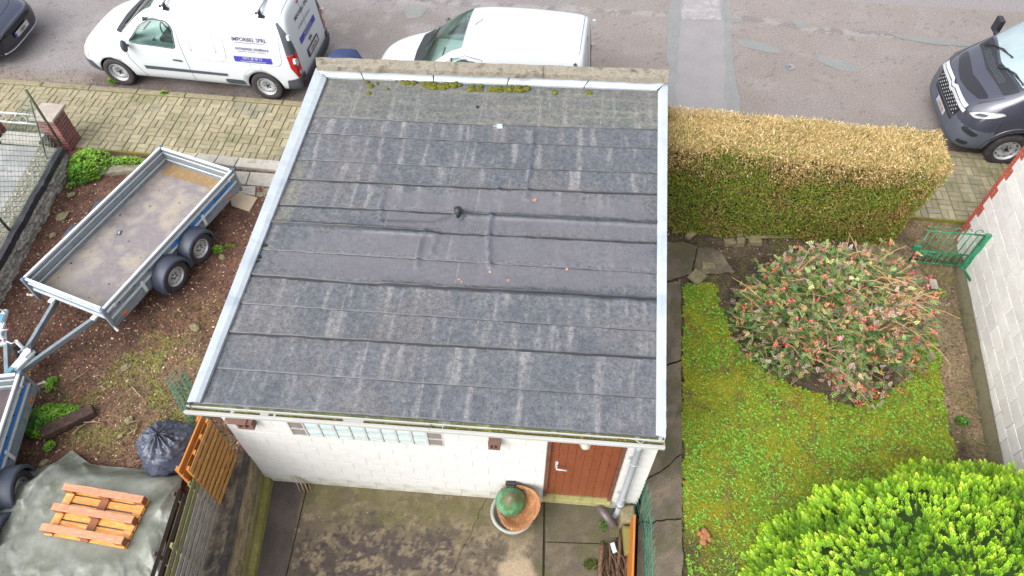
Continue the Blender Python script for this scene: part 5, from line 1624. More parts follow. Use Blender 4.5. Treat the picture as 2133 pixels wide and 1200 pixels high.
    # tail lamps
    for s in (1, -1):
        b = MB(); b.box((-hl - .05, s * (hw - .12), zf - .05), (.05, .2, .09)); b.build('tail_lamp', 'tail_red', root, bevel=.006)
        b = MB(); b.tube([(hl + .03, s * (hw + .02), zf - .06), (hl + .06, s * (hw + .10), zf - .06)], .014, 8); b.ball((hl + .06, s * (hw + .11), zf - .06), .024, 10, 6); b.build('marker_lamp', 'lens_white', root)
    # drawbar
    zb = zf - .06; xc = hl + bar
    for s in (1, -1):
        MB().beam((hl - .25, s * hw * .62, zb - .02), (xc - .12, s * .045, zb - .02), .055, .085).build('drawbar', 'galvanised', root, bevel=.006)
        b = MB(); b.box((hl + .02, s * hw * .545, zb + .03), (.09, .08, .03)); b.build('drawbar_bracket', 'galvanised_pale', root)
    b = MB(); b.box((xc - .26, 0, zb + .045), (.36, .13, .05)); b.box((xc - .36, 0, zb + .08), (.14, .10, .05)); b.box((xc - .02, 0, zb + .05), (.22, .085, .075)); b.ball((xc + .11, 0, zb + .045), .055, 12, 8, s=(1.1, .85, .8))
    cp = b.build('coupling', 'galvanised_pale', root, bevel=.010)
    b = MB(); b.box((xc - .03, 0, zb + .094), (.15, .07, .008)); b.build('coupling_label', 'label_blue', cp)
    b = MB(); b.tube([(xc - .08, .055, zb + .09), (xc + .06, .075, zb + .13), (xc + .10, .0, zb + .135), (xc + .06, -.06, zb + .12)], .012, 8); b.build('coupling_handle', 'galvanised', cp)
    b = MB(); b.tube([(xc - .40, .06, zb + .09), (xc - .46, .06, zb + .22), (xc - .30, .06, zb + .26)], .012, 8); b.ball((xc - .29, .06, zb + .26), .02, 8, 6); b.build('brake_lever', 'galvanised', cp)
    jy = -.16
    b = MB(); b.tube([(xc - .42, jy, .16), (xc - .42, jy, zb + .22)], .024, 10); b.tube([(xc - .42, jy, zb + .22), (xc - .36, jy - .0, zb + .24), (xc - .36, jy - .12, zb + .24)], .009, 6); b.box((xc - .42, jy + .06, zb), (.06, .12, .05))
    jw = b.build('jockey_stand', 'galvanised_pale', root)
    MB().ball((xc - .36, jy - .13, zb + .24), .022, 8, 6).build('crank_knob', 'red_plastic', jw)
    T = Matrix.Translation((xc - .42, jy - .05, .105)) @ Matrix.Rotation(radians(90), 4, 'X')
    b = MB(); b.lathe([(.05, -.03), (.09, -.032), (.105, -.018), (.105, .018), (.09, .032), (.05, .03)], 24, T); b.lathe([(.055, .028), (.02, .02), (0, .03)], 16, T, 1); b.lathe([(.055, -.028), (.02, -.02), (0, -.03)], 16, T, 1); b.build('jockey_wheel', ['tyre', 'galvanised_pale'], jw)
    return root
h1 = radians(-112.4)
t1 = trailer('large double-axle trailer with galvanised sides and an empty pale plywood bed', (-5.94, 7.54, .05), h1, 3.08, 1.48, .40, .335, (.43, -.19), 'plywood_wet', [(.12, -1.45)], R=.265)
# dry corner of the bed, knots and scraps
b = MB(); b.add([(-1.50, .70, .4018), (-1.50, -.68, .4018), (-1.24, -.62, .4018), (-1.26, -.2, .4018), (-1.27, .25, .4018), (-1.20, .70, .4018)], [(0, 1, 2, 3, 4, 5)][::1])
b.f[0] = b.f[0][::-1]
b.build('dry_patch', 'plywood_dry', t1)
b = MB()
for q in [(1.2, -.6), (1.32, .1), (.9, -.63), (.6, -.5), (.2, -.1), (-.2, -.62), (-.55, -.3), (-.8, .1), (-.9, -.4), (.4, .3), (1.0, .2), (.0, .5)]:
    n = 9; r = random.uniform(.008, .02)
    b.add([(q[0] + r * cos(2 * pi * k / n), q[1] + r * sin(2 * pi * k / n), .4022) for k in range(n)], [tuple(range(n))])
b.build('knots', 'stain_dark', t1)
b = MB(); b.box((.12, -.36, .41), (.09, .06, .012), .4); b.box((.12, -.36, .417), (.05, .02, .004), .4, 1); b.build('floor_ring', ['text_grey', 'white_metal'], t1)
c2 = P(38, 665, .4); f2_ = P(42, 779, .75)
h2 = radians(97.5)
hv = Vector((cos(h2), sin(h2), 0)); lv2 = Vector((-hv.y, hv.x, 0))
fr2 = Vector((f2_.x, f2_.y, 0)) + lv2 * .74
cen2 = fr2 - hv * 1.5
trailer('blue striped trailer with a dark brown bed at the left edge', (cen2.x, cen2.y, .05), h2, 3.0, 1.48, .40, .335, (.02, -.60), 'ply_brown', [(1.42, -1.42)], R=.265, bar=1.22)
# ------------------------------------------------------------------ walls, fences and things on the left
def thing_mats():
    M('rubble_stone', [S(206, 202, 196), S(180, 176, 172), S(222, 214, 200), S(150, 146, 142)], scale=5, rough=0.9, fine=0.25, fscale=30, bump=0.6, rnd=0.22)
    M('mortar', [S(150, 144, 132), S(176, 168, 152), S(112, 112, 84)], scale=6, rough=0.95, fine=0.3, fscale=30, bump=0.8)
    M('tar_black', [S(44, 44, 54), S(62, 62, 72), S(84, 84, 92)], scale=5, rough=0.6, fine=0.4, fscale=24, bump=0.5)
    M('courtyard', [S(186, 184, 184), S(168, 166, 166), S(200, 198, 198), S(146, 144, 140)], scale=1.6, rough=0.6, fine=0.1, fscale=30, rvar=0.2)
    M('brick_red', [S(150, 88, 84), S(168, 102, 96), S(128, 72, 70)], scale=9, rough=0.85, fine=0.2, fscale=50, bump=0.3, rnd=0.18)
    M('mortar_pale', [S(214, 204, 200), S(196, 186, 180)], scale=9, rough=0.95, fine=0.15)
    M('cap_concrete', [S(214, 200, 190), S(196, 182, 172), S(224, 212, 204)], scale=7, rough=0.9, fine=0.16, fscale=60, bump=0.3)
    M('post_green', [S(96, 136, 112), S(84, 92, 64), S(120, 100, 76)], scale=7, rough=0.7, fine=0.2)
    M('wire_green', [S(140, 184, 172), S(116, 160, 150)], scale=4, rough=0.5)
    M('timber_dark', [S(96, 70, 62), S(76, 54, 48), S(124, 94, 80)], scale=5, rough=0.85, fine=0.3, fscale=14, fstretch=(1, 1, 1), bump=0.5, bscale=20)
    M('tarp', [S(152, 156, 146), S(138, 144, 130), S(166, 170, 160), S(118, 124, 106)], scale=1.5, rough=0.38, fine=0.10, fscale=10, bump=0.35, bscale=4.5, spec=0.5)
    M('pallet_wet', [(.72, .34, .08, 1), (.62, .26, .06, 1), (.78, .44, .14, 1)], scale=6, rough=0.45, fine=0.18, fscale=16, stretch=(1, 5, 5), rnd=0.1)
    M('pallet_top', [S(236, 176, 134), S(222, 154, 114), S(244, 196, 160)], scale=6, rough=0.55, fine=0.18, fscale=16, stretch=(1, 5, 5), rnd=0.08)
    M('pallet_dark', [S(196, 124, 82), S(176, 106, 70)], scale=6, rough=0.6, fine=0.2, rnd=0.1)
    M('bag_plastic', [S(96, 105, 126), S(84, 92, 113), S(112, 120, 140)], scale=3, rough=0.40, spec=0.6, bump=0.25, bscale=14)
    M('slat_orange', [S(236, 180, 104), S(222, 162, 86), S(244, 198, 130)], scale=5, rough=0.6, fine=0.2, fscale=14, stretch=(4, 1, 4), rnd=0.09)
    M('slat_edge', [S(236, 150, 60), S(222, 134, 52)], scale=5, rough=0.6, fine=0.15)
    M('slat_grey', [S(190, 182, 172), S(166, 160, 152), S(206, 198, 186)], scale=5, rough=0.85, fine=0.22, fscale=14, stretch=(4, 1, 4), rnd=0.10)
    M('slat_green', [S(140, 140, 84), S(164, 158, 116), S(116, 118, 62)], scale=6, rough=0.9, fine=0.25, fscale=20, stretch=(4, 1, 4), rnd=0.10)
    M('slat_brown', [S(126, 112, 104), S(104, 92, 86), S(150, 136, 126)], scale=5, rough=0.85, fine=0.22, stretch=(4, 1, 4), rnd=0.1)
    M('low_wall', [], rough=0.9, fine=0.3, fscale=40, bump=0.5, bscale=40, attr=True)
    M('mesh_green', [S(60, 150, 124), S(80, 172, 142)], scale=6, rough=0.5)
    M('pot_pale', [S(206, 208, 198), S(188, 190, 180)], scale=6, rough=0.7, fine=0.1)
    M('wicker', [S(218, 158, 104), S(196, 130, 82), S(232, 184, 132)], scale=12, rough=0.85, fine=0.4, fscale=60, bump=0.6, bscale=80)
    M('enamel_green', [S(104, 172, 126), S(124, 186, 142), S(90, 138, 84), S(128, 104, 82), S(96, 150, 90)], scale=3.2, rough=0.5, fine=0.2, fscale=30, lo=.34, hi=.68)
    M('bark', [S(136, 104, 78), S(112, 84, 64), S(158, 126, 96)], scale=14, rough=0.9, fine=0.3, fscale=30, bump=0.5, rnd=0.15)
    M('stone_block', [S(170, 158, 118), S(150, 140, 104), S(186, 174, 138)], scale=7, rough=0.9, fine=0.2, bump=0.5, rnd=0.12)
    M('mossy_block', [S(150, 140, 66), S(168, 158, 84), S(124, 118, 56)], scale=8, rough=0.9, fine=0.25, bump=0.5)
    M('gate_green', [S(52, 158, 108), S(40, 138, 92), S(74, 180, 134), S(92, 92, 68)], scale=8, rough=0.55, fine=0.15, lo=.34, hi=.72)
    M('nb_paint', [(.60, .585, .56, 1), (.55, .53, .51, 1), (.48, .465, .45, 1)], scale=2.2, rough=0.75, fine=0.06, fscale=25, bump=0.25, rnd=0.07)
    M('nb_joint', [(.62, .59, .53, 1), (.42, .38, .30, 1)], scale=3.0, rough=0.9, fine=0.08)
    M('brick_orange', [S(214, 106, 82), S(196, 90, 70), S(224, 122, 96)], scale=9, rough=0.8, fine=0.12, rnd=0.1)
    M('coping_dark', [S(112, 124, 128), S(92, 102, 108)], scale=6, rough=0.6, fine=0.2)
    M('plinth', [S(104, 100, 72), S(124, 116, 88), S(86, 84, 60)], scale=6, rough=0.95, fine=0.35, bump=0.6)
    M('iron_cover', [S(168, 168, 174), S(148, 146, 152)], scale=8, rough=0.5, fine=0.12)
    M('jacket_blue', [S(58, 78, 132), S(48, 64, 112)], scale=6, rough=0.8, fine=0.15)
    M('trousers', [S(70, 72, 84)], rough=0.9)
    M('skin', [S(206, 160, 136)], rough=0.6)
    M('hair', [S(60, 46, 38)], rough=0.8)
    M('tile_beige', [S(226, 206, 176), S(212, 190, 160)], scale=4, rough=0.5, fine=0.06)
    M('roof_tile', [S(196, 122, 90)], rough=0.8)
    M('stick', [S(206, 180, 148), S(178, 150, 122), S(222, 206, 180)], scale=9, rough=0.9, fine=0.2, rnd=0.2)
    M('mushroom', [S(206, 146, 96), S(184, 120, 76), S(222, 170, 122)], scale=20, rough=0.8, rnd=0.1)
thing_mats()

def stone_mesh(seed, s=(1, 1, .6), r=.05, disp=.7, mat='rubble_stone', seg=8, ring=6):
    b = MB(); b.ball((0, 0, 0), r, seg, ring, s=s, disp=disp, seed=seed * 7.3)
    b.sm = [False] * len(b.sm)
    return b.mesh('stone', mat)

# stone retaining wall and the courtyard behind it
ZW = .45
rw = thing('retaining_wall', 'rubble stone retaining wall with black tarred edge beside the left lot', 'wall', (-8.05, 7.6, 0))
b = MB(); b.prism([(-8.03, 4.5), (-8.01, 9.55), (-8.44, 9.68), (-8.46, 4.5)], -.3, ZW - .01); core = b.build('core', 'mortar', rw)
b = MB()
n_ = 60
for i in range(n_ + 1):
    y = 4.5 + 5.1 * i / n_
    jx = .02 * mnoise.fractal((y * 4, 0, 0), .6, 2, 4)
    b.v += [(-7.985 + jx, y, ZW - .10), (-7.985 + jx, y, ZW + .012 + .01 * fn(y, 1, 5)), (-8.085 + jx * .5, y, ZW + .010 + .008 * fn(y, 2, 5))]
for i in range(n_):
    for k in range(2):
        b.f.append((i * 3 + k, i * 3 + k + 1, i * 3 + k + 4, i * 3 + k + 3)); b.mi.append(0); b.sm.append(False)
b.build('tar_strip', 'tar_black', rw)
sms = [stone_mesh(k, (1.35 + .4 * random.random(), .9, .42), .062 + .008 * (k % 3), .8) for k in range(10)]
for r_ in range(4):
    y = 4.6 + .05 * r_
    while y < 9.5:
        w_ = random.uniform(.10, .19)
        o = link('stone', random.choice(sms), rw)
        o.location = Vector((-8.015 + random.uniform(-.012, .014), y + w_ / 2, .03 + r_ * .088 + random.uniform(-.012, .012))) - Vector((-8.05, 7.6, 0))
        o.matrix_parent_inverse = Matrix()
        o.rotation_euler = (random.uniform(-.2, .2), radians(90) + random.uniform(-.25, .25), pi / 2 * 0 + random.uniform(-.2, .2))
        o.rotation_euler = (radians(90) + random.uniform(-.25, .25), random.uniform(-.3, .3), radians(90) + random.uniform(-.15, .15))
        o.scale = (w_ / .15, .80, 1)
        y += w_
# rubble and moss lying on the wall top
b = MB()
for k in range(260):
    y = random.uniform(5.2, 9.5); x = -8.15 - random.random() * .26
    b.ball((x, y, ZW + .0), random.uniform(.006, .022), 6, 4, s=(1.2, 1, .6), disp=.7, seed=k * .37)
b.sm = [False] * len(b.sm)
b.build('wall_rubble', 'rubble_stone', rw, 'stuff')
b = MB(); b.prism([(-8.455, 4.5), (-8.435, 9.65), (-14, 10.3), (-14, 4.5)], -.3, ZW - .05); b.build('courtyard', 'courtyard', kind='structure')

# brick gate pillar
pc = (P(80, 218, .80) + P(129, 218, .80) + P(111, 249, .80) + P(70, 246, .80)) / 4
pil = thing('gate_pillar', 'red brick gate pillar with a pale concrete cap on the pavement edge', 'pillar', (pc.x, pc.y, .04), STREET_A, local=True)
PW = .36
MB().box((0, 0, .34), (PW - .02, PW - .02, .70)).build('mortar_core', 'mortar_pale', pil)
bk = MB().box((0, 0, 0), (.164, .085, .047), ch=.004).mesh('brick', 'brick_red'); bk2 = MB().box((0, 0, 0), (.082, .085, .047), ch=.004).mesh('brick', 'brick_red')
for c in range(11):
    z = .03 + c * .064
    for sd in range(4):
        T = Matrix.Rotation(sd * pi / 2, 4, 'Z')
        xs_ = [-.09, .09] if c % 2 else [-.1365, 0, .1365]
        for i, x in enumerate(xs_):
            o = link('brick', bk2 if (c % 2 == 0 and i != 1) else bk, pil)
            q = T @ Vector((x, -PW / 2 + .042, z)); o.location = q; o.rotation_euler.z = sd * pi / 2
MB().box((0, 0, .745), (.46, .46, .05), ch=.008).build('cap', 'cap_concrete', pil, bevel=.004)
# second pillar just in view
pil2 = thing('gate_pillar', 'red brick gate pillar cut off by the left picture edge', 'pillar', (pc.x - 1.42, pc.y + .14, .04), STREET_A, local=True)
for ch_ in list(pil.children):
    o = ch_.copy(); col.objects.link(o); o.parent = pil2
gp_ = thing('white_gate', 'low white painted gate with a ring between its rails', 'gate', (pc.x - .72, pc.y + .08, .04), STREET_A, local=True)
for z in (.66, .44, .12):
    MB().tube([(-.52, 0, z), (.50, 0, z)], .018, 8).build('rail', 'white_metal', gp_)
for x in (-.52, .50):
    MB().tube([(x, 0, .1), (x, 0, .68)], .016, 8).build('stile', 'white_metal', gp_)
for x in (.12, -.28):
    MB().tube([(x + .10 * cos(t), 0, .55 + .10 * sin(t)) for t in [2 * pi * k / 20 for k in range(21)]], .013, 6, cap=False).build('ring', 'white_metal', gp_)
MB().tube([(-.5, 0, .44), (-.38, 0, .66)], .013, 6).build('brace', 'white_metal', gp_)
b = MB(); q = P(50, 282, .5); b.box((q.x - .05, q.y, ZW - .03), (.75, .24, .10), STREET_A); tag(b.build('threshold_slab', 'concrete_pale', bevel=.01), 'pale concrete slab lying behind the white gate', 'slab')

# wire mesh fence on the retaining wall
wf = thing('wire_fence', 'sagging green wire mesh fence on the stone retaining wall', 'fence', (-8.25, 7.6, ZW))
p1 = P(127, 301, ZW); p3 = P(20, 480, ZW)
def post(a, top, r=.02, name='post'):
    return MB().tube([a, top], r, 8).build(name, 'post_green', wf)
post(p1, p1 + Vector((-.02, .05, 1.15)), .022); post(p3, p3 + Vector((0, -.02, 1.15)), .022)
post(p1 + Vector((-.10, -.38, 0)), p1 + Vector((-.05, .03, .95)), .012, 'stay')
fa, fb = p1, p3 + (p3 - p1) * .8
FLN = (fb - fa).length
b = MB()
pit = .115
fd = (fb - fa).normalized()
hgt = 1.05
k = -int(hgt / pit) - 1
while k * pit < FLN:
    for sg in (1, -1):
        x0 = k * pit if sg > 0 else k * pit + hgt
        pts = []
        for j in range(9):
            z = hgt * j / 8; x = x0 + sg * z
            if 0 <= x <= FLN: pts.append(fa + fd * x + Vector((-.02 + .03 * sin(x * 2), 0, .03 + z - .05 * sin(pi * min(1, x / FLN)))))
        if len(pts) > 1: b.tube(pts, .0042, 4, cap=False)
    k += 1
b.build('wire_mesh', 'wire_green', wf)
for z in (.05, 1.06):
    MB().tube([fa + Vector((0, 0, z)), (fa + fb) / 2 + Vector((.01, 0, z - .04)), fb + Vector((0, 0, z))], .004, 5).build('tension_wire', 'wire_green', wf)

# pale slabs between pavement and lot
def px_slab(name, pts, z0, z1, mat, label, cat, group=None, bev=.006):
    b = MB(); b.prism([tuple(P(*q, z1)[:2]) for q in pts], z0, z1)
    o = b.build(name, mat, bevel=bev); return tag(o, label, cat, group)
SG = 'pale concrete slabs beside the trailer'
px_slab('paving_slab', [(372, 322), (412, 318), (402, 332), (380, 333)], 0, .09, 'concrete_pale', 'short pale slab nearest the trailer tail, in the upper slab row', 'slab', SG)
px_slab('paving_slab', [(414, 318), (455, 323), (444, 339), (404, 332)], 0, .09, 'concrete_pale', 'second pale slab from the trailer in the upper slab row', 'slab', SG)
px_slab('paving_slab', [(457, 323), (497, 328), (487, 346), (446, 339)], 0, .088, 'concrete_pale', 'third pale slab from the trailer in the upper slab row', 'slab', SG)
px_slab('paving_slab', [(499, 328), (592, 336), (586, 355), (489, 346)], 0, .09, 'concrete_pale', 'long pale slab ending the upper row under the roof edge', 'slab', SG)
px_slab('paving_slab', [(486, 356), (520, 358), (511, 384), (490, 383)], 0, .07, 'concrete_pale', 'grey slab beside the trailer corner in the lower slab row', 'slab', SG)
px_slab('paving_slab', [(522, 358), (578, 362), (568, 389), (513, 384)], 0, .072, 'concrete_pale', 'grey slab under the roof edge in the lower slab row', 'slab', SG)
px_slab('paving_slab', [(494, 386), (532, 388), (531, 407), (497, 402)], 0, .06, 'concrete_pale', 'small cracked slab just above the beige tile', 'slab', SG)
px_slab('paving_slab', [(535, 389), (566, 392), (556, 412), (534, 408)], 0, .055, 'concrete_old', 'brownish slab piece right of the beige tile', 'slab', SG)
px_slab('floor_tile', [(480, 413), (497, 401), (536, 411), (519, 440), (482, 428)], .05, .075, 'tile_beige', 'beige floor tile lying on the bark by the trailer', 'tile')
px_slab('kerb_beam', [(192, 349), (204, 344), (292, 343), (276, 356), (206, 361)], .0, .10, 'concrete_old', 'mossy concrete edging beam behind the trailer front', 'edging')
px_slab('paving_slab', [(270, 989), (283, 979), (323, 976), (312, 997)], .03, .06, 'stone_block', 'greenish slab piece peeking out beside the tarpaulin', 'slab')

# loose timber
ta, tb = P(88, 905, .11), P(196, 853, .11)
b = MB(); b.beam(ta, tb, .17, .12)
b.add([], [])
o = b.build('timber_beam', 'timber_dark', bevel=.015); tag(o, 'dark weathered timber beam lying on the lot', 'beam')

# tarpaulin over a heap
top_px = [(-140, 1100), (-60, 1068), (0, 1030), (60, 985), (118, 962), (150, 938), (172, 955), (190, 968), (270, 976), (330, 985), (372, 992), (392, 1004)]
TOPW = [P(*q, .08) for q in top_px]
def tarp_pt(u, v):
    f = u * (len(TOPW) - 1); i = min(int(f), len(TOPW) - 2); t = f - i
    a = TOPW[i].lerp(TOPW[i + 1], t)
    c = Vector((-7.6 + 3.72 * u, .5, .08))
    p = a.lerp(c, v)
    x, y = p.x, p.y
    d = v * (a - c).length
    z = .40 * sstep(0.02, .55, d) * sstep(-7.6, -6.3, x) * (1 - .35 * sstep(-4.4, -3.9, x))
    z += .07 * fbm(x, y, 1.1, 3.0) * sstep(.05, .4, d)
    # creases
    for (qa, qb, amp, w) in TFOLD:
        dd = segdist(x, y, qa, qb)
        z += 1.25 * amp * max(0, 1 - dd / w) ** 1.6
    r1 = 1 - abs(mnoise.fractal((x * 1.5 + .8 * y, y * 2.6 - .4 * x, 5.0), .6, 2, 4)) * 2.2
    z += .022 * max(0, r1) ** 5 * sstep(.0, .2, d)
    r2 = 1 - abs(mnoise.fractal((x * 3.6 - 1.8 * y, y * 4.0, 15.0), .6, 2, 3)) * 2.2
    z += .009 * max(0, r2) ** 5
    # seat of the pallet
    k = sstep(.75, .35, max(abs(x + 5.06) / .72, abs(y - 2.98) / .55) * .5)
    z = z * (1 - k) + (.36 + .02 * fn(x, y, 2)) * k
    return Vector((x, y, .08 + z))
TFOLD = [(P(150, 940, .3)[:2], P(60, 1050, .4)[:2], .06, .12), (P(170, 965, .2)[:2], P(200, 1000, .45)[:2], .07, .12), (P(200, 1000, .45)[:2], P(290, 985, .3)[:2], .05, .09), (P(240, 1140, .5)[:2], P(330, 1060, .5)[:2], .07, .16),
         (P(330, 1060, .5)[:2], P(375, 1000, .3)[:2], .06, .10), (P(180, 1025, .5)[:2], P(0, 1150, .5)[:2], .06, .10), (P(240, 1140, .5)[:2], P(180, 1210, .5)[:2], .06, .14), (P(300, 1100, .5)[:2], P(330, 1200, .5)[:2], .08, .15)]
nu_, nv_ = 190, 130
b = MB(); b.add([tarp_pt(i / nu_, (j / nv_) ** 1.15) for j in range(nv_ + 1) for i in range(nu_ + 1)],
                [(j * (nu_ + 1) + i, (j + 1) * (nu_ + 1) + i, (j + 1) * (nu_ + 1) + i + 1, j * (nu_ + 1) + i + 1) for j in range(nv_) for i in range(nu_)], 0, True)
o = b.build('tarpaulin', 'tarp'); tag(o, 'crumpled grey-green tarpaulin spread over a heap', 'tarpaulin')

# pallet lying upside down on it
pa, pb_, pcn, pd = P(157, 1012, .56), P(323, 1037, .56), P(238, 1138, .52), P(74, 1106, .52)
pc0 = (pa + pb_ + pcn + pd) / 4
px_ = ((pb_ - pa) + (pcn - pd)).normalized(); py_ = ((pa - pd) + (pb_ - pcn)); py_ = (py_ - px_ * py_.dot(px_)).normalized()
pal = thing('pallet', 'wet orange wooden pallet lying upside down on the tarpaulin', 'pallet', (pc0.x, pc0.y, .455), atan2(px_.y, px_.x), local=True)
PLn, PWd = (pb_ - pa).length, ((pa - pd).length + (pb_ - pcn).length) / 2 * .97
for j, y in enumerate(np.linspace(-PWd / 2 + .05, PWd / 2 - .05, 6)):
    MB().box((0, y, .011), (PLn, PWd / 6 - .018, .02)).build('deck_board', 'pallet_wet', pal)
for x in (-PLn / 2 + .06, 0, PLn / 2 - .06):
    MB().box((x, 0, .033), (.10, PWd, .02)).build('stringer_board', 'pallet_wet' if x else 'pallet_dark', pal)
for x in (-PLn / 2 + .06, 0, PLn / 2 - .06):
    for y in (-PWd / 2 + .06, 0, PWd / 2 - .06):
        MB().box((x, y, .091), (.12, .085, .094)).build('block', 'pallet_dark', pal)
for y in (-PWd / 2 + .06, 0, PWd / 2 - .06):
    MB().box((0, y, .150), (PLn, .088, .022)).build('skid_board', 'pallet_top', pal, bevel=.004)

# rubbish bag
bc = P(372, 962, .05)
b = MB(); sg_, rg_ = 96, 64; vs = []
for i in range(rg_ + 1):
    ph = pi * i / rg_
    for j in range(sg_):
        a = 2 * pi * j / sg_
        d = Vector((sin(ph) * cos(a), sin(ph) * sin(a), cos(ph)))
        r = .375 * (1 + .16 * mnoise.noise(d * 1.5 + Vector((3, 1, 7))))
        q = 1 - abs(mnoise.fractal((d.x * 2.6 + 4, d.y * 2.6, d.z * 1.8), .6, 2, 5)) * 2.0
        r *= 1 + .10 * max(0, q) ** 4
        q2 = 1 - abs(mnoise.fractal((d.x * 6.5 + 9, d.y * 6.5, d.z * 5), .6, 2, 4)) * 2.0
        r *= 1 + .04 * max(0, q2) ** 4
        pl_ = sstep(1.25, .1, ph)     # gathers towards the knot
        r *= 1 + pl_ * .06 * sin(a * 13 + 2 * mnoise.noise((a, ph, 3.0)))
        zz = d.z * r * (1.05 if d.z > 0 else .85)
        if ph < .30: zz += .05 * (1 - ph / .30)
        if .20 < ph < .7: zz -= .025 * sin((ph - .2) / .5 * pi)
        vs.append((bc.x + d.x * r * 1.0, bc.y + .05 + d.y * r * .92, .05 + max(.005, .31 + zz)))
fs = [(i * sg_ + j, (i + 1) * sg_ + j, (i + 1) * sg_ + (j + 1) % sg_, i * sg_ + (j + 1) % sg_) for i in range(rg_) for j in range(sg_)]
b.add(vs, fs, 0, True); o = b.build('rubbish_bag', 'bag_plastic'); tag(o, 'full black plastic rubbish bag beside the slatted panel', 'rubbish bag')

# low wall between lot and yard
def lw_col(x, y, z):
    if z > .15:
        c = mix3(S(140, 126, 106), S(84, 76, 72), .5 + 1.2 * fbm(x * 2, y, 3.0, 0, 6))
        c = mix3(c, S(176, 164, 140), sstep(.12, .4, fbm(x, y, 9.0, 5.0)) * .5)
        if -3.57 < x < -3.47: c = mix3(c, S(52, 46, 46), .7)
        return c
    c = mix3(S(206, 184, 146), S(170, 150, 118), .5 + fbm(y, z, 2.5))
    c = mix3(c, S(110, 96, 78), sstep(.05, .4, fbm(y * .6, z * 2, 5.0, 31.0, 6)) * .6)
    if abs((z + .2) % .2 - .1) < .012 or abs((y * 2.3 + round(z * 5) * .5) % 1.0 - .5) < .015: c = mix3(c, S(96, 84, 66), .5)
    return mix3(c, S(140, 140, 50), sstep(-.25, -.6, z + .2 * fbm(y, z, 2.0, 9.0)) * .8)
b = MB(); b.c = []
ny_ = 170; prof = [(-3.80, -.60), (-3.80, .19), (-3.66, .205), (-3.57, .205), (-3.49, .19), (-3.475, .17), (-3.475, 0), (-3.475, -.2), (-3.475, -.42), (-3.475, -.52), (-3.40, -.54), (-3.385, -.66)]
prof = [(p_[0] + (q_[0] - p_[0]) * t_ / 5, p_[1] + (q_[1] - p_[1]) * t_ / 5) for p_, q_ in zip(prof, prof[1:]) for t_ in range(5)] + [prof[-1]]
for i in range(ny_ + 1):
    y = -.6 + 4.5 * i / ny_
    for (x, z) in prof:
        sk_ = .035 * (3.9 - y)
        xx = x + sk_ * .9 + .008 * mnoise.fractal((y * 3, z * 3, x), .6, 2, 3)
        b.v.append((xx, y, z + .008 * fn(y * 3, x * 5, 1.0))); b.c.append(lw_col(x, y, z))
m_ = len(prof)
for i in range(ny_):
    for k in range(m_ - 1):
        b.f.append((i * m_ + k, i * m_ + k + 1, (i + 1) * m_ + k + 1, (i + 1) * m_ + k)); b.mi.append(0); b.sm.append(False)
o = b.build('low_wall', 'low_wall'); tag(o, 'low mossy concrete wall between lot and back yard', 'wall')

# slatted fence panels leaning above the low wall
def slat_panel(name, label, x0, y0, x1, y1, z0, z1, n, mats, thick=.022, lean=0.0, frame='slat_edge', rails=(.15, .85), group='slatted fence panels', slatw=.84):
    a, c = Vector((x0, y0, 0)), Vector((x1, y1, 0))
    d = (c - a).normalized(); nrm = Vector((-d.y, d.x, 0))
    r = thing(name, label, 'fence panel', ((a + c) / 2 + Vector((0, 0, z0))), 0, group)
    hgt = (z1 - z0)
    for i in range(n):
        z = z0 + (i + .5) * hgt / n
        off = nrm * lean * (z - z0)
        mt = mats[min(len(mats) - 1, int(i * len(mats) / n))] if not isinstance(mats, str) else mats
        p, q = a + off + Vector((0, 0, z + random.uniform(-.004, .004))), c + off + Vector((0, 0, z + random.uniform(-.006, .006)))
        me = MB().beam(p, q, thick, hgt / n * slatw).mesh('slat', mt)
        link('slat', me, r, bevel=.004)
    for t in rails:
        p = a.lerp(c, t)
        b = MB(); b.beam(p + nrm * -.028 + Vector((0, 0, z0)), p + nrm * (-.028 + lean * hgt) + Vector((0, 0, z1 - .01)), .05, .028, up=nrm)
        b.build('batten', frame, r)
    return r
wp = W(0, 0, 0)
slat_panel('slatted_panel', 'new orange slatted fence panel standing against the garage wall, nearest the yard', -3.625, 3.86, -3.69, 3.20, .21, 1.32, 9, 'slat_orange', rails=(.04, .35, .65, .95), thick=.008, slatw=.66)
slat_panel('slatted_panel', 'new orange slatted fence panel behind the other one, nearest the rubbish bag', -3.72, 3.88, -3.80, 3.18, .14, 1.36, 9, 'slat_edge', rails=(.04, .95))
slat_panel('slatted_panel', 'weathered grey slatted fence panel with green mossy top slats', -3.70, 3.20, -3.72, .60, .21, 1.16, 8, ['slat_grey', 'slat_grey', 'slat_grey', 'slat_grey', 'slat_grey', 'slat_grey', 'slat_green', 'slat_green'], frame='slat_green', rails=(.03, .3, .62), slatw=.74, thick=.008)
slat_panel('slatted_panel', 'brown-grey slatted fence panel standing behind the mossy one by the tarpaulin', -3.88, 3.10, -3.95, .60, .10, 1.10, 6, 'slat_brown', frame='slat_brown', rails=(.03, .3, .62), slatw=.6, thick=.008)

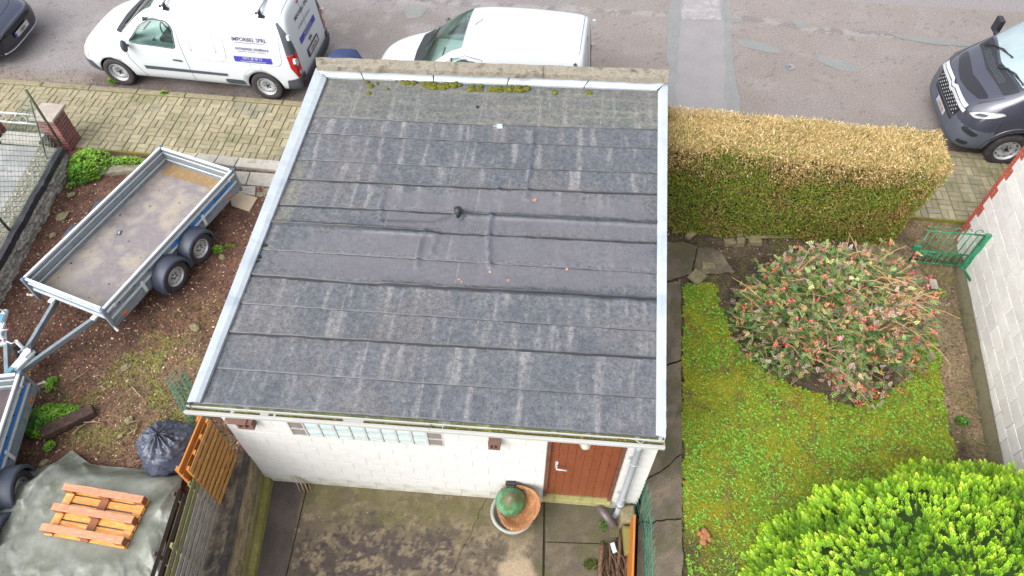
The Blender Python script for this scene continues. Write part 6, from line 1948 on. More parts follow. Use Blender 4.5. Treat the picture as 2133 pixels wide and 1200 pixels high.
# rolls of green wire netting by the garage corner
def mesh_roll(label, a, c, r, turns=1):
    b = MB(); a, c = Vector(a), Vector(c); d = (c - a); L_ = d.length; d.normalize()
    u = d.cross(Vector((0, 0, 1))).normalized(); w = u.cross(d)
    for t in range(turns):
        rr = r * (1 - .22 * t)
        for k in range(12):
            an = 2 * pi * k / 12 + t * .2
            q = (u * cos(an) + w * sin(an)) * rr
            b.tube([a + q, c + q], .0035, 4, cap=False)
        for k in range(int(L_ / .07) + 1):
            o_ = a + d * k * .07
            b.tube([o_ + (u * cos(2 * pi * j / 14) + w * sin(2 * pi * j / 14)) * rr for j in range(15)], .0032, 4, cap=False)
    return tag(b.build('netting_roll', 'mesh_green'), label, 'wire netting')
mesh_roll('roll of green wire netting lying beside the garage wall', P(366, 785, .15), P(430, 905, .15), .13)

# ------------------------------------------------------------------ back yard things
pp = P(1068, 1088, ZY)
b = MB(); T = Matrix.Translation((pp.x, pp.y + .03, ZY))
b.lathe([(0, .02), (.20, 0), (.235, .10), (.27, .30), (.285, .32), (.30, .335), (.295, .35), (.26, .35), (.24, .30), (.22, .22), (0, .22)], 36, T)
o = b.build('plant_pot', 'pot_pale'); tag(o, 'round pale plant pot on the yard under the wicker basket', 'pot')
b = MB(); T = Matrix.Translation((pp.x + .075, pp.y + .06, ZY + .47)) @ Matrix.Rotation(radians(24), 4, 'X') @ Matrix.Rotation(radians(-8), 4, 'Y')
def wobb(a, r, z): return (1 + .07 * sin(3 * a + .6) + .02 * sin(40 * a + z * 160), .025 * sin(2 * a) + .004 * sin(56 * a + r * 90))
b.lathe([(0, -.10), (.10, -.105), (.18, -.09), (.235, -.02), (.275, .07), (.285, .085), (.27, .09), (.225, .0), (.165, -.065), (.10, -.08), (.04, -.07), (0, -.075)], 112, T, wob=wobb)
bsk = b.build('wicker_basket', 'wicker'); tag(bsk, 'battered orange wicker basket lying over the plant pot', 'basket')
for k in range(9):
    rr, zz = .285 - .012 * k, .085 - .026 * k
    b = MB(); b.tube([T @ Vector((rr * wobb(a, rr, zz)[0] * cos(a), rr * wobb(a, rr, zz)[0] * sin(a), zz + wobb(a, rr, zz)[1] + .006 * sin(a * 28 + k * pi))) for a in [2 * pi * j / 112 for j in range(113)]], .008, 5, cap=False)
    b.build('cane', 'wicker', bsk)
b = MB(); dpos = P(1064, 1037, -.02); T = Matrix.Translation((dpos.x, dpos.y, -.13)) @ Matrix.Rotation(radians(10), 4, 'X')
b.lathe([(.195, -.03), (.203, -.01), (.192, .05), (.152, .135), (.10, .205), (.05, .25), (.02, .27), (0, .272)], 40, T)
b.lathe([(.195, -.03), (.185, -.03), (.18, .06), (.0, .17)], 40, T)
dome = b.build('enamel_dome', 'enamel_green'); tag(dome, 'green enamel dome with rust stains resting on the wicker basket', 'dome')
b = MB(); q = T @ Vector((0, .165, .12)); b.box(q + Vector((0, .03, .02)), (.14, .05, .06)); b.box(q + Vector((0, .0, .0)), (.11, .04, .05)); b.build('clamp', 'black_iron', dome, bevel=.01)
b = MB(); b.tube([q + Vector((.05, .03, .04)), q + Vector((.11, .03, .03)), q + Vector((.165, .0, -.03)), q + Vector((.17, -.04, -.06)), q + Vector((.13, -.07, -.05))], .009, 8); b.build('cable', 'black_iron', dome)

def half_gutter(a, c, r, label):
    a, c = Vector(a), Vector(c); d = (c - a).normalized(); u = d.cross(Vector((0, 0, 1))).normalized(); w = u.cross(d)
    b = MB(); n = 12; vs = []
    for p in (a, c):
        for rr in (r, r * .93):
            for k in range(n + 1):
                an = pi * k / n
                vs.append(p + (u * cos(an) + w * sin(an)) * rr)
    m = n + 1
    fs = []
    for k in range(n):
        fs += [(k, k + 1, 2 * m + k + 1, 2 * m + k), (m + k + 1, m + k, 3 * m + k, 3 * m + k + 1), (k + 1, k, m + k, m + k + 1), (2 * m + k, 2 * m + k + 1, 3 * m + k + 1, 3 * m + k)]
    b.add(vs, fs, 0, True); return tag(b.build('gutter_offcut', 'brown_pvc'), label, 'gutter')
half_gutter(P(1246, 1054, -.45), P(1280, 1098, -.55), .055, 'brown half-round gutter offcut leaning below the downpipe')
def rock(name, c, s, label, cat, mat='stone_block', rz=0.0, bev=.012, jit=.01):
    b = MB(); b.box((0, 0, 0), s, ch=min(s) * .12)
    b.v = [(v[0] + random.uniform(-jit, jit), v[1] + random.uniform(-jit, jit), v[2] + random.uniform(-jit, jit)) for v in b.v]
    o = b.build(name, mat, bevel=bev); o.location = c; o.rotation_euler.z = rz
    return tag(o, label, cat)
q = P(1305, 1076, -.5); rock('stone_block', (q.x, q.y, -.50), (.20, .24, .28), 'square stone block at the garage corner beside the downpipe', 'stone')
q = P(1307, 1126, -.5); rock('mossy_stone', (q.x, q.y, -.53), (.12, .36, .22), 'long yellow-green mossy stone along the wire fence', 'stone', 'mossy_block')
b = MB(); b.beam(P(1317, 1085, -.3), P(1308, 1330, -.3), .028, .5); o = b.build('edge_board', 'slat_edge', bevel=.004); tag(o, 'orange board standing on edge beside the green wire', 'board')
gw = thing('wire_edging', 'bunched green wire fence along the yard edge', 'fence', P(1328, 1120, ZY))
b = MB()
for k in range(9):
    x = 1.72 + random.uniform(-.02, .025); z = -.55 + k * .12
    b.tube([P(1327, 1030, -.2) + Vector((random.uniform(-.01, .02), 0, z + .2)), Vector((1.72 + random.uniform(-.03, .03), 2.9, z)), Vector((1.66 + random.uniform(-.03, .03), 2.3, z)), Vector((1.58, 1.2, z))], .004, 5)
for k in range(34):
    y = 3.42 - k * .06; b.tube([(1.73 - .03 * (3.4 - y) + random.uniform(-.01, .01), y, ZY), (1.73 - .03 * (3.4 - y) + random.uniform(-.02, .02), y + random.uniform(-.02, .02), .42)], .0035, 4)
b.build('wire', 'mesh_green', gw)
# drain grate
b = MB(); q = P(1283, 1107, ZY)
for k in range(6): b.box((q.x, q.y - .07 + k * .028, ZY + .01), (.17, .012, .014))
for k in range(7): b.box((q.x - .08 + k * .027, q.y, ZY + .012), (.008, .16, .010))
o = b.build('drain_grate', 'stone_block'); tag(o, 'small rusty drain grate in the yard by the gutter offcut', 'grate')
# pile of sticks
SPL = ['thick reddish stick on the left of the kindling pile', 'thick grey-brown branch along the mossy stone', 'long stick in the middle of the kindling pile', 'dark stick on the right of the kindling pile beside the orange board']
for i, (a, c, r) in enumerate([((1254, 1128), (1250, 1230), .03), ((1295, 1104), (1285, 1215), .026), ((1272, 1130), (1268, 1225), .016), ((1304, 1158), (1298, 1240), .022)]):
    pts = [P(*lerp2(a, c, t), ZY + .08) + Vector((random.uniform(-.015, .015), 0, random.uniform(-.01, .02))) for t in (0, .25, .5, .75, 1)]
    o = MB().tube(pts, [r, r * 1.05, r * .95, r, r * .8], 8).build('stick', 'bark'); tag(o, SPL[i], 'stick', 'kindling pile by the wire fence')
b = MB()
for k in range(46):
    x = random.uniform(1256, 1300); y = random.uniform(1120, 1225)
    a = P(x, y, ZY + random.uniform(.02, .12)); an = radians(90) + random.uniform(-.6, .6); L_ = random.uniform(.15, .5)
    c = a + Vector((cos(an) * L_, sin(an) * -L_, random.uniform(-.03, .05)))
    b.tube([a, a.lerp(c, .5) + Vector((random.uniform(-.03, .03), 0, random.uniform(-.01, .02))), c], [.011, .009, .006], 5)
b.build('kindling', 'bark', None, 'stuff')
b = MB(); q = P(1278, 1141, ZY + .14); b.box(q, (.06, .13, .006), .4, mat=Matrix.Rotation(.3, 4, 'Z') @ Matrix.Rotation(.4, 4, 'X')); o = b.build('broken_pane', 'plastic_pale'); tag(o, 'pale shard lying on the kindling pile', 'shard')
# dead shoots at the wall foot
b = MB(); q = P(635, 1022, ZY)
for dx, h_, ln in ((0, .30, .012), (.05, .25, .012), (-.06, .22, .006), (.10, .2, .006)):
    b.tube([q + Vector((dx, -.02, 0)), q + Vector((dx - .03, .05, h_ * .5)), q + Vector((dx - .09, .10, h_))], [ln, ln * .9, ln * .4], 6)
o = b.build('dead_shoots', 'stick'); tag(o, 'pale dead woody shoots at the foot of the garage wall', 'plant stem')

# ------------------------------------------------------------------ neighbour on the right, garden gate, garden bits
NC, ND = P(1992, 488, 0), Vector((6.84, 4.25, 0))
nd = (ND - Vector((NC.x, NC.y, 0))).normalized(); NE = Vector((NC.x, NC.y, 0)) + nd * 8.0
nn_ = Vector((nd.y, -nd.x, 0))
if nn_.x > 0: nn_ = -nn_
NH = 2.12
nbw = thing('outbuilding', 'tall whitewashed block wall of the neighbouring outbuilding with red brick corner', 'building', (NC.x + .5, NC.y - 2.5, -.4))
b = MB(); a0 = Vector((NC.x, NC.y, 0)) - nn_ * .012; 
poly = [a0[:2], (NE - nn_ * .012)[:2], (NE - nn_ * 4)[:2], (a0 - nn_ * 4)[:2]]
b.prism(poly, -1.0, NH); b.build('wall', 'nb_joint', nbw)
b = MB(); ov = .05
b.prism([(a0 + nn_ * .06 - nd * .05)[:2], (NE + nn_ * .06)[:2], (NE - nn_ * 4)[:2], (a0 - nn_ * 4 - nd * .05)[:2]], NH, NH + .09); b.build('roof_edge', 'coping_dark', nbw)
BLh, BLl = .205, .41
mm_ = Matrix((nd, -nn_, Vector((0, 0, 1)))).transposed().to_4x4()
zc0 = -.62
for r_ in range(14):
    z = zc0 + r_ * BLh
    if z + BLh > NH: continue
    s = (.16 if r_ % 2 else .09) + (-BLl / 2 if r_ % 2 else 0)
    first = True
    while s < 7.8:
        e = s + BLl
        s0 = max(s, .10 if r_ % 2 else .19)
        if e - s0 > .08:
            c = Vector((NC.x, NC.y, 0)) + nd * ((s0 + e) / 2) + Vector((0, 0, z + BLh / 2))
            me = MB().box((0, 0, 0), (e - s0 - .012, BLh - .012, .02), ch=.004).mesh('block', 'nb_paint')
            o = link('block', me, nbw)
            o.matrix_parent_inverse = Matrix()
            o.matrix_local = ROOT[nbw.name] @ Matrix.Translation(c + nn_ * random.uniform(-.006, -.002)) @ mm_ @ Matrix.Rotation(radians(90), 4, 'X')
        s = e
bkh = .068
for r_ in range(40):
    z = zc0 + r_ * bkh
    if z > NH - .04: break
    ln = (.10 if (r_ // 3) % 2 else .19) - .006
    parts_ = [(0.0, ln * .48), (ln * .52, ln)] if ln > .16 else [(0.0, ln)]
    for (s0, s1) in parts_:
        c = Vector((NC.x, NC.y, 0)) + nd * ((s0 + s1) / 2 + .003) + Vector((0, 0, z + bkh / 2))
        me = MB().box((0, 0, 0), (s1 - s0 - .014, bkh - .022, .02), ch=.003).mesh('brick', 'brick_orange')
        o = link('brick', me, nbw)
        o.matrix_parent_inverse = Matrix(); o.matrix_local = ROOT[nbw.name] @ Matrix.Translation(c + nn_ * -.002) @ mm_ @ Matrix.Rotation(radians(90), 4, 'X')
b = MB()
p0 = Vector((NC.x, NC.y, 0)) + nd * .9
for i in range(50):
    pass
pts = [Vector((NC.x, NC.y, 0)) + nd * (.5 + 7.0 * i / 60) for i in range(61)]
vs, fs = [], []
for p in pts:
    j = .03 * mnoise.fractal((p.y * 3, 1, 1), .6, 2, 4)
    for o_, z in ((.02, .10), (.10 + j, .09), (.15 + j, .0), (.17 + j, -.2)):
        q = p + nn_ * o_; vs.append((q.x, q.y, gz(q.y) + z + .01 * fn(q.y, o_ * 9, 5)))
fs = [(i * 4 + k, i * 4 + k + 1, (i + 1) * 4 + k + 1, (i + 1) * 4 + k) for i in range(60) for k in range(3)]
b.add(vs, fs, 0, True); b.build('plinth', 'plinth', nbw)

# green iron gate
ga, gb = P(1884, 548, 0), P(1996, 558, 0)
gt = thing('iron_gate', 'green painted iron garden gate standing by the white wall', 'gate', (ga + gb) / 2)
gd = (gb - ga).normalized()
def gpt(s, z): return ga + gd * s + Vector((0, 0, z))
GL = (gb - ga).length
for z in (.06, .32, .80):
    MB().tube([gpt(0, z), gpt(GL, z)], .014, 6).build('rail', 'gate_green', gt)
for i in range(8):
    s = .04 + (GL - .12) * i / 7
    MB().tube([gpt(s, .06), gpt(s, .80)], .010, 6).build('bar', 'gate_green', gt)
for i in range(15):
    s = .06 + (GL - .14) * i / 14
    MB().tube([gpt(s, .06), gpt(s, .36)], .008, 6).build('short_bar', 'gate_green', gt)
MB().tube([gpt(.15, .30), gpt(GL * .8, .10)], .010, 6).build('brace', 'gate_green', gt)
for k in range(5):
    s = .10 + k * GL * .19
    MB().tube([gpt(s + .05 * cos(t), .86 + .05 * sin(t)) for t in [2 * pi * j / 14 * .85 for j in range(15)]], .007, 5).build('scroll', 'gate_green', gt)
b = MB(); b.box(gpt(.02, .40), (.12, .05, .09), atan2(gd.y, gd.x)); b.build('lock_box', 'gate_green', gt, bevel=.01)
gpost = thing('gate_post', 'green iron gate post with a flat leaf fixed to the white wall', 'post', gb + gd * .07)
b = MB(); b.beam(gb + gd * .07 + Vector((0, 0, -.1)), gb + gd * .07 + Vector((0, 0, .82)), .05, .11, up=gd); b.build('upright', 'gate_green', gpost)
b = MB(); q = gb + gd * .05
b.beam(q + Vector((.0, -.05, .02)), q + Vector((.0, -.52, .10)), .012, .05); b.build('strap', 'gate_green', gpost)

# garden stones, plank, tile, mushrooms
STN = [((1438, 493), (.16, .10, .09), .7, 'pale wedge stone near the garage end of the hedge foot'), ((1518, 508), (.22, .12, .1), .1, 'flat pale stone left of the pair under the hedge'), ((1541, 508), (.15, .13, .12), -.1, 'square pale stone of the pair under the hedge'),
       ((1538, 494), (.12, .10, .1), .2, 'tan stone right behind the pale pair under the hedge'), ((1572, 505), (.20, .13, .1), 0, 'grey-brown stone block left of the thin plank'), ((1475, 557), (.22, .12, .08), .05, 'yellowish brick lying on the dark path'),
       ((1450, 579), (.24, .22, .05), .8, 'kite-shaped flat stone on the lawn corner'), ((1408, 482), (.16, .1, .08), .1, 'low stone at the hedge foot touching the garage edge')]
for q, s, r_, lb in STN:
    c = PG(*q); rock('garden_stone', (c.x, c.y, c.z + s[2] * .35), s, lb, 'stone', 'stone_block', r_, .014, .018)
a, c = PG(1553, 494, .05), PG(1668, 493, .05)
b = MB(); b.beam(a, c, .05, .03); tag(b.build('thin_plank', 'stone_block', bevel=.004), 'thin pale plank lying along the hedge foot', 'plank')
c = PG(1945, 592, .03); b = MB(); b.box(c, (.11, .20, .02), -.15); tag(b.build('white_tile', 'concrete_pale', bevel=.003), 'small white tile lying near the iron gate', 'tile')
mu = thing('mushroom_cluster', 'cluster of orange-brown mushrooms on the lawn by the path', 'mushrooms', PG(1464, 1122))
for dx, dy, r_ in ((0, 0, .055), (.05, .03, .045), (-.05, .05, .04), (.02, .08, .045), (-.02, -.06, .05), (.07, -.03, .035)):
    c = PG(1464, 1122); b = MB(); T = Matrix.Translation((c.x + dx, c.y + dy, c.z + .01)); b.lathe([(.012, 0), (.012, .04), (r_, .045), (r_ * .92, .06), (r_ * .5, .075), (0, .07)], 14, T, wob=lambda a, r, z: (1 + .08 * sin(3 * a + dx * 90), 0)); b.build('mushroom', 'mushroom', mu)

# manhole
b = MB(); c = P(1645, 140, .006); T = Matrix.Translation(c)
b.lathe([(.115, .0), (.115, .012), (.10, .012), (.098, .006), (.02, .008), (0, .008)], 28, T); b.box(c + Vector((0, 0, .012)), (.045, .018, .006), .2, 1)
tag(b.build('valve_cover', ['iron_cover', 'hole_black']), 'round grey iron valve cover in the road', 'valve cover')

# person bending down between the vans
b0 = Vector((-3.12, 11.42, 0))
J = {'pel': (-.30, 0, .92), 'sp': (-.12, 0, 1.02), 'ch': (.10, 0, 1.04), 'nk': (.24, 0, 1.00), 'hd': (.30, 0, .88), 'hd2': (.33, 0, .76), 'ls': (.14, .19, .99), 'le': (.22, .25, .72), 'lw': (.34, .18, .50), 'rs': (.14, -.19, .99), 're': (.22, -.25, .72), 'rw': (.34, -.16, .50),
     'lh': (-.30, .11, .88), 'lk': (-.24, .13, .48), 'la': (-.30, .13, .08), 'lt': (-.16, .14, .04), 'rh': (-.30, -.11, .88), 'rk': (-.24, -.13, .48), 'ra': (-.30, -.13, .08), 'rt': (-.16, -.14, .04)}
RD = {'pel': .17, 'sp': .17, 'ch': .18, 'nk': .075, 'hd': .09, 'hd2': .085, 'ls': .085, 'le': .06, 'lw': .042, 'rs': .085, 're': .06, 'rw': .042, 'lh': .11, 'lk': .075, 'la': .05, 'lt': .045, 'rh': .11, 'rk': .075, 'ra': .05, 'rt': .045}
names = list(J); ix = {n: i for i, n in enumerate(names)}
ed = [('pel', 'sp'), ('sp', 'ch'), ('ch', 'nk'), ('nk', 'hd'), ('hd', 'hd2'), ('ch', 'ls'), ('ls', 'le'), ('le', 'lw'), ('ch', 'rs'), ('rs', 're'), ('re', 'rw'), ('pel', 'lh'), ('lh', 'lk'), ('lk', 'la'), ('la', 'lt'), ('pel', 'rh'), ('rh', 'rk'), ('rk', 'ra'), ('ra', 'rt')]
for sgn, w_ in ((1, 'lw'), (-1, 'rw')):
    base = Vector(J[w_])
    for f_ in range(5):
        n1, n2 = w_ + 'f%da' % f_, w_ + 'f%db' % f_
        off = Vector((.03 + .01 * f_ * .3, (f_ - 2) * .020, -.07 - .008 * (2 - abs(f_ - 2))))
        J[n1] = tuple(base + off); J[n2] = tuple(base + off + Vector((.02, 0, -.045))); RD[n1] = .010; RD[n2] = .009; ix[n1] = len(ix); ix[n2] = len(ix); names += [n1, n2]; ed += [(w_, n1), (n1, n2)]
me = bpy.data.meshes.new('person'); me.from_pydata([b0 + Vector(J[n]) for n in names], [(ix[a], ix[c]) for a, c in ed], [])
ob = bpy.data.objects.new('tmp', me); col.objects.link(ob)
ob.modifiers.new('skin', 'SKIN')
for i, n in enumerate(names):
    me.skin_vertices[0].data[i].radius = (RD[n], RD[n] * (1.15 if n in ('sp', 'ch', 'pel') else 1))
me.skin_vertices[0].data[0].use_root = True
sub = ob.modifiers.new('sub', 'SUBSURF'); sub.levels = 2; sub.render_levels = 2
dg = bpy.context.evaluated_depsgraph_get(); pm = bpy.data.meshes.new_from_object(ob.evaluated_get(dg), depsgraph=dg)
bpy.data.objects.remove(ob)
for m in ('jacket_blue', 'trousers', 'skin', 'hair'): pm.materials.append(MATS[m])
for p in pm.polygons:
    c = p.center - b0; p.use_smooth = True
    p.material_index = 1 if (c.z < .86 and c.x < .05) else (2 if (c.z < .53 and c.x > .2) else (3 if (c.x > .29 and c.z > .88) else (2 if c.x > .29 and c.z > .72 and abs(c.y) < .13 else 0)))
o = link('person', pm); tag(o, 'person in a dark blue jacket bending down behind the garage parapet', 'person')
# collar of the jacket
# ------------------------------------------------------------------ vegetation
M('leaf', [], rough=0.5, attr=True, transl=0.35, fine=0.12, fscale=30)
M('leaf_gloss', [], rough=0.32, attr=True, transl=0.15)
M('twig', [], rough=0.85, attr=True)
M('hedge_core', [S(44, 38, 24), S(30, 30, 18)], scale=8, rough=1.0, fine=0.4)
M('stem_tan', [S(226, 192, 138), S(206, 168, 116), S(238, 212, 166)], scale=10, rough=0.85, fine=0.2)
M('conifer_core', [S(70, 104, 34), S(52, 80, 26)], scale=8, rough=1.0)
M('chips', [], rough=0.9, attr=True)
M('trunk', [S(92, 72, 56), S(70, 54, 44)], scale=9, rough=0.9, bump=0.5)

VK[0] = 2.1
def rdir(n):
    return unit(rng.normal(size=(n, 3)))

# clipped hedge: brown top, green flank
HB0, HB1 = PG(1392, 486), PG(1884, 512)                 # foot on the garden side
HT0, HT1 = P(1392, 292, 1.95), P(1986, 352, 1.80)       # garden-side top edge
HS0, HS1 = P(1392, 220, 1.95), P(1958, 274, 1.80)       # street-side top edge
HE = P(1974, 300, 1.80)
hedge = thing('hedge', 'long clipped hedge with brown top and green flank between garage and gate', 'hedge', (HB0 + HB1) / 2)
HB0 = HB0 + Vector((-.35, .03, 0)); HT0 = HT0 + Vector((-.35, .03, 0)); HS0 = HS0 + Vector((-.35, .03, 0))
HB1 = Vector((HT1.x - .12, HB1.y + .03, HB1.z))
HF0, HF1 = Vector((HS0.x, HS0.y + .08, .0)), Vector((HS1.x - .05, HS1.y + .08, .0))   # street foot
def hedge_face(name, a, b_, c, d, inset=.07):
    pass
cen = (HB0 + HB1 + HT0 + HT1 + HS0 + HS1) / 6
def shrink(p, k=.07):
    v = Vector(p) - cen; return Vector((p[0] - math.copysign(k, v.x), p[1] - math.copysign(k, v.y), p[2] - (k if v.z > 0 else 0)))
b = MB(); cv = [shrink(p) for p in (HB0, HB1, HF1, HF0, HT0, HT1, HS1, HS0)]
b.add(cv, [(3, 2, 1, 0), (4, 5, 6, 7), (0, 1, 5, 4), (1, 2, 6, 5), (2, 3, 7, 6), (3, 0, 4, 7)])
b.build('branch_core', 'hedge_core', hedge)
def face_pts(a, b_, c, d, n):
    u, v = rng.random((n, 1)), rng.random((n, 1))
    a, b_, c, d = (np.array(q) for q in (a, b_, c, d))
    p = a * (1 - u) * (1 - v) + b_ * u * (1 - v) + c * u * v + d * (1 - u) * v
    nn = np.cross(b_ - a, d - a); nn = nn / np.linalg.norm(nn)
    return p, nn, u[:, 0], v[:, 0]
def vnoise(p, s, z=0.0):
    return np.array([mnoise.fractal((q[0] * s + z, q[1] * s, q[2] * s), .6, 2, 3) for q in p])
GREENS = [(S(96, 114, 28), 3), (S(122, 134, 36), 3), (S(74, 96, 26), 2), (S(146, 152, 54), 1.8), (S(144, 126, 58), 1.6), (S(78, 122, 46), 1.2)]
BROWNS = [(S(204, 178, 126), 3), (S(218, 196, 144), 2.5), (S(186, 158, 102), 2), (S(156, 132, 76), 1.6), (S(232, 212, 168), 1.6), (S(166, 156, 86), 1.0)]
BROWN2 = [(S(136, 110, 56), 3), (S(158, 132, 76), 2), (S(112, 88, 44), 2), (S(182, 154, 98), .7)]
parts = []
faces_ = [(HB0, HB1, HT1, HT0, 62000, 'flank'), (HB1, HF1, HS1, HT1, 7500, 'end'), (HF1, HF0, HS0, HS1, 9000, 'flank'), (HT0, HT1, HS1, HS0, 9000, 'top')]
for a, b_, c, d, n, kd in faces_:
    p, nn, u, v = face_pts(a, b_, c, d, n)
    if kd != 'top':
        out = p - np.array(cen); 
        if np.dot(nn, np.array((a + b_ + c + d) / 4 - cen)) < 0: nn = -nn
    else:
        nn = nn if nn[2] > 0 else -nn
    lump = vnoise(p, 2.3, 1.0)
    p = p + nn * (lump * .05 + rng.normal(0, .02, n) - .005)[:, None]
    cg = vcol(GREENS, n, .22); cb = vcol(BROWNS, n, .15)
    nz = vnoise(p, 1.6, 7.0) + .6 * vnoise(p, 4.5, 3.0)
    if kd == 'top': pb = np.clip(.62 + .35 * np.clip(v * 2, 0, 1) + .4 * nz, 0, 1)
    else: pb = np.clip(np.clip((v - .60) * 1.7, 0, 1) + nz * .6 + .16 + .2 * u * v, .08, 1.0)
    if kd == 'end': pb = np.clip((v - .62) * 3 + nz * .8 + .1, .02, 1)
    use = rng.random(n) < pb
    if kd != 'top':
        lowf = rng.random(n) > np.clip((v - .62) * 2, 0, .85)
        cb[lowf] = vcol(BROWN2, int(lowf.sum()), .2)
    cc = np.where(use[:, None], cb, cg)
    dd = unit(nn * .55 + rdir(n) * .9 + np.array([0, 0, .15]))
    L_ = np.where(use, rng.uniform(.028, .055, n), rng.uniform(.022, .042, n)); W_ = np.where(use, rng.uniform(.007, .013, n), rng.uniform(.012, .022, n))
    parts.append(leaves(p, dd, rdir(n) * .8 + nn * 1.2 + np.array([0, 0, .5]), L_, W_, cc, .2))
# dense brown twigs over the clipped top and shoulder
for (a, b_, c, d, n) in ((HT0, HT1, HS1, HS0, 52000), (HT0.lerp(HB0, .06), HT1.lerp(HB1, .06), HT1, HT0, 3500)):
    p, nn, u, v = face_pts(a, b_, c, d, n)
    nn = nn if nn[2] > 0 or nn[1] < 0 else -nn
    lump = vnoise(p, 2.3, 1.0)
    p = p + np.array([0, 0, 1.0]) * (lump * .05 + rng.normal(0, .022, n) - .03)[:, None]
    dd = unit(np.array([0, -.15, .15]) + rdir(n))
    parts.append(leaves(p, dd, rdir(n) * .7 + np.array([0, 0, 1.0]), rng.uniform(.035, .075, n), rng.uniform(.005, .009, n), vcol(BROWNS, n, .25), .0))
V, F, C = joinVF(parts)
npmesh('foliage', V, F, C, 'leaf', hedge)

# mahonia-like shrub with red leaf tips
sc = PG(1722, 690)
shrub = thing('red_tipped_shrub', 'wide straggly shrub with pink-red leaf tips and bare tan stems', 'shrub', sc)
SRX, SRY, SH = 1.52, 1.28, 1.28
def shrub_h(dx, dy):
    r = np.sqrt((dx / SRX) ** 2 + (dy / SRY) ** 2)
    return SH * np.clip(1 - r ** 2.2, 0, 1) ** .6
stems = MB(); tips = []; tipd = []
for k in range(430):
    a = random.uniform(0, 2 * pi); rr = sqrt(random.random())
    tx, ty = rr * SRX * cos(a) * 1.0, rr * SRY * sin(a)
    h_ = max(.16, float(shrub_h(np.array(tx), np.array(ty)))) * random.uniform(.75, 1.12)
    bx, by = tx * .42 + random.uniform(-.2, .2), ty * .42 + random.uniform(-.2, .2)
    z0 = gz(sc.y + by)
    p0, p3 = Vector((sc.x + bx, sc.y + by, z0)), Vector((sc.x + tx, sc.y + ty, gz(sc.y + ty) + h_))
    md = p0.lerp(p3, .5) + Vector((random.uniform(-.12, .12) - tx * .05, random.uniform(-.12, .12), .12))
    path = [p0, p0.lerp(md, .5) + Vector((random.uniform(-.04, .04), random.uniform(-.04, .04), 0)), md, md.lerp(p3, .5) + Vector((random.uniform(-.05, .05), random.uniform(-.05, .05), .03)), p3]
    stems.tube(path, [.010, .009, .0075, .006, .004], 5, cap=False)
    tips.append(p3); tipd.append((p3 - md).normalized())
    for q in range(2):
        s_ = md.lerp(p3, random.uniform(.1, .8)); e_ = s_ + Vector((random.uniform(-.2, .2), random.uniform(-.2, .2), random.uniform(.02, .16)))
        stems.tube([s_, s_.lerp(e_, .5) + Vector((0, 0, .02)), e_], [.0055, .0045, .003], 4, cap=False)
        tips.append(e_); tipd.append((e_ - s_).normalized())
# bare light stems sweeping to the right of the crown
for k in range(70):
    bx, by = random.uniform(.1, .9), random.uniform(-.75, .75)
    z = gz(sc.y + by) + float(shrub_h(np.array(bx), np.array(by))) * random.uniform(.85, 1.08)
    p0 = Vector((sc.x + bx, sc.y + by, z)); L_ = random.uniform(.2, .5); an = random.uniform(-1.0, 1.0)
    p1 = p0 + Vector((cos(an) * L_, sin(an) * L_, random.uniform(-.12, .10)))
    stems.tube([p0, p0.lerp(p1, .3) + Vector((random.uniform(-.05, .05), random.uniform(-.05, .05), random.uniform(-.02, .05))), p0.lerp(p1, .65) + Vector((random.uniform(-.05, .05), random.uniform(-.05, .05), random.uniform(-.02, .06))), p1], [.008, .0068, .0055, .0035], 5, cap=False)
    if random.random() < .6: tips.append(p1); tipd.append((p1 - p0).normalized())
for k in range(80):
    a = random.uniform(0, 2 * pi); rr = random.random()
    bx, by = rr * SRX * .9 * cos(a), rr * SRY * .9 * sin(a)
    z = gz(sc.y + by) + float(shrub_h(np.array(bx), np.array(by))) * random.uniform(.7, 1.05)
    p0 = Vector((sc.x + bx, sc.y + by, z)); an = random.uniform(0, 2 * pi); L_ = random.uniform(.2, .5)
    p1 = p0 + Vector((cos(an) * L_, sin(an) * L_, random.uniform(-.05, .22)))
    stems.tube([p0, p0.lerp(p1, .5) + Vector((0, 0, .04)), p1], [.008, .0065, .004], 5, cap=False)
stems.build('stems', 'stem_tan', shrub)
VK[0] = 2.3
SG_ = [(S(72, 104, 54), 3), (S(96, 126, 62), 2.4), (S(126, 150, 84), 1.6), (S(50, 78, 44), 2.2), (S(160, 172, 110), .9), (S(170, 140, 92), 1.0), (S(160, 130, 140), .7)]
RED = [(S(232, 96, 104), 3), (S(240, 130, 124), 2), (S(204, 70, 86), 1.5), (S(236, 150, 110), 1)]
PUR = [(S(160, 124, 118), 1), (S(178, 150, 140), 1), (S(130, 96, 90), 1)]
parts = []
def pinnate(base, d, length, npair, cols, lw=.0155, ll=.034):
    """feather leaves: leaflets in pairs along a stalk"""
    m = len(base)
    side = unit(np.cross(d, np.array([0, 0, 1.0]) + rng.normal(0, .35, (m, 3))))
    up = unit(np.cross(side, d))
    for k in range(npair):
        t = (k + 1) / (npair + .3)
        q = base + d * (length * t)[:, None] - np.array([0, 0, 1.0]) * (length * .22 * t * t)[:, None]
        for s in (1, -1):
            dd = unit(d * .45 + side * s + up * .1)
            parts.append(leaves(q, dd, up, ll * (1 - .25 * t) * rng.uniform(.8, 1.2, m), lw * rng.uniform(.8, 1.2, m), cols, .22))
    q = base + d * length[:, None] - np.array([0, 0, 1.0]) * (length * .22)[:, None]
    parts.append(leaves(q, d, up, np.full(m, ll), np.full(m, lw), cols, .22))
T_ = np.array([tuple(t) for t in tips]); D_ = np.array([tuple(t) for t in tipd])
n = 12000
ii = rng.integers(0, len(T_), n)
bs = T_[ii] + rng.normal(0, .05, (n, 3)) - D_[ii] * rng.uniform(0, .18, (n, 1))
